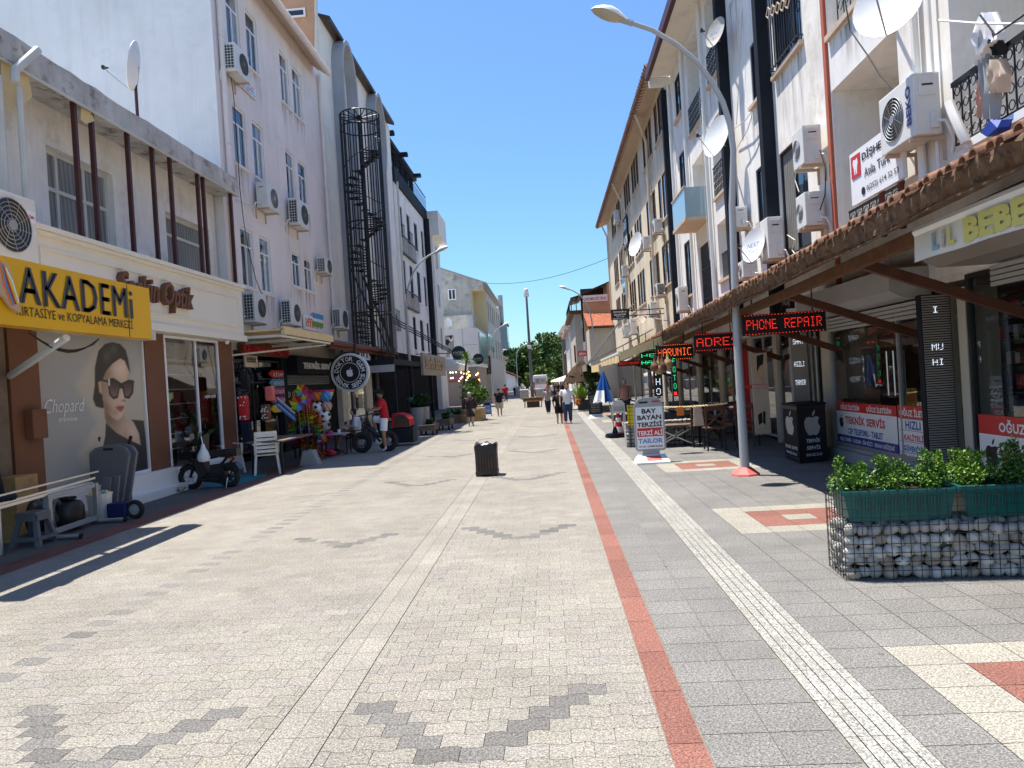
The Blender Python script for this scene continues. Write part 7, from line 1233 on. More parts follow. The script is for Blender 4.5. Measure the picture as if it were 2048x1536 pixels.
b = MB(); zc = .155; b.ring((w0.x, yw+.02, zc), (0, 1, 0), .115, .04, 24, 8); wt = b.build('wheel', M['rubber'], S, smooth=True); b = MB(); b.disc((w0.x, yw+.02, zc), (0, 1, 0), .10, 20, .05); b.build('rim', M['grey_metal'], wt); b = MB(); b.disc((w0.x, yw+.02, zc), (0, 1, 0), .035, 12, .07); b.build('hub', M['concrete'], wt)
S = thing('wooden_crate', 'brown chipboard crate standing in the dark doorway at the left', 'crate', (-7.9, 9.9, 0)); a = ony(50, 1000, 9.9); b = MB(); b.box(-7.95, -7.62, 9.8, 10.25, 0, .92); b.build('body', M['wood_light'], S)
S = thing('tub', 'white bucket of bits standing behind the steel frame', 'bucket', (-7.35, 11.2, 0)); b = MB(); b.lathe([(.15, 0), (.19, .42), (.2, .42), (.2, .44), (.17, .43)], (-7.42, 11.35, 0), 16); b.build('body', M['white_plastic'], S); b = MB(); [b.sph((-7.42+random.uniform(-.1, .1), 11.35+random.uniform(-.1, .1), .44), .04, 6, 4, random.randrange(2)) for _ in range(7)]; b.build('bits', [M['yellow'], M['sky_blue']], S)
S = thing('vacuum_cleaner', 'black vacuum cleaner with a grey hose behind the steel table frame', 'vacuum cleaner', (-7.45, 10.55, 0)); b = MB(); b.lathe([(.2, .04), (.24, .1), (.24, .34), (.2, .42), (.1, .46)], (-7.45, 10.6, 0), 16); b.build('drum', M['black_plastic'], S, smooth=True); b = MB(); b.tube([(-7.4+.05*math.cos(t), 10.3-.16*math.cos(t), .28+.22*math.sin(t)) for t in np.linspace(-1.4, 3.6, 16)], .028, 7); b.build('hose', M['stool_grey'], S, smooth=True); b = MB(); b.bbox(-7.55, -7.35, 10.5, 10.7, .46, .50, 0, .01); b.build('lid', M['anthracite'], S)
S = thing('bin_sack', 'dark bundle pushed against the brown pillar behind the stool', 'sack', (-7.6, 10.1, 0)); b = MB(); b.sph((-7.65, 10.15, .28), (.2, .22, .28), 12, 9); b.sph((-7.55, 10.35, .2), (.16, .18, .2), 10, 8); b.build('bag', M['black_plastic'], S, smooth=True)
S = thing('menu_stand', 'black menu panel with orange upright lettering at the left edge', 'menu', (-7.3, 8.9, .5)); b = MB(); b.box(-7.7, -7.64, 8.3, 9.25, .65, 2.9); b.build('panel', M['ink'], S); text('MENU', (-7.64, 9.12, 1.02), (0, 0, 1), (0, -1, 0), .075, M['orange'], S, w=.36); text('up', (-7.64, 9.1, 1.36), EY, UP, .09, M['off_white'], S, w=.15)
S = thing('bar_stool', 'dark bar stool with a chrome leg cut by the left frame edge', 'stool', (-7.0, 8.9, 0)); b = MB(); b.lathe([(.2, .70), (.22, .74), (.2, .78)], (-7.25, 9.0, 0), 14); b.build('seat', M['anthracite'], S); b = MB(); b.tube([(-7.25, 9.0, 0), (-7.25, 9.0, .7)], .03, 8); b.build('leg', M['steel'], S); b = MB(); b.tube([(-7.42, 8.85, .76), (-7.46, 8.85, 1.02), (-7.4, 9.2, 1.04), (-7.36, 9.2, .76)], .05, 6); b.build('backrest', M['anthracite'], S)
# ================================================================ SHOP GOODS, VEHICLES, FURNITURE
# ---- moped by the optician's window
g0, g1 = gnd(381, 979), gnd(458, 977); Ym = g0.y; PL = lambda px, py, dy=0.: ony(px, py, Ym+dy)
S = thing('moped', 'black electric moped with a white carrier bag by the optician window', 'moped', ((g0.x+g1.x)/2, Ym, 0)); K_ = Ym/F
for px, py, r in ((381.5, 953, 20.5), (459, 957, 17.5)):
    c = PL(px, py, .05); R_ = r*K_; c.z = R_+.045; b = MB(); b.ring(c, (0, 1, 0), R_, .058, 26, 8); w = b.build('wheel', M['rubber'], S, smooth=True)
    b = MB(); b.ring(c, (0, 1, 0), R_*.84, .012, 24, 5); [b.bar(c, c+Vector((math.cos(a)*R_*.82, 0, math.sin(a)*R_*.82)), .02, .028) for a in np.arange(6)*math.pi/3]; b.disc(c, (0, 1, 0), R_*.3, 14, .06); b.build('rim', M['steel' if px < 400 else 'black_metal'], w)
    b = MB(); b.tube([c+Vector((math.cos(a)*R_*1.22, 0, math.sin(a)*R_*1.22)) for a in np.linspace(.4, 2.5, 9)], .035, 6); b.build('mudguard', M['black_plastic'], S)
fr_ = lambda pts, r, m, nm: (lambda b: (b.tube([PL(*p) for p in pts], r, 8), b.build(nm, M[m], S, smooth=True)))(MB())
fr_([(381, 955, .0), (386, 930, .0), (392, 912), (402, 870)], .028, 'black_plastic', 'fork'); fr_([(399, 868, -.28), (403, 866, 0), (407, 864, .28)], .016, 'black_metal', 'handlebar'); fr_([(392, 925), (398, 945), (402, 958), (440, 962), (452, 952)], .05, 'black_plastic', 'frame_tube'); fr_([(424, 955), (432, 935), (446, 925), (455, 912)], .03, 'black_metal', 'seat_support'); fr_([(446, 945), (455, 932), (468, 915)], .022, 'black_metal', 'rear_carrier'); fr_([(455, 955, -.1), (452, 978, -.14), (470, 979, -.14)], .01, 'steel', 'kickstand')
p, q = PL(421, 913), PL(473, 898); b = MB(); b.bbox(p.x, q.x, Ym-.14, Ym+.14, p.z, q.z, 0, .05); b.build('saddle', M['black_plastic'], S, smooth=True); p, q = PL(399, 962), PL(444, 953); b = MB(); b.bbox(p.x, q.x, Ym-.13, Ym+.13, p.z, q.z, 0, .02); b.build('footboard', M['black_plastic'], S); p, q = PL(362, 919), PL(391, 898); b = MB()
for z in np.linspace(p.z, q.z, 5): b.bar((p.x, Ym-.14, z), (q.x, Ym-.14, z), .012, .012); b.bar((p.x, Ym+.14, z), (q.x, Ym+.14, z), .012, .012); b.bar((p.x, Ym-.14, z), (p.x, Ym+.14, z), .012, .012)
for x_ in np.linspace(p.x, q.x, 8): b.bar((x_, Ym-.14, p.z), (x_, Ym-.14, q.z), .01, .01)
b.box(p.x+.01, q.x-.01, Ym-.12, Ym+.12, p.z+.01, p.z+(q.z-p.z)*.7); b.build('basket', M['black_metal'], S); p = PL(466, 910); b = MB(); b.bbox(p.x-.06, p.x+.06, Ym-.1, Ym+.1, p.z-.035, p.z+.04, 0, .015); b.build('tail_light', M['red'], S); p = PL(386, 866); b = MB(); b.disc(PL(384, 873, -.05), (1, .1, 0), .06, 14, .05); b.build('headlight', M['steel'], S)
b = MB(); [b.disc(PL(px, py, dy), (.9, .3, 0), .05, 12, .02) for px, py, dy in ((396, 858, -.25), (410, 853, .25))]; b.build('mirror', M['black_plastic'], S)
for nm_, P_, y0_, y1_ in (('leg_shield', [(389, 922), (398, 872), (407, 870), (405, 915), (412, 950), (402, 958)], -.13, .13), ('battery_box', [(418, 952), (420, 930), (444, 928), (450, 952)], -.1, .1), ('tail_box', [(440, 915), (441, 899), (472, 897), (473, 912)], -.12, .12), ('frame_cover', [(398, 964), (402, 950), (446, 948), (460, 955), (450, 966)], -.07, .07), ('rear_fender', [(444, 935), (450, 926), (470, 926), (479, 938), (476, 944), (462, 934)], -.06, .16)): b = MB(); b.prism([tuple(PL(px, py, y0_)) for px, py in P_][::-1], (0, y1_-y0_, 0)); b.build(nm_, M['black_plastic'], S)
S = thing('carrier_bag', 'white carrier bag hanging from the moped handlebar', 'bag', tuple(PL(407, 922, -.12))); c = PL(407, 908, -.18); b = MB(); b.lathe([(.03, .20), (.05, .12), (.11, .0), (.13, -.09), (.10, -.15), (.02, -.17)], c, 12); b.build('body', M['white_cloth'], S, smooth=True); b = MB(); b.tube([c+Vector((0, 0, .19)), PL(402, 872, -.15)], .012, 5); b.build('handle', M['white_cloth'], S)
S = thing('door_mat', 'turquoise mat on the pavement under the moped and chairs', 'mat', (-7.2, 15.5, 0)); b = MB(); P = [gnd(400, 977), gnd(412, 967), gnd(520, 942), gnd(535, 952), gnd(470, 973)]; b.prism([(p.x, p.y, .004) for p in P], (0, 0, .012)); b.build('cloth', M['teal_mat'], S)
# ---- white plastic armchairs
def garden_chair(label, x, y, rz, s=1.12):
    t_ = thing('garden_chair', label, 'chair', (0, 0, 0), 'white plastic chairs by the optician'); m = M['white_plastic']
    b = MB(); b.bbox(-.23, .23, -.24, .22, .40, .435, 0, .015); b.build('seat', m, t_)
    b = MB(); y0 = .22
    for sx in (-1, 1): b.bar((sx*.215, y0, .42), (sx*.20, y0+.14, .88), .05, .035)
    for i in range(5): z = .50+.083*i; b.bar((-.20, y0+.03+.30*(z-.44), z), (.20, y0+.03+.30*(z-.44), z), .022, .058, up=(0, -.28, 1))
    b.bar((-.22, y0+.15, .885), (.22, y0+.15, .885), .035, .06); b.build('backrest', m, t_)
    for sx in (-1, 1):
        for sy, yt in ((-1, -.2), (1, .2)): b = MB(); b.bar((sx*.21, yt, .41), (sx*.25, yt+sy*.06, 0), .05, .04, up=(0, 1, 0)); b.build('leg', m, t_)
        b = MB(); b.bar((sx*.25, -.2, .64), (sx*.24, y0+.08, .66), .06, .03); b.bar((sx*.24, -.19, .42), (sx*.25, -.2, .63), .045, .04, up=(0, 1, 0)); b.build('armrest', m, t_)
    t_.location = (x, y, 0); t_.rotation_euler = (0, 0, rz); t_.scale = (s, s, s); return t_
a = gnd(534, 948); garden_chair('white plastic armchair with its slatted back towards the camera', a.x, a.y+.05, math.radians(180+22)); a = gnd(452, 949); garden_chair('white plastic armchair half hidden behind the other one, facing it', a.x, a.y+.1, math.radians(62))
# ---- table with toys, racks, balls
l0, l1 = gnd(571, 948), gnd(617, 930); S = thing('display_table', 'dark trestle table of toys outside the stationer', 'table', ((l0.x+l1.x)/2-.4, (l0.y+l1.y)/2, 0)); zt = .80; xt0, xt1 = -7.15, -6.25; b = MB(); b.bbox(xt0, xt1, l0.y-.1, l1.y+.2, zt-.04, zt, 0, .01); b.build('tabletop', M['wood_grey'], S)
for x_, y_ in ((xt1-.1, l0.y), (xt1-.1, l1.y), (xt0+.1, l0.y), (xt0+.1, l1.y)): b = MB(); b.box(x_-.025, x_+.025, y_-.025, y_+.025, 0, zt-.04); b.build('leg', M['black_metal'], S)
COL = ('red', 'orange', 'yellow', 'leaf_toy', 'sky_blue', 'purple', 'magenta')
S = thing('toy_rack', 'black shelf rack of balls beside the garlands', 'rack', (-6.8, 20.4, 0)); b = MB(); rx0, rx1, ry = -7.5, -6.7, 20.6
for x_ in (rx0, rx1): b.bar((x_, ry, 0), (x_, ry, 1.95), .04, .04); b.bar((x_, ry+.4, 0), (x_, ry+.4, 1.95), .04, .04)
for z in (.35, .85, 1.25, 1.6): b.box(rx0, rx1, ry, ry+.4, z, z+.02)
b.build('frame', M['black_metal'], S); b = MB(); c = ony(643, 783, ry); b.lathe([(.28, 0), (.31, .10), (.33, .11), (.3, .12)], (c.x, ry+.1, c.z-.14), 18); b.build('basket', M['yellow'], S); b = MB(); b.lathe([(.33, 0), (.35, .05)], (c.x, ry+.1, c.z-.01), 18); b.build('basket_rim', M['magenta'], S)
for i, (px, py, r, mk, lb) in enumerate(((634, 792, .17, 'orange', 'orange basketball at the top left of the toy rack'), (652, 793, .17, 'sky_blue', 'pale blue ball at the top right of the toy rack'), (619, 813, .17, 'red', 'red ball left of the footballs on the toy rack'), (635, 814, .17, 'white_clean', 'black and white football on the upper shelf of the toy rack'), (654, 812, .15, 'pink_cloth', 'pink striped ball on the upper shelf of the toy rack'), (649, 832, .18, 'white_clean', 'white football in the middle of the toy rack'), (648, 852, .19, 'poster_grey', 'grey football low on the toy rack'), (646, 875, .16, 'orange', 'rainbow ball at the bottom of the toy rack'), (660, 870, .13, 'magenta', 'small pink ball beside the rainbow ball'))):
    c = ony(px, py, ry-.1); S = thing('ball', lb, 'ball', (c.x, c.y, c.z-r), 'balls on the toy rack'); b = MB(); b.sph(c, r, 16, 10); o = b.build('skin', M[mk], S, smooth=True)
    if mk in ('white_clean', 'poster_grey'):
        for a, e in ((0, 0), (1.2, .2), (-1.2, .1), (.3, .9), (-.4, -.9), (2.4, 0)): d = Vector((math.sin(a)*math.cos(e), -math.cos(a)*math.cos(e), math.sin(e))); f = MB(); f.disc(c+d*r*.965, d, r*.3, 5, .03); f.build('patch', M['ink'], o)
    else:
        for a in (0, 1.05): f = MB(); f.ring(c, (math.cos(a), math.sin(a)*.6, .4), r*1.0, .008, 22, 4); f.build('seam', M['ink' if mk != 'pink_cloth' else 'white_clean'], o)
def garland(px, py0, py1, Y, label, seed):
    r = random.Random(seed); p, q = ony(px, py0, Y), ony(px+r.uniform(-3, 3), py1, Y); S = thing('garland', label, 'garland', (q.x, q.y, q.z), 'flower garlands hanging by the toy table'); n = int((p.z-q.z)/.04); bs = {}
    for i in range(n):
        c = p.lerp(q, i/n)
        for k_ in range(8):
            a = r.uniform(0, 6.3); d = Vector((math.cos(a), math.sin(a), r.uniform(-.4, .4))); s_ = r.uniform(.07, .13); mk = COL[(i//3+r.randrange(2)) % 7]; t = d.cross(Vector((0, 0, 1))).normalized()*s_*.5; bs.setdefault(mk, MB()).poly([c+d*.02, c+d*s_+t, c+d*s_*1.4, c+d*s_-t])
    b = MB(); b.tube([p, q], .008, 4); b.build('string', M['leaf_toy'], S)
    mb = MB(); ks = list(bs)
    for j, k_ in enumerate(ks): mb.add(bs[k_].v, bs[k_].f, j)
    mb.build('petals', [M[k_] for k_ in ks], S)
for i, (px, a, c) in enumerate(((585, 835, 890), (592, 822, 895), (599, 818, 892), (606, 822, 893), (612, 818, 900), (618, 822, 905), (624, 818, 905), (630, 822, 895), (633, 830, 915), (636, 840, 920))): garland(px, a, c, 19.2+.12*(i % 3), f'bright paper flower garland by the toy table, {("first", "second", "third", "fourth", "fifth", "sixth", "seventh", "eighth", "ninth", "last")[i]} from the left', i)
def pinwheel(px, py, Y, r, label, rz):
    c = ony(px, py, Y); S = thing('pinwheel', label, 'pinwheel', (c.x, c.y, c.z-.9), 'pinwheels above the garlands'); b = MB(); b.tube([c, c+Vector((0, .1, -.9))], .01, 5); b.build('stick', M['wood_light'], S)
    for k_ in range(7): a = rz+k_*2*math.pi/7; e = a+.75; f = MB(); f.prism([c+Vector((0, -.01, 0)), c+Vector((r*math.cos(a), -.05, r*math.sin(a))), c+Vector((r*.8*math.cos(e), -.0, r*.8*math.sin(e)))], (0, .012, 0)); f.build('blade', M[COL[k_]], S)
pinwheel(604, 782, 19.0, .20, 'rainbow pinwheel highest above the toy table', .2); pinwheel(616, 790, 19.1, .19, 'bright pinwheel right of the highest pinwheel', .6); pinwheel(596, 806, 18.9, .24, 'large rainbow pinwheel left of the others', 1.0); pinwheel(612, 798, 18.8, .15, 'small purple pinwheel between the larger ones', .1)
S = thing('toy_pile', 'heap of bright plastic toys on the ground by the toy rack', 'toys', (-6.4, 20, 0)); 
for i in range(14): c = gnd(random.uniform(636, 668), random.uniform(906, 916)); b = MB(); b.sph((c.x, c.y+.1, .06+.05*(i % 3)), (random.uniform(.06, .15), .08, random.uniform(.04, .08)), 8, 6); b.build('toy', M[random.choice(COL)], S)
S = thing('beach_shade', 'blue striped folded beach shades lying across the toy table', 'beach toy', (-7.3, 18, .85)); p, q = ony(555, 812, 17.6), ony(590, 842, 18.4)
for i in range(5): b = MB(); o_ = Vector((0, 0, .05*i)); b.bar(p+o_, q+o_, .03, .05); b.build('slat', M[('text_blue', 'sky_blue', 'navy', 'text_blue', 'grey_metal')[i]], S)
for i, (px, py0, py1, mk, lb) in enumerate(((491, 748, 778, 'black_cloth', 'black backpack hanging highest beside the stationer door'), (488, 790, 842, 'red', 'red and white patterned bag hanging beside the stationer door'), (494, 842, 885, 'navy', 'dark blue patterned bag hanging lowest beside the stationer door'), (532, 808, 842, 'wood_brown', 'brown patterned rucksack hung in the stationer window'), (540, 772, 802, 'red_faded', 'red and yellow bag hung under the arrow boards'))):
    a, c = ony(px-7, py1, 17.3), ony(px+7, py0, 17.3); S = thing('hanging_bag', lb, 'bag', ((a.x+c.x)/2, 17.3, a.z)); b = MB(); b.bbox(a.x, c.x, 17.2, 17.4, a.z, c.z, 0, .05); b.build('body', M[mk], S, smooth=True); b = MB(); b.tube([((a.x+c.x)/2-.04, 17.3, c.z-.02), ((a.x+c.x)/2, 17.3, c.z+.1), ((a.x+c.x)/2+.04, 17.3, c.z-.02)], .01, 5); b.build('strap', M['black_cloth'], S)
    if i in (1, 3): 
        for k_ in range(12): f = MB(); f.sph((random.uniform(a.x+.02, c.x-.02), 17.197, random.uniform(a.z+.04, c.z-.04)), (.018, .008, .018), 6, 4); f.build('print_spot', M['white_clean'], S)
S = thing('stone_weight', 'low stone weight block beneath the garlands', 'weight', (-6.2, 18.7, 0)); b = MB(); c = gnd(622, 930); b.prism([(c.x-.26, c.y-.1, 0), (c.x+.22, c.y-.1, 0), (c.x+.08, c.y-.1, .38), (c.x-.16, c.y-.1, .38)], (0, .32, 0)); b.build('body', M['concrete'], S)
# ---- round cafe table by the seated woman, red trailer, planters along the left terrace
S = thing('cafe_table', 'small round table with a white cup beside the seated woman', 'table', (-6.4, 21.5, 0)); c = gnd(673, 910); zt = ony(675, 866, c.y).z; b = MB(); b.lathe([(.42, zt-.03), (.43, zt)], (c.x, c.y, 0), 20); b.build('tabletop', M['shutter_grey'], S); b = MB(); b.tube([(c.x, c.y, 0), (c.x, c.y, zt)], .035, 8); [b.bar((c.x, c.y, .2), (c.x+.3*math.cos(a), c.y+.3*math.sin(a), .02), .03, .03) for a in (0, 1.57, 3.14, 4.7)]; b.build('pedestal', M['black_metal'], S)
S = thing('cup', 'white cup on the small round table', 'cup', (c.x+.1, c.y, zt)); b = MB(); b.lathe([(.035, zt), (.05, zt+.1), (.045, zt+.1)], (c.x+.12, c.y, 0), 12); b.build('body', M['white_clean'], S)
S = thing('bike_trailer', 'red hooded trailer box with a brown mesh end behind the cyclist', 'trailer', (-5.8, 23, 0)); Yt = 22.6; T_ = lambda px, py, dy=0: ony(px, py, Yt+dy); arc = [T_(783, 856), T_(819, 852), T_(818, 838), T_(810, 830), T_(796, 827), T_(784, 828)]; b = MB(); b.prism([tuple(p) for p in arc][::-1], (0, .8, 0)); b.build('hood', M['red_cloth'], S); b = MB(); arc2 = [T_(788, 854), T_(818.5, 851.5), T_(817.5, 839), T_(809, 831.5), T_(797, 829), T_(790, 832)]; b.prism([(p.x, Yt-.012, p.z) for p in arc2][::-1], (0, .01, 0)); b.build('mesh_end', M['wood_dark'], S)
b = MB(); p = T_(800, 856); b.box(p.x-.4, p.x+.4, Yt+.05, Yt+.75, .1, p.z-.02); b.build('chassis', M['anthracite'], S)
def wood_planter(px0, px1, py_b, py_t, Y, label, deep=1.2, legs=True, mk='wood_grey'):
    a, c = ony(px0, py_b, Y), ony(px1, py_t, Y); z1 = c.z; z0 = .18 if legs else 0; S = thing('wooden_planter', label, 'planter', ((a.x+c.x)/2, Y+deep/2, 0)); b = MB(); n = 3
    for i in range(n): za, zb = z0+(z1-z0)*i/n+.006, z0+(z1-z0)*(i+1)/n-.006; b.box(a.x, c.x, Y, Y+deep, za, zb)
    b.build('box', M[mk], S)
    if legs:
        for x_, y_ in ((a.x+.08, Y+.1), (c.x-.08, Y+.1), (a.x+.08, Y+deep-.1), (c.x-.08, Y+deep-.1)): b = MB(); b.box(x_-.035, x_+.035, y_-.035, y_+.035, 0, z0); b.build('leg', M['black_metal'], S)
    return (a.x+c.x)/2, Y+deep/2, z1
wp1 = wood_planter(838, 868, 875, 849, 26.6, 'wooden planter box on black legs nearest the cyclist'); wp2 = wood_planter(874, 900, 862, 838, 29.3, 'wooden planter box on black legs, second past the cyclist'); wp3 = wood_planter(903, 922, 846, 829, 33.8, 'low wooden planter with a round knob behind the second planter', 1, False); wp4 = wood_planter(924, 962, 845, 818, 34.6, 'tawny wooden planter holding the tall bush behind the coated woman', 2.4, False, 'wood_light')
# ---- bench planter at the mast, van, distant bits
Yb = 47.7; S = thing('planter_bench', 'wooden backed bench on a dark planter box in mid street', 'bench', (-1.2, Yb, 0)); a, c = ony(1046, 803, Yb), ony(1085, 794, Yb)
for i in range(3): z = a.z+(c.z-a.z)*(i+.5)/3; b = MB(); b.bbox(a.x, c.x, Yb-.05, Yb+.02, z-.06*1.2, z+.06*1.2, 0, .01); b.build('slat', M['wood_light'], S)
a2, c2 = ony(1054, 815, Yb), ony(1079, 806, Yb); b = MB(); b.box(a2.x, c2.x, Yb+.1, Yb+.9, 0, .42); b.build('box', M['wood_dark'], S)
for x_ in (a.x+.1, c.x-.1): b = MB(); b.bar((x_, Yb-.1, 0), (x_+.05, Yb+.05, c.z), .06, .06); b.build('leg', M['grey_metal'], S)
Yv = 78.; S = thing('minibus', 'white minibus seen from behind with a red band and crescent on its window', 'minibus', (-1, Yv, 0)); V = lambda px, py: ony(px, py, Yv); a, c = V(1068, 786), V(1094, 749); z0, z1, x0, x1 = .35, c.z, a.x, c.x; b = MB(); b.bbox(x0, x1, Yv, Yv+4.6, z0, z1, 0, .14); b.build('body', M['white_clean'], S, smooth=True)
zw = z1-(z1-z0)*.52; b = MB(); b.bbox(x0+.13, x1-.13, Yv-.01, Yv+.05, zw, z1-.32, 0, .02); w = b.build('rear_window', M['shutter_grey'], S); cx = (x0+x1)/2-.22; zc = (zw+z1-.32)/2; b = MB(); out_ = [(cx+.2*math.cos(t), Yv-.014, zc+.2*math.sin(t)) for t in np.linspace(.6, 2*math.pi-.6, 16)]; inn = [(cx+.05+.15*math.cos(t), Yv-.014, zc+.15*math.sin(t)) for t in np.linspace(2*math.pi-.75, .75, 14)]; 
for i in range(13): b.poly([out_[i], out_[i+1], inn[12-i], inn[13-i]][::-1])
b.build('crescent', M['ink'], w); b = MB(); b.box(cx+.35, cx+.62, Yv-.014, Yv-.011, zc+.04, zc+.09); b.box(cx+.35, cx+.55, Yv-.014, Yv-.011, zc-.06, zc-.02); b.build('small_lettering', M['ink'], w)
b = MB(); b.box(x0+.02, x1-.02, Yv-.02, Yv+.01, z0+.16, z0+.40); b.build('red_band', M['sticker_red'], S); b = MB(); b.bbox(x0+.04, x1-.04, Yv-.08, Yv+.05, z0-.1, z0+.15, 0, .03); b.build('bumper', M['black_plastic'], S); 
for x_ in (x0+.06, x1-.06): b = MB(); b.bbox(x_-.06, x_+.06, Yv-.03, Yv+.04, zw-.35, zw+.3, 0, .02); b.build('tail_light', M['red'], S)
for x_ in (x0+.16, x1-.16):
    for y_ in (Yv+.8, Yv+3.7): b = MB(); b.disc((x_, y_, .33), (1, 0, 0), .33, 18, .2); b.build('wheel', M['rubber'], S)
S = thing('orange_barrier', 'orange plastic barrier far down the street beside a person in white', 'barrier', (-3, 95, 0)); a = ony(1046, 785, 88); b = MB(); b.lathe([(.35, 0), (.3, .6), (.22, .9)], (a.x, 88, 0), 10); b.build('body', M['orange'], S)
S = thing('grey_container', 'grey metal container past the white house on the left', 'container', (-4, 86, 0)); a, c = ony(1032, 791, 84), ony(1041, 773, 84); b = MB(); b.bbox(a.x, c.x, 84, 86, 0, c.z, 0, .03); b.build('body', M['shutter_grey'], S); b = MB(); [b.box(a.x-.01+(c.x-a.x)*i/5, a.x+.03+(c.x-a.x)*i/5, 83.97, 84, .1, c.z-.1) for i in range(1, 5)]; b.build('rib', M['concrete'], S)
def far_parasol(px, py, Y, r, label, mk='fabric_white'): c = ony(px, py, Y); S = thing('cafe_parasol', label, 'parasol', (c.x, c.y, 0)); b = MB(); b.lathe([(r, c.z-.35), (r*.98, c.z-.3), (.05, c.z+.1)], (c.x, c.y, 0), 8); b.build('canopy', M[mk], S); b = MB(); b.tube([(c.x, c.y, 0), (c.x, c.y, c.z)], .03, 6); b.build('pole', M['grey_metal'], S)
far_parasol(1136, 752, 62, 1.5, 'large white cafe parasol above the distant walkers on the right'); far_parasol(1127, 756, 75, 1.4, 'white parasol further back on the right', 'fabric_cream')
# ---- thatched parasol and right-hand plants' pots
g0 = gnd(1166, 820); Yt = 41.; t0 = ony(1163, 722, Yt); S = thing('thatched_parasol', 'dark straw thatched parasol outside the right cafe', 'parasol', (t0.x, Yt, 0)); b = MB(); n = 26
for k_, (r0, z0, r1, z1) in enumerate(((.1, .0, .55, -.35), (.45, -.28, .95, -.75), (.85, -.65, 1.15, -1.15))):
    vs = []
    for i in range(n*2): t = math.pi*i/n; j_ = random.uniform(-.06, .06); vs += [(t0.x+r0*math.cos(t), Yt+r0*math.sin(t), t0.z+z0), (t0.x+(r1+j_)*math.cos(t), Yt+(r1+j_)*math.sin(t), t0.z+z1-random.uniform(0, .14))]
    b.add(vs, [(2*i, 2*i+1, (2*i+3) % (4*n), (2*i+2) % (4*n)) for i in range(2*n)])
b.build('thatch', M['thatch'], S); b = MB(); b.tube([(t0.x, Yt, 0), (t0.x, Yt, t0.z)], .06, 8); b.build('pole', M['wood_dark'], S)
# hanging gourds
for i, (px, py) in enumerate(((1310, 733), (1318, 737), (1325, 731), (1336, 726))): c = ony(px, py, 16.4); S = thing('hanging_gourd', ('dried gourd hanging lowest on the left of its bunch', 'dried gourd second in the bunch of four', 'dried gourd third in the bunch of four', 'dried gourd hanging highest and rightmost of its bunch')[i], 'gourd', (c.x, c.y, c.z-.14), 'dried gourds hanging under the cream awning'); b = MB(); b.lathe([(.02, -.13), (.09, -.10), (.115, -.03), (.09, .05), (.04, .10), (.03, .18), (.012, .27)], c, 14); b.build('shell', M['wood_light' if i % 2 else 'wood_brown'], S, smooth=True); b = MB(); b.tube([c+Vector((0, 0, .26)), c+Vector((0, 0, .6))], .006, 4); b.build('cord', M['wood_dark'], S)
# ---- cafe chairs and tables under the right canopy
def cafe_chair(label, x, y, rz, s=1.1):
    t_ = thing('cafe_chair', label, 'chair', (0, 0, 0), 'cross backed wooden chairs under the canopy'); b = MB(); b.bbox(-.20, .20, -.2, .2, .44, .47, 0, .012); b.build('seat', M['wood_brown'], t_)
    for sx in (-1, 1): b = MB(); b.bar((sx*.17, -.17, .44), (sx*.18, -.19, 0), .03, .03); b.build('leg', M['black_metal'], t_); b = MB(); b.bar((sx*.17, .18, .46), (sx*.18, .24, 0), .03, .03); b.build('leg', M['black_metal'], t_); b = MB(); b.bar((sx*.18, .18, .46), (sx*.19, .25, .90), .03, .03); b.build('back_post', M['wood_red'], t_)
    b = MB(); b.bbox(-.20, .20, .235, .265, .82, .92, 0, .01); b.build('top_rail', M['wood_red'], t_)
    for sx in (-1, 1): b = MB(); b.bar((sx*-.17, .19, .50), (sx*.18, .24, .83), .022, .03); b.build('cross_slat', M['wood_red'], t_)
    b = MB(); b.bar((-.17, -.1, .2), (.17, -.1, .2), .02, .02); b.bar((-.17, .2, .2), (.17, .2, .2), .02, .02); b.build('stretcher', M['black_metal'], t_)
    t_.location = (x, y, 0); t_.rotation_euler = (0, 0, rz); t_.scale = (s,)*3; return t_
for px, py, rz, lb in ((1395, 893, 195, 'cross backed chair nearest the tailor sign under the canopy'), (1432, 900, 178, 'cross backed chair left of the near lamp post, closest to the camera'), (1500, 893, 150, 'cross backed chair just right of the near lamp post'), (1462, 884, 185, 'cross backed chair hidden behind the near lamp post')): a = gnd(px, py); cafe_chair(lb, a.x, a.y+.1, math.radians(rz))
def cafe_table(label, px, py, top, w=.7):
    a = gnd(px, py); z = ony(px, top, a.y).z; S = thing('cafe_table', label, 'table', (a.x, a.y, 0)); b = MB(); b.bbox(a.x-w/2, a.x+w/2, a.y-.3, a.y+.3, z-.035, z, 0, .01); b.build('tabletop', M['wood_grey'], S)
    for s_ in (-1, 1): b = MB(); b.bar((a.x-s_*w*.4, a.y-.2, 0), (a.x+s_*w*.4, a.y-.2, z-.04), .03, .03); b.bar((a.x-s_*w*.4, a.y+.2, 0), (a.x+s_*w*.4, a.y+.2, z-.04), .03, .03); b.build('leg', M['steel' if w > .8 else 'black_metal'], S)
    return a, z
a, z = cafe_table('square cafe table with a black napkin holder under the canopy', 1425, 878, 830); S = thing('napkin_holder', 'black napkin holder on the square cafe table', 'napkin holder', (a.x, a.y, z)); b = MB(); b.box(a.x-.1, a.x+.06, a.y-.05, a.y+.05, z, z+.14); b.build('box', M['black_plastic'], S); b = MB(); b.box(a.x+.07, a.x+.12, a.y-.04, a.y+.04, z, z+.12); b.build('napkins', M['white_clean'], S)
cafe_table('long folding table on crossed steel legs behind the tailor sign', 1350, 892, 848, 1.3)
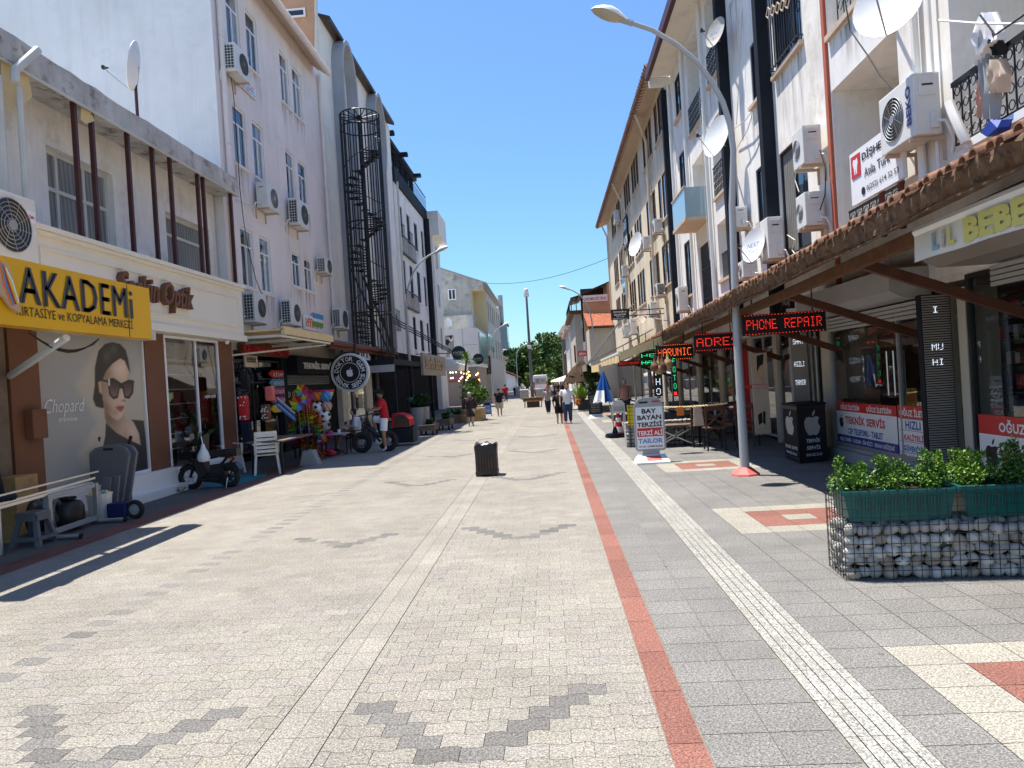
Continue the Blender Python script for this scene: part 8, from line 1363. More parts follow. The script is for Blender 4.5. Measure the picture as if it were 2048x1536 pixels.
S = thing('rope_rail', 'twisted rope rail strung across the cafe front', 'rope', (4, 17, .9)); b = MB(); p, q = ony(1325, 814, 16.8), ony(1455, 806, 15.6); b.tube([p.lerp(q, t)-Vector((0, 0, .12*t*(1-t)))+Vector((0, 0, .012*math.sin(t*140))) for t in np.linspace(0, 1, 90)], .016, 5); b.build('strand', M['fabric_cream'], S)
S = thing('hanging_tag', 'small orange tag hanging on the rope rail', 'tag', (3.2, 16.5, .7)); c = ony(1359, 821, 16.5); b = MB(); b.bbox(c.x-.08, c.x+.08, 16.38, 16.40, c.z-.11, c.z+.09, 0, .008); b.build('card', M['orange'], S)
S = thing('towel', 'pale pink towel hanging behind the cafe chairs', 'towel', (3.9, 16.5, .3)); a, c = ony(1390, 852, 16.6), ony(1402, 810, 16.6); b = MB(); b.prism([(a.x-.02, 16.6, a.z), (c.x+.05, 16.6, a.z), (c.x, 16.6, c.z), (a.x, 16.6, c.z)], (0, .04, 0)); b.build('cloth', M['tan_trim'], S)
# round green shop signs and the far left signs
for px, py, Y, r, lb in ((917.5, 706, 44.5, .44, 'round dark green sign reading NORA, nearer and higher one'), (956.5, 718, 55, .42, 'round dark green sign reading NORA, further and lower one')):
    c = ony(px, py, Y); S = thing('round_sign', lb, 'sign', (c.x, c.y, c.z-r), 'round green shop signs'); b = MB(); b.disc(c, (0, 1, 0), r, 32, .1); b.build('disc', M['nora_green'], S); text('NORA', (c.x+.06, c.y-.052, c.z+.03), EX, UP, r*.36, M['off_white'], S, w=r*1.15); b = MB(); f = [(c.x-r*.82, c.y-.053, c.z+.03), (c.x-r*.62, c.y-.053, c.z-r*.18), (c.x-r*.62, c.y-.053, c.z+r*.25)]; b.poly(f); b.box(c.x-r*.5, c.x+r*.7, c.y-.054, c.y-.051, c.z-r*.3, c.z-r*.25); b.build('leaf_mark', M['hair_grey'], S); b = MB(); b.bar((c.x, c.y+.05, c.z), (-8.2, c.y+.05, c.z+.1), .05, .05); b.build('bracket', M['black_metal'], S)
S = thing('vertical_sign', 'tall dark vertical sign reading PIERCING far on the left', 'sign', (-7.0, 70, 3)); Y = 71; a, c = ony(974, 749, Y), ony(981, 711, Y); b = MB(); b.box(a.x, c.x, Y, Y+.15, a.z, c.z); b.build('panel', M['maroon'], S)
for i, ch in enumerate('PIERCING'): text(ch, ((a.x+c.x)/2, Y, c.z-(c.z-a.z)*(i+.5)/8), EX, UP, (c.z-a.z)/8*.6, M['off_white'], S)
S = thing('wall_lattice', 'grey blue panel sign on the far left facade', 'sign', (-6.2, 88, 4)); a, c = onx(977, 698, -6.1), onx(987, 675, -6.1); b = MB(); b.box(-6.15, -6.05, a.y, c.y, a.z, c.z); b.build('panel', M['glass_blue'], S)
S = thing('terrace_awning', 'coral cafe awning with string lights on the left', 'awning', (-6.5, 48, 2.2)); a, c = ony(898, 765, 47), ony(928, 757, 47); b = MB(); b.prism([(a.x, 47, a.z), (c.x, 47, a.z), (c.x, 48.5, c.z+.2), (a.x, 48.5, c.z+.2)], (0, 0, .08)); b.build('fabric', M['red_faded'], S)
for i in range(22): px, py = random.uniform(893, 962), random.uniform(742, 763); c = ony(px, py, 46+random.uniform(-4, 4)); S = thing('light_bulb', 'warm glowing bulb of the string lights over the left terrace', 'light bulb', tuple(c), 'string light bulbs over the left terrace'); b = MB(); b.sph(c, .05, 8, 6); b.build('glass', M['bulb'], S)
S = thing('scarf', 'red cloth hanging below the string lights on the left', 'cloth', (-5.8, 50, 1.8)); p = [ony(*q, 50) for q in ((946, 756), (958, 754), (960, 776), (950, 778))]; b = MB(); b.prism([tuple(q) for q in p][::-1], (0, .08, 0)); b.build('folds', M['red_cloth'], S)
S = thing('white_awning', 'pale slanting awning beside the lettered restaurant fascia', 'awning', (-6, 42, 2.6)); p = [ony(*q, 42) for q in ((889, 716), (918, 728), (917, 740), (888, 741))]; b = MB(); b.prism([tuple(q) for q in p][::-1], (0, 5, 0)); b.build('fabric', M['white_paint'], S)
# ================================================================ PEOPLE
def skin_body(name, J, bones, parent, m):
    """one continuous body grown over a joint skeleton (Skin + Subdivision, baked)"""
    ks = list(J); idx = {k_: i for i, k_ in enumerate(ks)}; me = bpy.data.meshes.new(name); me.from_pydata([J[k_][:3] for k_ in ks], [(idx[a], idx[b]) for a, b in bones], []); ob = bpy.data.objects.new(name, me); C.objects.link(ob)
    md = ob.modifiers.new('skin', 'SKIN'); md.use_smooth_shade = True; md.branch_smoothing = .6
    for i, k_ in enumerate(ks):
        r = J[k_][3]; sv = me.skin_vertices[0].data[i]; sv.radius = (r if not hasattr(r, '__len__') else r[0], r if not hasattr(r, '__len__') else r[1]); sv.use_root = (k_ == 'pelvis')
    sb = ob.modifiers.new('sub', 'SUBSURF'); sb.levels = 1; sb.render_levels = 1
    dg = bpy.context.evaluated_depsgraph_get(); out = bpy.data.meshes.new_from_object(ob.evaluated_get(dg)); v = [q.co[:] for q in out.vertices]; f = [tuple(p.vertices) for p in out.polygons]
    bpy.data.objects.remove(ob); bpy.data.meshes.remove(out); return v, f
def person(label, loc, H_, rz, pose, top, bottom, hair='hair_dark', skin='skin', shoes='white_paint', sleeves=.5, legs=1., hairlen=0, build=1., coat=False, socks=None, hat=None, glasses=False):
    """pose: dict of joint overrides in body-height units; faces -Y before rotation"""
    t_ = thing('person', label, 'person', (0, 0, 0)); s_ = H_
    J = dict(pelvis=(0, 0, .50, .075), spine=(0, 0, .60, .072), chest=(0, .005, .73, .085), neck=(0, .005, .835, .030), chin=(0, -.012, .868, .036), head=(0, -.006, .925, .052), crown=(0, .004, .962, .036))
    for sx, S_ in ((-1, 'L'), (1, 'R')):
        J['sh'+S_] = (sx*.098, .008, .795, .040); J['el'+S_] = (sx*.125, .02, .635, .029); J['wr'+S_] = (sx*.135, -.02, .495, .019); J['ha'+S_] = (sx*.137, -.035, .455, .017)
        J['hip'+S_] = (sx*.05, 0, .475, .064); J['kn'+S_] = (sx*.052, -.012, .275, .041); J['an'+S_] = (sx*.054, .012, .055, .024); J['he'+S_] = (sx*.054, .014, .022, .022); J['to'+S_] = (sx*.058, -.075, .016, .020)
    for k_, p in pose.items(): J[k_] = tuple(p)+(J[k_][3],)
    J = {k_: (x*build if k_ not in ('head', 'chin', 'crown', 'neck') else x, y, z, r*(build if k_ in ('pelvis', 'spine', 'chest') else 1)) for k_, (x, y, z, r) in J.items()}
    bones = [('pelvis', 'spine'), ('spine', 'chest'), ('chest', 'neck'), ('neck', 'chin'), ('chin', 'head'), ('head', 'crown')]
    for S_ in 'LR': bones += [('chest', 'sh'+S_), ('sh'+S_, 'el'+S_), ('el'+S_, 'wr'+S_), ('wr'+S_, 'ha'+S_), ('pelvis', 'hip'+S_), ('hip'+S_, 'kn'+S_), ('kn'+S_, 'an'+S_), ('an'+S_, 'he'+S_), ('he'+S_, 'to'+S_)]
    v, f = skin_body('body', J, bones, t_, None); b = MB(); V = lambda k_: Vector(J[k_][:3]); mats = [M[skin], M[shoes], M['ink'], M['lip']]
    fm = []
    for p in f:
        c = sum((Vector(v[i]) for i in p), Vector())/len(p); sh = False
        for S_ in 'LR':
            if min((c-V('he'+S_)).length, (c-V('to'+S_)).length, (c-(V('he'+S_)+V('to'+S_))/2).length) < .042: sh = True
        fm.append(1 if sh else 0)
    b.v = [tuple(q) for q in v]; b.f = list(f); b.m = fm
    hd, up_ = V('head'), (V('crown')-V('chin')).normalized(); fw_ = (V('chin')-V('neck')); fw_ = fw_-up_*fw_.dot(up_); fw_ = fw_.normalized() if fw_.length > 1e-4 else Vector((0, -1, 0)); rt_ = fw_.cross(up_).normalized()
    b.sph(hd-up_*.012, (.046, .056, .066), 12, 10, 0, Matrix((rt_, -fw_, up_)).transposed()); e = .052
    b.tube([hd+fw_*.050+up_*.004, hd+fw_*.066-up_*.018, hd+fw_*.052-up_*.024], [.006, .009, .006], 6, 0)
    for sx in (-1, 1): b.sph(hd+fw_*.051+rt_*sx*.019+up_*.004, (.006, .004, .004), 6, 4, 2); b.sph(hd+rt_*sx*.048-up_*.012, (.006, .012, .018), 6, 5, 0)
    b.sph(hd+fw_*.050-up_*.040, (.013, .005, .004), 6, 4, 3)
    for S_, sx in (('L', -1), ('R', 1)):                            # five fingers on each palm
        w, h = V('wr'+S_), V('ha'+S_); d = (h-w).normalized(); sd = d.cross(Vector((1, 0, 0))).normalized(); fo = d.cross(sd).normalized()
        for i, (o_, L_) in enumerate(((-.012, .036), (-.004, .041), (.004, .039), (.012, .030))): p0 = h+sd*o_; b.tube([p0, p0+d*L_*.55+fo*.004, p0+d*L_*.9+fo*.012], [.0058, .0052, .0038], 5, 0)
        p0 = w.lerp(h, .55)+sd*.012; b.tube([p0, p0+sd*.016+d*.012, p0+sd*.018+d*.028], [.006, .0058, .004], 5, 0)
    b.build('body', mats, t_, smooth=True)
    # clothes
    def loft(rows, n=14):
        g = MB(); vs = []
        for c, rx, ry, ax in rows:
            for j in range(n): a = 2*math.pi*j/n; vs.append(Vector(c)+Vector((rx*math.cos(a), ry*math.sin(a), 0)) if ax is None else Vector(c)+ax[0]*rx*math.cos(a)+ax[1]*ry*math.sin(a))
        g.add(vs, [(i*n+j, i*n+(j+1) % n, (i+1)*n+(j+1) % n, (i+1)*n+j) for i in range(len(rows)-1) for j in range(n)]); return g
    pe, sp, ch, ne = V('pelvis'), V('spine'), V('chest'), V('neck'); dz = (ch-pe).normalized(); xr = (V('shR')-V('shL')).normalized(); yr = dz.cross(xr).normalized(); ax = (xr, yr)
    g = loft([(pe-dz*.03, .105*build, .085*build, ax), (pe+dz*.03, .098*build, .08*build, ax), (sp, .092*build, .076*build, ax), (ch-dz*.02, .108*build, .082*build, ax), (V('shL').lerp(V('shR'), .5)-dz*.015, .112*build, .066, ax), (V('shL').lerp(V('shR'), .5)+dz*.022, .085, .05, ax), (ne-dz*.012, .040, .038, ax)], 16)
    for S_ in 'LR':
        a, c, d = V('sh'+S_), V('el'+S_), V('wr'+S_); tt = sleeves
        pts = [a.lerp(ch, .25), a, a.lerp(c, min(tt, 1))] if tt <= 1 else [a.lerp(ch, .25), a, c, c.lerp(d, tt-1)]
        g.tube(pts, [.045, .05, .046] if tt <= 1 else [.045, .048, .037, .028], 10, 0, False)
    g.build('shirt', M[top], t_, smooth=True)
    g = loft([(pe-dz*.06, .085*build, .075*build, ax), (pe+dz*.02, .096*build, .078*build, ax)], 16)
    for S_ in 'LR':
        a, c, d = V('hip'+S_), V('kn'+S_), V('an'+S_); k_ = legs; w = .070*build
        if k_ < .6: pts, rs = [a+Vector((0, 0, .03)), a.lerp(c, .5), a.lerp(c, min(1.0, k_*2))], [w, w*.98, w*.92]
        else: pts, rs = [a+Vector((0, 0, .03)), a.lerp(c, .5), c, c.lerp(d, .5), c.lerp(d, .93)], [w, .062*build, .050, .044, .038]
        g.tube(pts, rs, 12, 0, False)
    g.build('trousers' if legs > .6 else 'shorts', M[bottom], t_, smooth=True)
    if coat:
        g = loft([(Vector((0, .01, .27)), .15, .12, None), (Vector((0, .005, .45)), .125, .105, None), (sp, .105, .09, None), (ch, .118, .092, None), (ch+Vector((0, 0, .07)), .10, .07, None), (ne-Vector((0, 0, .005)), .045, .045, None)], 18); g.build('coat', M[top], t_, smooth=True)
    if hair:
        g = MB(); n, nv = 14, 6; vs = []
        for i in range(nv+1):
            ph = (math.pi*.62)*i/nv
            for j in range(n):
                a = 2*math.pi*j/n; x, y = math.sin(ph)*math.cos(a), math.sin(ph)*math.sin(a); front = max(0, -y); z = math.cos(ph)
                if front > .35 and ph > math.pi*.40: z = max(z, .30); 
                q = .053; vs.append(hd+up_*(.004+z*.064)+rt_*x*q*1.0-fw_*(y*.062 if y > 0 else y*.058))
        g.add(vs, [(i*n+j, i*n+(j+1) % n, (i+1)*n+(j+1) % n, (i+1)*n+j) for i in range(nv) for j in range(n)]); 
        if hairlen: g.sph(hd-fw_*.03-up_*hairlen*.5, (.048, .03, hairlen*.75), 10, 8)
        g.build('hair', M[hair], t_, smooth=True)
    if hat: g = MB(); g.sph(hd+up_*.026, (.058, .066, .046), 12, 8); g.tube([hd+up_*.022+fw_*.04, hd+up_*.018+fw_*.10], [.045, .03], 8); g.build('cap', M[hat], t_, smooth=True)
    if glasses: g = MB(); [g.sph(hd+fw_*.054+rt_*sx*.02+up_*.004, (.016, .006, .012), 8, 6) for sx in (-1, 1)]; g.bar(hd+fw_*.057-rt_*.02+up_*.006, hd+fw_*.057+rt_*.02+up_*.006, .004, .005); g.build('sunglasses', M['ink'], t_)
    t_.location = loc; t_.rotation_euler = (0, 0, rz); t_.scale = (s_,)*3; return t_
def stand(px, py_top, py_foot):
    g_ = gnd(px, py_foot); z = ony(px, py_top, g_.y).z; return g_, z
R_ = math.radians
g_, h = stand(1137, 764, 847); person('man in a white t-shirt with a blue stripe and jeans walking towards the camera', g_, h, R_(0), dict(knL=(-.05, -.05, .28), anL=(-.052, -.03, .055), heL=(-.052, -.028, .022), toL=(-.056, -.115, .018), anR=(.054, .05, .06), heR=(.054, .055, .03), toR=(.058, -.03, .016), elL=(-.15, .03, .64), wrL=(-.155, -.01, .50), haL=(-.15, -.03, .46), elR=(.15, .02, .64), wrR=(.16, -.02, .50), haR=(.155, -.035, .46)), 'white_cloth', 'denim', 'hair_dark', 'skin', 'white_paint', .7, 1., build=1.12)
st_ = MB(); k_ = gnd(1137, 847); z = ony(1137, 792, k_.y).z
g_, h = stand(1120, 778, 847); person('boy in a loose black t-shirt and black shorts beside the man in white', g_, h, R_(8), dict(elL=(-.15, .02, .64), elR=(.15, .0, .64), wrR=(.15, -.05, .53), haR=(.14, -.07, .49)), 'black_cloth', 'black_cloth', 'hair_dark', 'skin', 'black_plastic', .95, .45, build=1.1, hat='black_cloth', glasses=True)
g_, h = stand(1097, 772, 828); person('woman in a grey patterned top and dark trousers walking towards the camera', g_, h, R_(-5), dict(knL=(-.04, -.04, .28), anL=(-.03, .05, .07), heL=(-.03, .055, .04), toL=(-.035, -.02, .02), anR=(.04, -.06, .055), heR=(.04, -.055, .022), toR=(.044, -.14, .02), wrR=(.12, -.10, .60), haR=(.09, -.13, .60), elL=(-.15, .05, .65), wrL=(-.17, .04, .52), haL=(-.17, .03, .48)), 'grey_print', 'navy', 'hair_dark', 'skin', 'white_paint', .5, 1., .06)
g_, h = stand(1000, 775, 832); person('man in a black t-shirt and khaki shorts walking away with a bottle', g_, h, R_(180), dict(knL=(-.05, -.05, .285), anL=(-.05, .03, .08), heL=(-.05, .04, .05), toL=(-.055, -.03, .02), anR=(.05, -.06, .055), heR=(.05, -.055, .022), toR=(.054, -.14, .02), elR=(.16, .03, .65), wrR=(.19, .0, .52), haR=(.19, -.02, .48), elL=(-.16, -.02, .65), wrL=(-.17, -.07, .54), haL=(-.165, -.09, .50)), 'black_cloth', 'khaki', 'hair_dark', 'skin', 'black_plastic', .55, .5, build=1.18)
g_, h = stand(942, 783, 852); person('elderly woman in a long dark coat and pale headscarf walking away', g_, h, R_(172), dict(anL=(-.05, .03, .06), anR=(.05, -.05, .055), heR=(.05, -.045, .022), toR=(.054, -.13, .018), elL=(-.14, .0, .66), wrL=(-.15, -.05, .55), haL=(-.145, -.07, .51)), 'coat', 'khaki', 'hair_grey', 'skin', 'tan_trim', 1.9, 1., .04, 1.25, True)
g_, h = stand(1012, 768, 804); person('person in a dark red shirt and jeans walking away near the white house', g_, h, R_(175), dict(anR=(.05, -.05, .055), heR=(.05, -.045, .022), toR=(.054, -.13, .018)), 'red_cloth', 'denim', 'hair_dark', 'skin', 'black_plastic', 1., 1., build=1.15)
g_, h = stand(1030, 772, 792); person('small distant person in dark clothes near the grey container', g_, h, R_(20), {}, 'navy', 'navy', 'hair_dark', 'skin', 'black_plastic', 1.)
g_, h = stand(1047, 766, 785.5); person('distant person in a white shirt standing by the orange barrier', g_, h, R_(0), {}, 'white_cloth', 'red_cloth', 'hair_dark', 'skin', 'black_plastic', .6)
for px, a, c, mk, bt, lb in ((1106, 765, 796, 'white_cloth', 'denim', 'distant person in a white top under the far parasols'), (1112, 764, 797, 'navy', 'navy', 'distant person in navy nearest the far parasols'), (1118, 763, 800, 'black_cloth', 'navy', 'distant dark dressed person behind the boy'), (1126, 762, 803, 'navy', 'black_cloth', 'distant person in dark blue just behind the man in white'), (1100, 768, 791, 'pink_cloth', 'khaki', 'tiny distant person in pink beyond the walking woman')): g_, h = stand(px, a, c); person(lb, g_, h, R_(random.uniform(-30, 30)), dict(anR=(.05, -.04, .055)), mk, bt, 'hair_dark', 'skin', 'black_plastic', .6)
g_ = gnd(1252, 838); h = ony(1252, 757, g_.y).z; person('man in a pale pink shirt seen from behind at the cafe counter', g_, h, R_(190), {}, 'pink_cloth', 'denim', 'hair_grey', 'skin', 'black_plastic', .7, 1., build=1.2)
# ---- fat tyred electric bicycle and its rider
w0, w1 = gnd(724, 906), gnd(778, 900); Yc = w0.y; PB = lambda px, py, dy=0.: ony(px, py, Yc+dy); S = thing('electric_bicycle', 'black electric bicycle with fat tyres ridden towards the left', 'bicycle', ((w0.x+w1.x)/2, Yc, 0)); sc_ = Yc/F
for px, py in ((723.5, 886), (776, 880)):
    c = PB(px, py, .1 if px > 750 else 0); R0 = 16.5*sc_; c.z = R0+.075; b = MB(); b.ring(c, (.06, 1, 0), R0, .075, 28, 8); w = b.build('wheel', M['rubber'], S, smooth=True); b = MB(); b.ring(c, (.06, 1, 0), R0*.78, .03, 24, 5); [b.bar(c, c+Vector((math.cos(a)*R0*.78, -.06*math.cos(a)*R0*.78, math.sin(a)*R0*.78)), .012, .012) for a in np.arange(12)*math.pi/6]; b.build('rim', M['dark_metal'], w); b = MB(); b.disc(c, (.06, 1, 0), .09, 14, .12); b.build('hub', M['steel'], w)
def bt(pts, r, nm, m='black_metal'): b = MB(); b.tube([PB(*p) for p in pts], r, 8); return b.build(nm, M[m], S, smooth=True)
bt([(723.5, 886), (729, 858), (735, 825)], .03, 'fork'); bt([(733, 838), (748, 868), (760, 882), (776, 880, .1)], .045, 'frame_tube'); bt([(760, 880, .05), (772, 842, .05)], .028, 'seat_tube'); bt([(776, 880, .1), (770, 858, .05)], .022, 'seat_stay'); bt([(731, 822, -.3), (735, 824, 0), (740, 820, .34)], .016, 'handlebar'); bt([(733, 853), (758, 872)], .06, 'battery', 'black_plastic'); bt([(729, 862, -.02), (722, 858, -.02)], .012, 'mudguard_stay')
p = PB(772, 840, .05); b = MB(); b.bbox(p.x-.16, p.x+.14, Yc-.05, Yc+.15, p.z-.03, p.z+.05, 0, .03); b.build('saddle', M['black_plastic'], S, smooth=True); b = MB(); c = PB(758, 882, .0); b.disc(c, (0, 1, 0), .10, 14, .04); b.bar(c+Vector((0, -.08, 0)), c+Vector((.02, -.08, -.2)), .02, .03); b.bar(c+Vector((.02, -.16, -.2)), c+Vector((.02, -.06, -.2)), .1, .03); b.build('crank', M['steel'], S); b = MB(); b.disc(PB(727, 836, -.1), (1, 0, 0), .06, 12, .05); b.build('headlight', M['steel'], S)
hp = (906-780)*sc_/.86; HB = 1.0; hb = PB(768, 838, .05)                # rider in body-height units about the pelvis
Hc = 1.62
def rel(px, py, dy=0.): q = PB(px, py, dy); return ((q.y-Yc)/Hc, -(q.x-hb.x)/Hc*-1, q.z/Hc)
def rl(px, py, dy=0.):                                                     # world -> rider frame (faces -Y, turned so that he looks to -X)
    q = PB(px, py, dy); d = q-Vector((hb.x, Yc, 0)); return (-d.y/Hc*-1*-1, d.x/Hc, d.z/Hc)
pose = dict(pelvis=rl(769, 836), spine=rl(767, 822), chest=rl(764, 806), neck=rl(762, 797), chin=rl(759.5, 793), head=rl(759.5, 787), crown=rl(760.5, 783), shL=rl(763, 801, -.17), shR=rl(762, 801, .17), elL=rl(758, 818, -.24), wrL=rl(744, 821, -.26), haL=rl(738, 820, -.27), elR=rl(752, 815, .24), wrR=rl(742, 819, .30), haR=rl(737, 819, .31), hipL=rl(768, 840, -.1), hipR=rl(768, 840, .1), knL=rl(767, 866, -.15), anL=rl(771, 893, -.17), heL=rl(772, 898, -.17), toL=rl(765, 900, -.17), knR=rl(745, 838, .12), anR=rl(753, 861, .14), heR=rl(755, 864, .14), toR=rl(747, 866, .14))
person('cyclist in a red t-shirt, white shorts and black cap on the fat tyred bicycle', (hb.x, Yc, 0), Hc, R_(-90), pose, 'red_cloth', 'white_cloth', 'hair_dark', 'skin_tan', 'white_paint', .8, .42, build=1.0, hat='black_cloth', glasses=True)
# ---- woman seated with a phone
gw = gnd(705, 905); Yw = gw.y; PW = lambda px, py, dy=0.: ony(px, py, Yw+dy); Hw = 1.55; hx = PW(712, 868).x
def rw(px, py, dy=0.): q = PW(px, py, dy); d = q-Vector((hx, Yw, 0)); return (-d.y/Hw*-1*-1, d.x/Hw, d.z/Hw)
pose = dict(pelvis=rw(713, 868), spine=rw(715, 855), chest=rw(714, 842), neck=rw(711, 832), chin=rw(706, 829), head=rw(706.5, 823), crown=rw(708.5, 818.5), shL=rw(713, 837, -.15), shR=rw(712, 837, .15), elL=rw(712, 853, -.2), wrL=rw(698, 852, -.12), haL=rw(692, 850, -.08), elR=rw(706, 853, .2), wrR=rw(696, 851, .1), haR=rw(691, 849, .06), hipL=rw(711, 871, -.08), hipR=rw(711, 871, .08), knL=rw(688, 852, -.08), anL=rw(672, 872, -.06), heL=rw(671, 876, -.06), toL=rw(664, 874, -.06), knR=rw(686, 858, .08), anR=rw(676, 893, .08), heR=rw(677, 898, .08), toR=rw(668, 900, .08))
person('woman in a loose white shirt sitting with bare legs looking at her phone', (hx, Yw, 0), Hw, R_(-90), pose, 'white_cloth', 'wood_brown', 'hair_dark', 'skin', 'tan_trim', 1.2, .3, .05)
S = thing('phone', 'dark phone held by the seated woman', 'phone', tuple(PW(690, 847))); c = PW(690.5, 847); b = MB(); b.bar(c+Vector((0, -.04, -.03)), c+Vector((.02, .04, .05)), .075, .012); b.build('case', M['ink'], S)
S = thing('terrace_chair', 'black metal armchair under the seated woman', 'chair', (hx, Yw, 0)); z = PW(712, 873).z; b = MB(); b.box(hx-.26, hx+.2, Yw-.23, Yw+.23, z-.04, z-.01); b.build('seat', M['black_metal'], S); b = MB(); b.bar((hx+.2, Yw-.2, z), (hx+.3, Yw-.2, z+.42), .03, .03); b.bar((hx+.2, Yw+.2, z), (hx+.3, Yw+.2, z+.42), .03, .03); b.bar((hx+.3, Yw-.2, z+.4), (hx+.3, Yw+.2, z+.4), .04, .06); b.build('backrest', M['black_metal'], S)
for sx, sy in ((-.24, -.2), (-.24, .2), (.2, -.2), (.2, .2)): b = MB(); b.bar((hx+sx, Yw+sy, 0), (hx+sx, Yw+sy, z-.03), .03, .03); b.build('leg', M['black_metal'], S)
for sy in (-.24, .24): b = MB(); b.bar((hx-.22, Yw+sy, z+.18), (hx+.25, Yw+sy, z+.2), .04, .03); b.bar((hx-.22, Yw+sy, z), (hx-.22, Yw+sy, z+.18), .03, .03); b.build('armrest', M['black_metal'], S)
# ================================================================ TREES AND PLANTS
def tree(px, py_top, py_bot, Y, rx, label, seed, n=2600, mats=('leaf_d', 'leaf_e', 'leaf_f'), wts=(.5, .35, .15), size=.55, conic=False, name='broadleaf_tree', x=None):
    r = np.random.default_rng(seed); top, bot = ony(px, py_top, Y), ony(px, py_bot, Y); cx = top.x if x is None else x; zt, zb = top.z, max(bot.z, .5); h = zt-zb; t_ = thing(name, label, 'tree', (cx, Y, 0), 'trees closing the end of the street'); b = MB(); b.tube([(cx, Y, 0), (cx+.1, Y, zb+h*.3), (cx, Y, zb+h*.7)], [h*.035+.1, h*.025+.06, .06], 8); cl = []
    for i in range(16):
        a = r.uniform(0, 6.28); q = r.uniform(.2, .95); u = r.uniform(.12, .92); rr = rx*(math.sin(math.pi*min(1, u*.85+.12))**.7)*q if not conic else rx*(1-u)*q; c = (cx+rr*math.cos(a), Y+rr*math.sin(a)*.7, zb+h*u); k_ = r.uniform(.22, .36)*(.6 if conic else 1); cl.append((c, (rx*k_, rx*k_*.8, h*k_*.42)))
        if i < 9: b.tube([(cx, Y, zb+h*.2+h*.04*i), tuple(np.array(c)*.7+np.array((cx, Y, zb+h*.3))*.3), c], [.12, .07, .03], 5)
    b.build('trunk', M['bark'], t_); leaves(n, clump_fc(cl), size, mats, 'crown', t_, .9, seed, wts)
for i, (px, a, c, Y, rx, lb, mats, w) in enumerate((
    (1010, 690, 775, 150, 6.5, 'dark tree behind the white house, leftmost of the far trees', ('leaf_d', 'leaf_e', 'leaf_f'), (.5, .4, .1)),
    (1035, 694, 780, 146, 5.5, 'dark rounded tree between the slim lamp and the mast', ('leaf_d', 'leaf_e', 'leaf_f'), (.55, .35, .1)),
    (1050, 700, 785, 140, 5, 'dark leaved tree directly behind the mast', ('leaf_d', 'leaf_e'), (.7, .3)),
    (1075, 685, 785, 138, 5.5, 'bright green tree just right of the mast', ('leaf_e', 'leaf_f', 'leaf_d'), (.4, .4, .2)),
    (1097, 668, 780, 144, 6.5, 'tallest bright green tree right of the mast', ('leaf_e', 'leaf_f', 'leaf_d'), (.45, .35, .2)),
    (1118, 680, 785, 152, 5.5, 'dark tree beside the stone chimney tower', ('leaf_d', 'leaf_e'), (.6, .4)),
    (985, 700, 775, 160, 6, 'dark tree peeping past the left corner building', ('leaf_d', 'leaf_e'), (.6, .4)),
    (1082, 735, 790, 112, 2.4, 'small yellow green tree above the minibus', ('leaf_f', 'leaf_c', 'leaf_e'), (.5, .2, .3)))): tree(px, a, c, Y, rx, lb, 40+i, 2300, mats, w, .8 if Y > 120 else .5)
tree(1131, 662, 730, 170, 2.2, 'slim dark conifer behind the far right buildings', 60, 900, ('leaf_d',), None, .7, True, 'conifer_tree')
b = MB(); 
def bush(cx, cy, z, w, h, label, seed, mats, n=1200, size=.12, wts=None, d=None, name='bush'):
    r = np.random.default_rng(seed); t_ = thing(name, label, 'plant', (cx, cy, z)); cl = []; st = MB()
    for i in range(20): a = r.uniform(0, 6.28); q = r.uniform(0, .8); u = r.uniform(.15, .9); p = (cx+w*q*math.cos(a), cy+(d or w)*q*math.sin(a), z+h*u); cl.append((p, (w*.28, (d or w)*.28, h*.16))); st.tube([(cx, cy, z), tuple(np.array(p)*.5+np.array((cx, cy, z+h*.1))*.5), p], [.03, .018, .006], 4)
    st.build('stem', M['bark'], t_); leaves(n, clump_fc(cl), size, mats, 'foliage', t_, .7, seed, wts); return t_
bush(wp4[0]+.1, wp4[1]-.3, wp4[2]-.05, .75, 1.55, 'tall leafy bush in the tawny planter on the left', 71, ('leaf_a', 'leaf_b', 'leaf_c'), 1500, .13, (.4, .4, .2))
def yucca(x, y, h, r_, label, seed, lean=(.2, 0), mats=('leaf_c', 'leaf_a')):
    r = np.random.default_rng(seed); t_ = thing('yucca', label, 'plant', (x, y, 0)); tip = Vector((x+lean[0], y+lean[1], h)); b = MB(); b.tube([(x, y, .2), (x+lean[0]*.2, y, h*.45), tuple(tip)], [.07, .055, .05], 7); b.build('trunk', M['bark'], t_, smooth=True); g = MB()
    for i in range(70):
        a = r.uniform(0, 6.28); e = r.uniform(-.5, 1.4); d = Vector((math.cos(a)*math.cos(e), math.sin(a)*math.cos(e), math.sin(e))); sd = d.cross(Vector((0, 0, 1))).normalized()*.03; L_ = r_*r.uniform(.7, 1.1); m_ = tip+d*L_*.6+Vector((0, 0, .03)); t2 = tip+d*L_-Vector((0, 0, .12*L_)); g.add([tip-sd*.5, tip+sd*.5, m_+sd, m_-sd, t2], [(0, 1, 2, 3), (3, 2, 4)], i % len(mats))
    g.build('foliage', [M[k_] for k_ in mats], t_)
c = ony(933, 722, 36); yucca(c.x-.35, 36, c.z, .62, 'yucca with a slender bent trunk and bright leaf crown on the left', 75, (.35, 0))
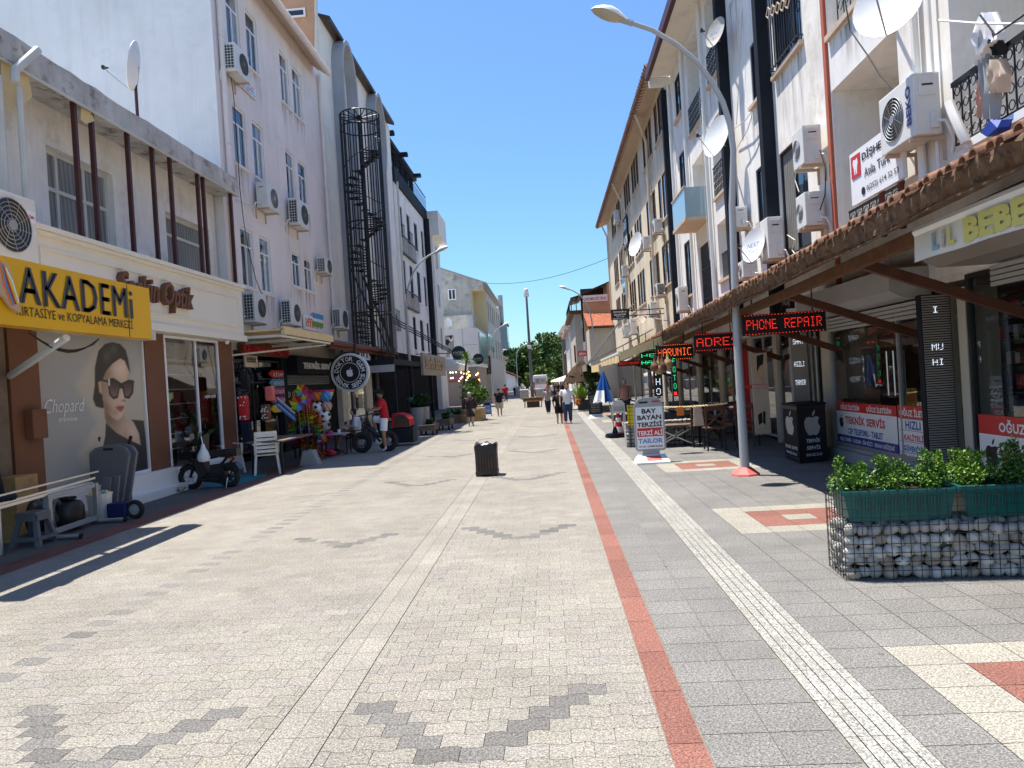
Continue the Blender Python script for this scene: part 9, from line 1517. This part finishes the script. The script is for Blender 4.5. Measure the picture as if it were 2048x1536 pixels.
def spiky(cx, cy, z, n, L_, label, seed, mats, name='leafy_plant', wd=.07):
    r = np.random.default_rng(seed); t_ = thing(name, label, 'plant', (cx, cy, z)); g = MB()
    for i in range(n):
        a = r.uniform(0, 6.28); e = r.uniform(.4, 1.4); d = Vector((math.cos(a)*math.cos(e), math.sin(a)*math.cos(e), math.sin(e))); sd = d.cross(Vector((0, 0, 1))).normalized()*wd; l = L_*r.uniform(.6, 1.1); o = Vector((cx+r.normal(0, .06), cy+r.normal(0, .06), z)); q = [o, o+d*l*.4, o+d*l*.75-Vector((0, 0, .03)), o+d*l-Vector((0, 0, .18*l))]; g.add([q[0]-sd*.2, q[0]+sd*.2, q[1]+sd, q[1]-sd, q[2]+sd*.9, q[2]-sd*.9, q[3]], [(0, 1, 2, 3), (3, 2, 4, 5), (5, 4, 6)], i % len(mats))
    g.build('foliage', [M[k_] for k_ in mats], t_); return t_
for i, (wp, lb) in enumerate(((wp1, 'small dark plant in the wooden planter nearest the cyclist'), (wp2, 'arching dark plant in the second wooden planter'), (wp3, 'low dark plant in the knobbed planter'))): spiky(wp[0], wp[1], wp[2]-.05, 26, .55 if i else .35, lb, 80+i, ('leaf_b', 'leaf_d'))
for i, (px, py, Y, lb) in enumerate(((850, 858, 28, 'pale grey tall pot behind the first wooden planter'), (862, 856, 28.6, 'pale grey tall pot behind the second wooden planter'))): a = gnd(px, py); S = thing('plant_pot', lb, 'pot', (a.x-.3, a.y, 0)); h = .95; b = MB(); b.lathe([(.2, 0), (.3, h), (.27, h), (.25, h-.05)], (a.x-.3, a.y, 0), 14); b.build('pot', M['shutter_grey'], S, smooth=True); spiky(a.x-.3, a.y, h, 26, .75, ('broad leaved dark plant in the left grey pot', 'broad leaved dark plant in the right grey pot')[i], 90+i, ('leaf_b', 'leaf_d'), wd=.10)
a = gnd(1170, 822); S = thing('plant_pot', 'long black planter box beside the walking man on the right', 'planter', (a.x+.3, a.y, 0)); b = MB(); b.bbox(a.x-.35, a.x+.85, a.y, a.y+.8, .05, ony(1170, 800, a.y).z, 0, .03); b.build('box', M['black_plastic'], S); zp = ony(1170, 800, a.y).z
spiky(a.x-.1, a.y+.3, zp, 30, 1.15, 'yellow green broad leaved plant behind the walking man', 95, ('leaf_c', 'leaf_a', 'leaf_f'), wd=.10); bush(a.x+.5, a.y+.4, zp-.05, .5, 1.7, 'dark bush under the thatched parasol', 96, ('leaf_b', 'leaf_d'), 900, .12); bush(a.x-.32, a.y-.1, zp-.25, .28, .4, 'orange flowering plant at the front of the black planter', 97, ('leaf_a', 'orange', 'red_faded'), 350, .08, (.4, .4, .2))
c = gnd(440, 905); spiky(-8.35, yS1-.55, .75, 9, 1.3, 'tall dark indoor plant inside the optician window', 99, ('leaf_b',), wd=.09)
S = thing('plant_pot', 'pale green pot inside the optician window', 'pot', (-8.35, yS1-.55, .4)); b = MB(); b.lathe([(.12, .4), (.17, .78), (.15, .78)], (-8.35, yS1-.55, 0), 12); b.build('pot', M['fabric_white'], S, smooth=True)
for i in range(5): S = None
# weeds at the plinth
w_ = thing('weed', 'small weed growing at the foot of the white plinth', 'weed', (-7.6, 14.1, 0)); leaves(60, clump_fc([((-7.58, 14.2, .06), (.12, .1, .06))]), .05, ('leaf_a', 'leaf_b'), 'foliage', w_, .8, 5)
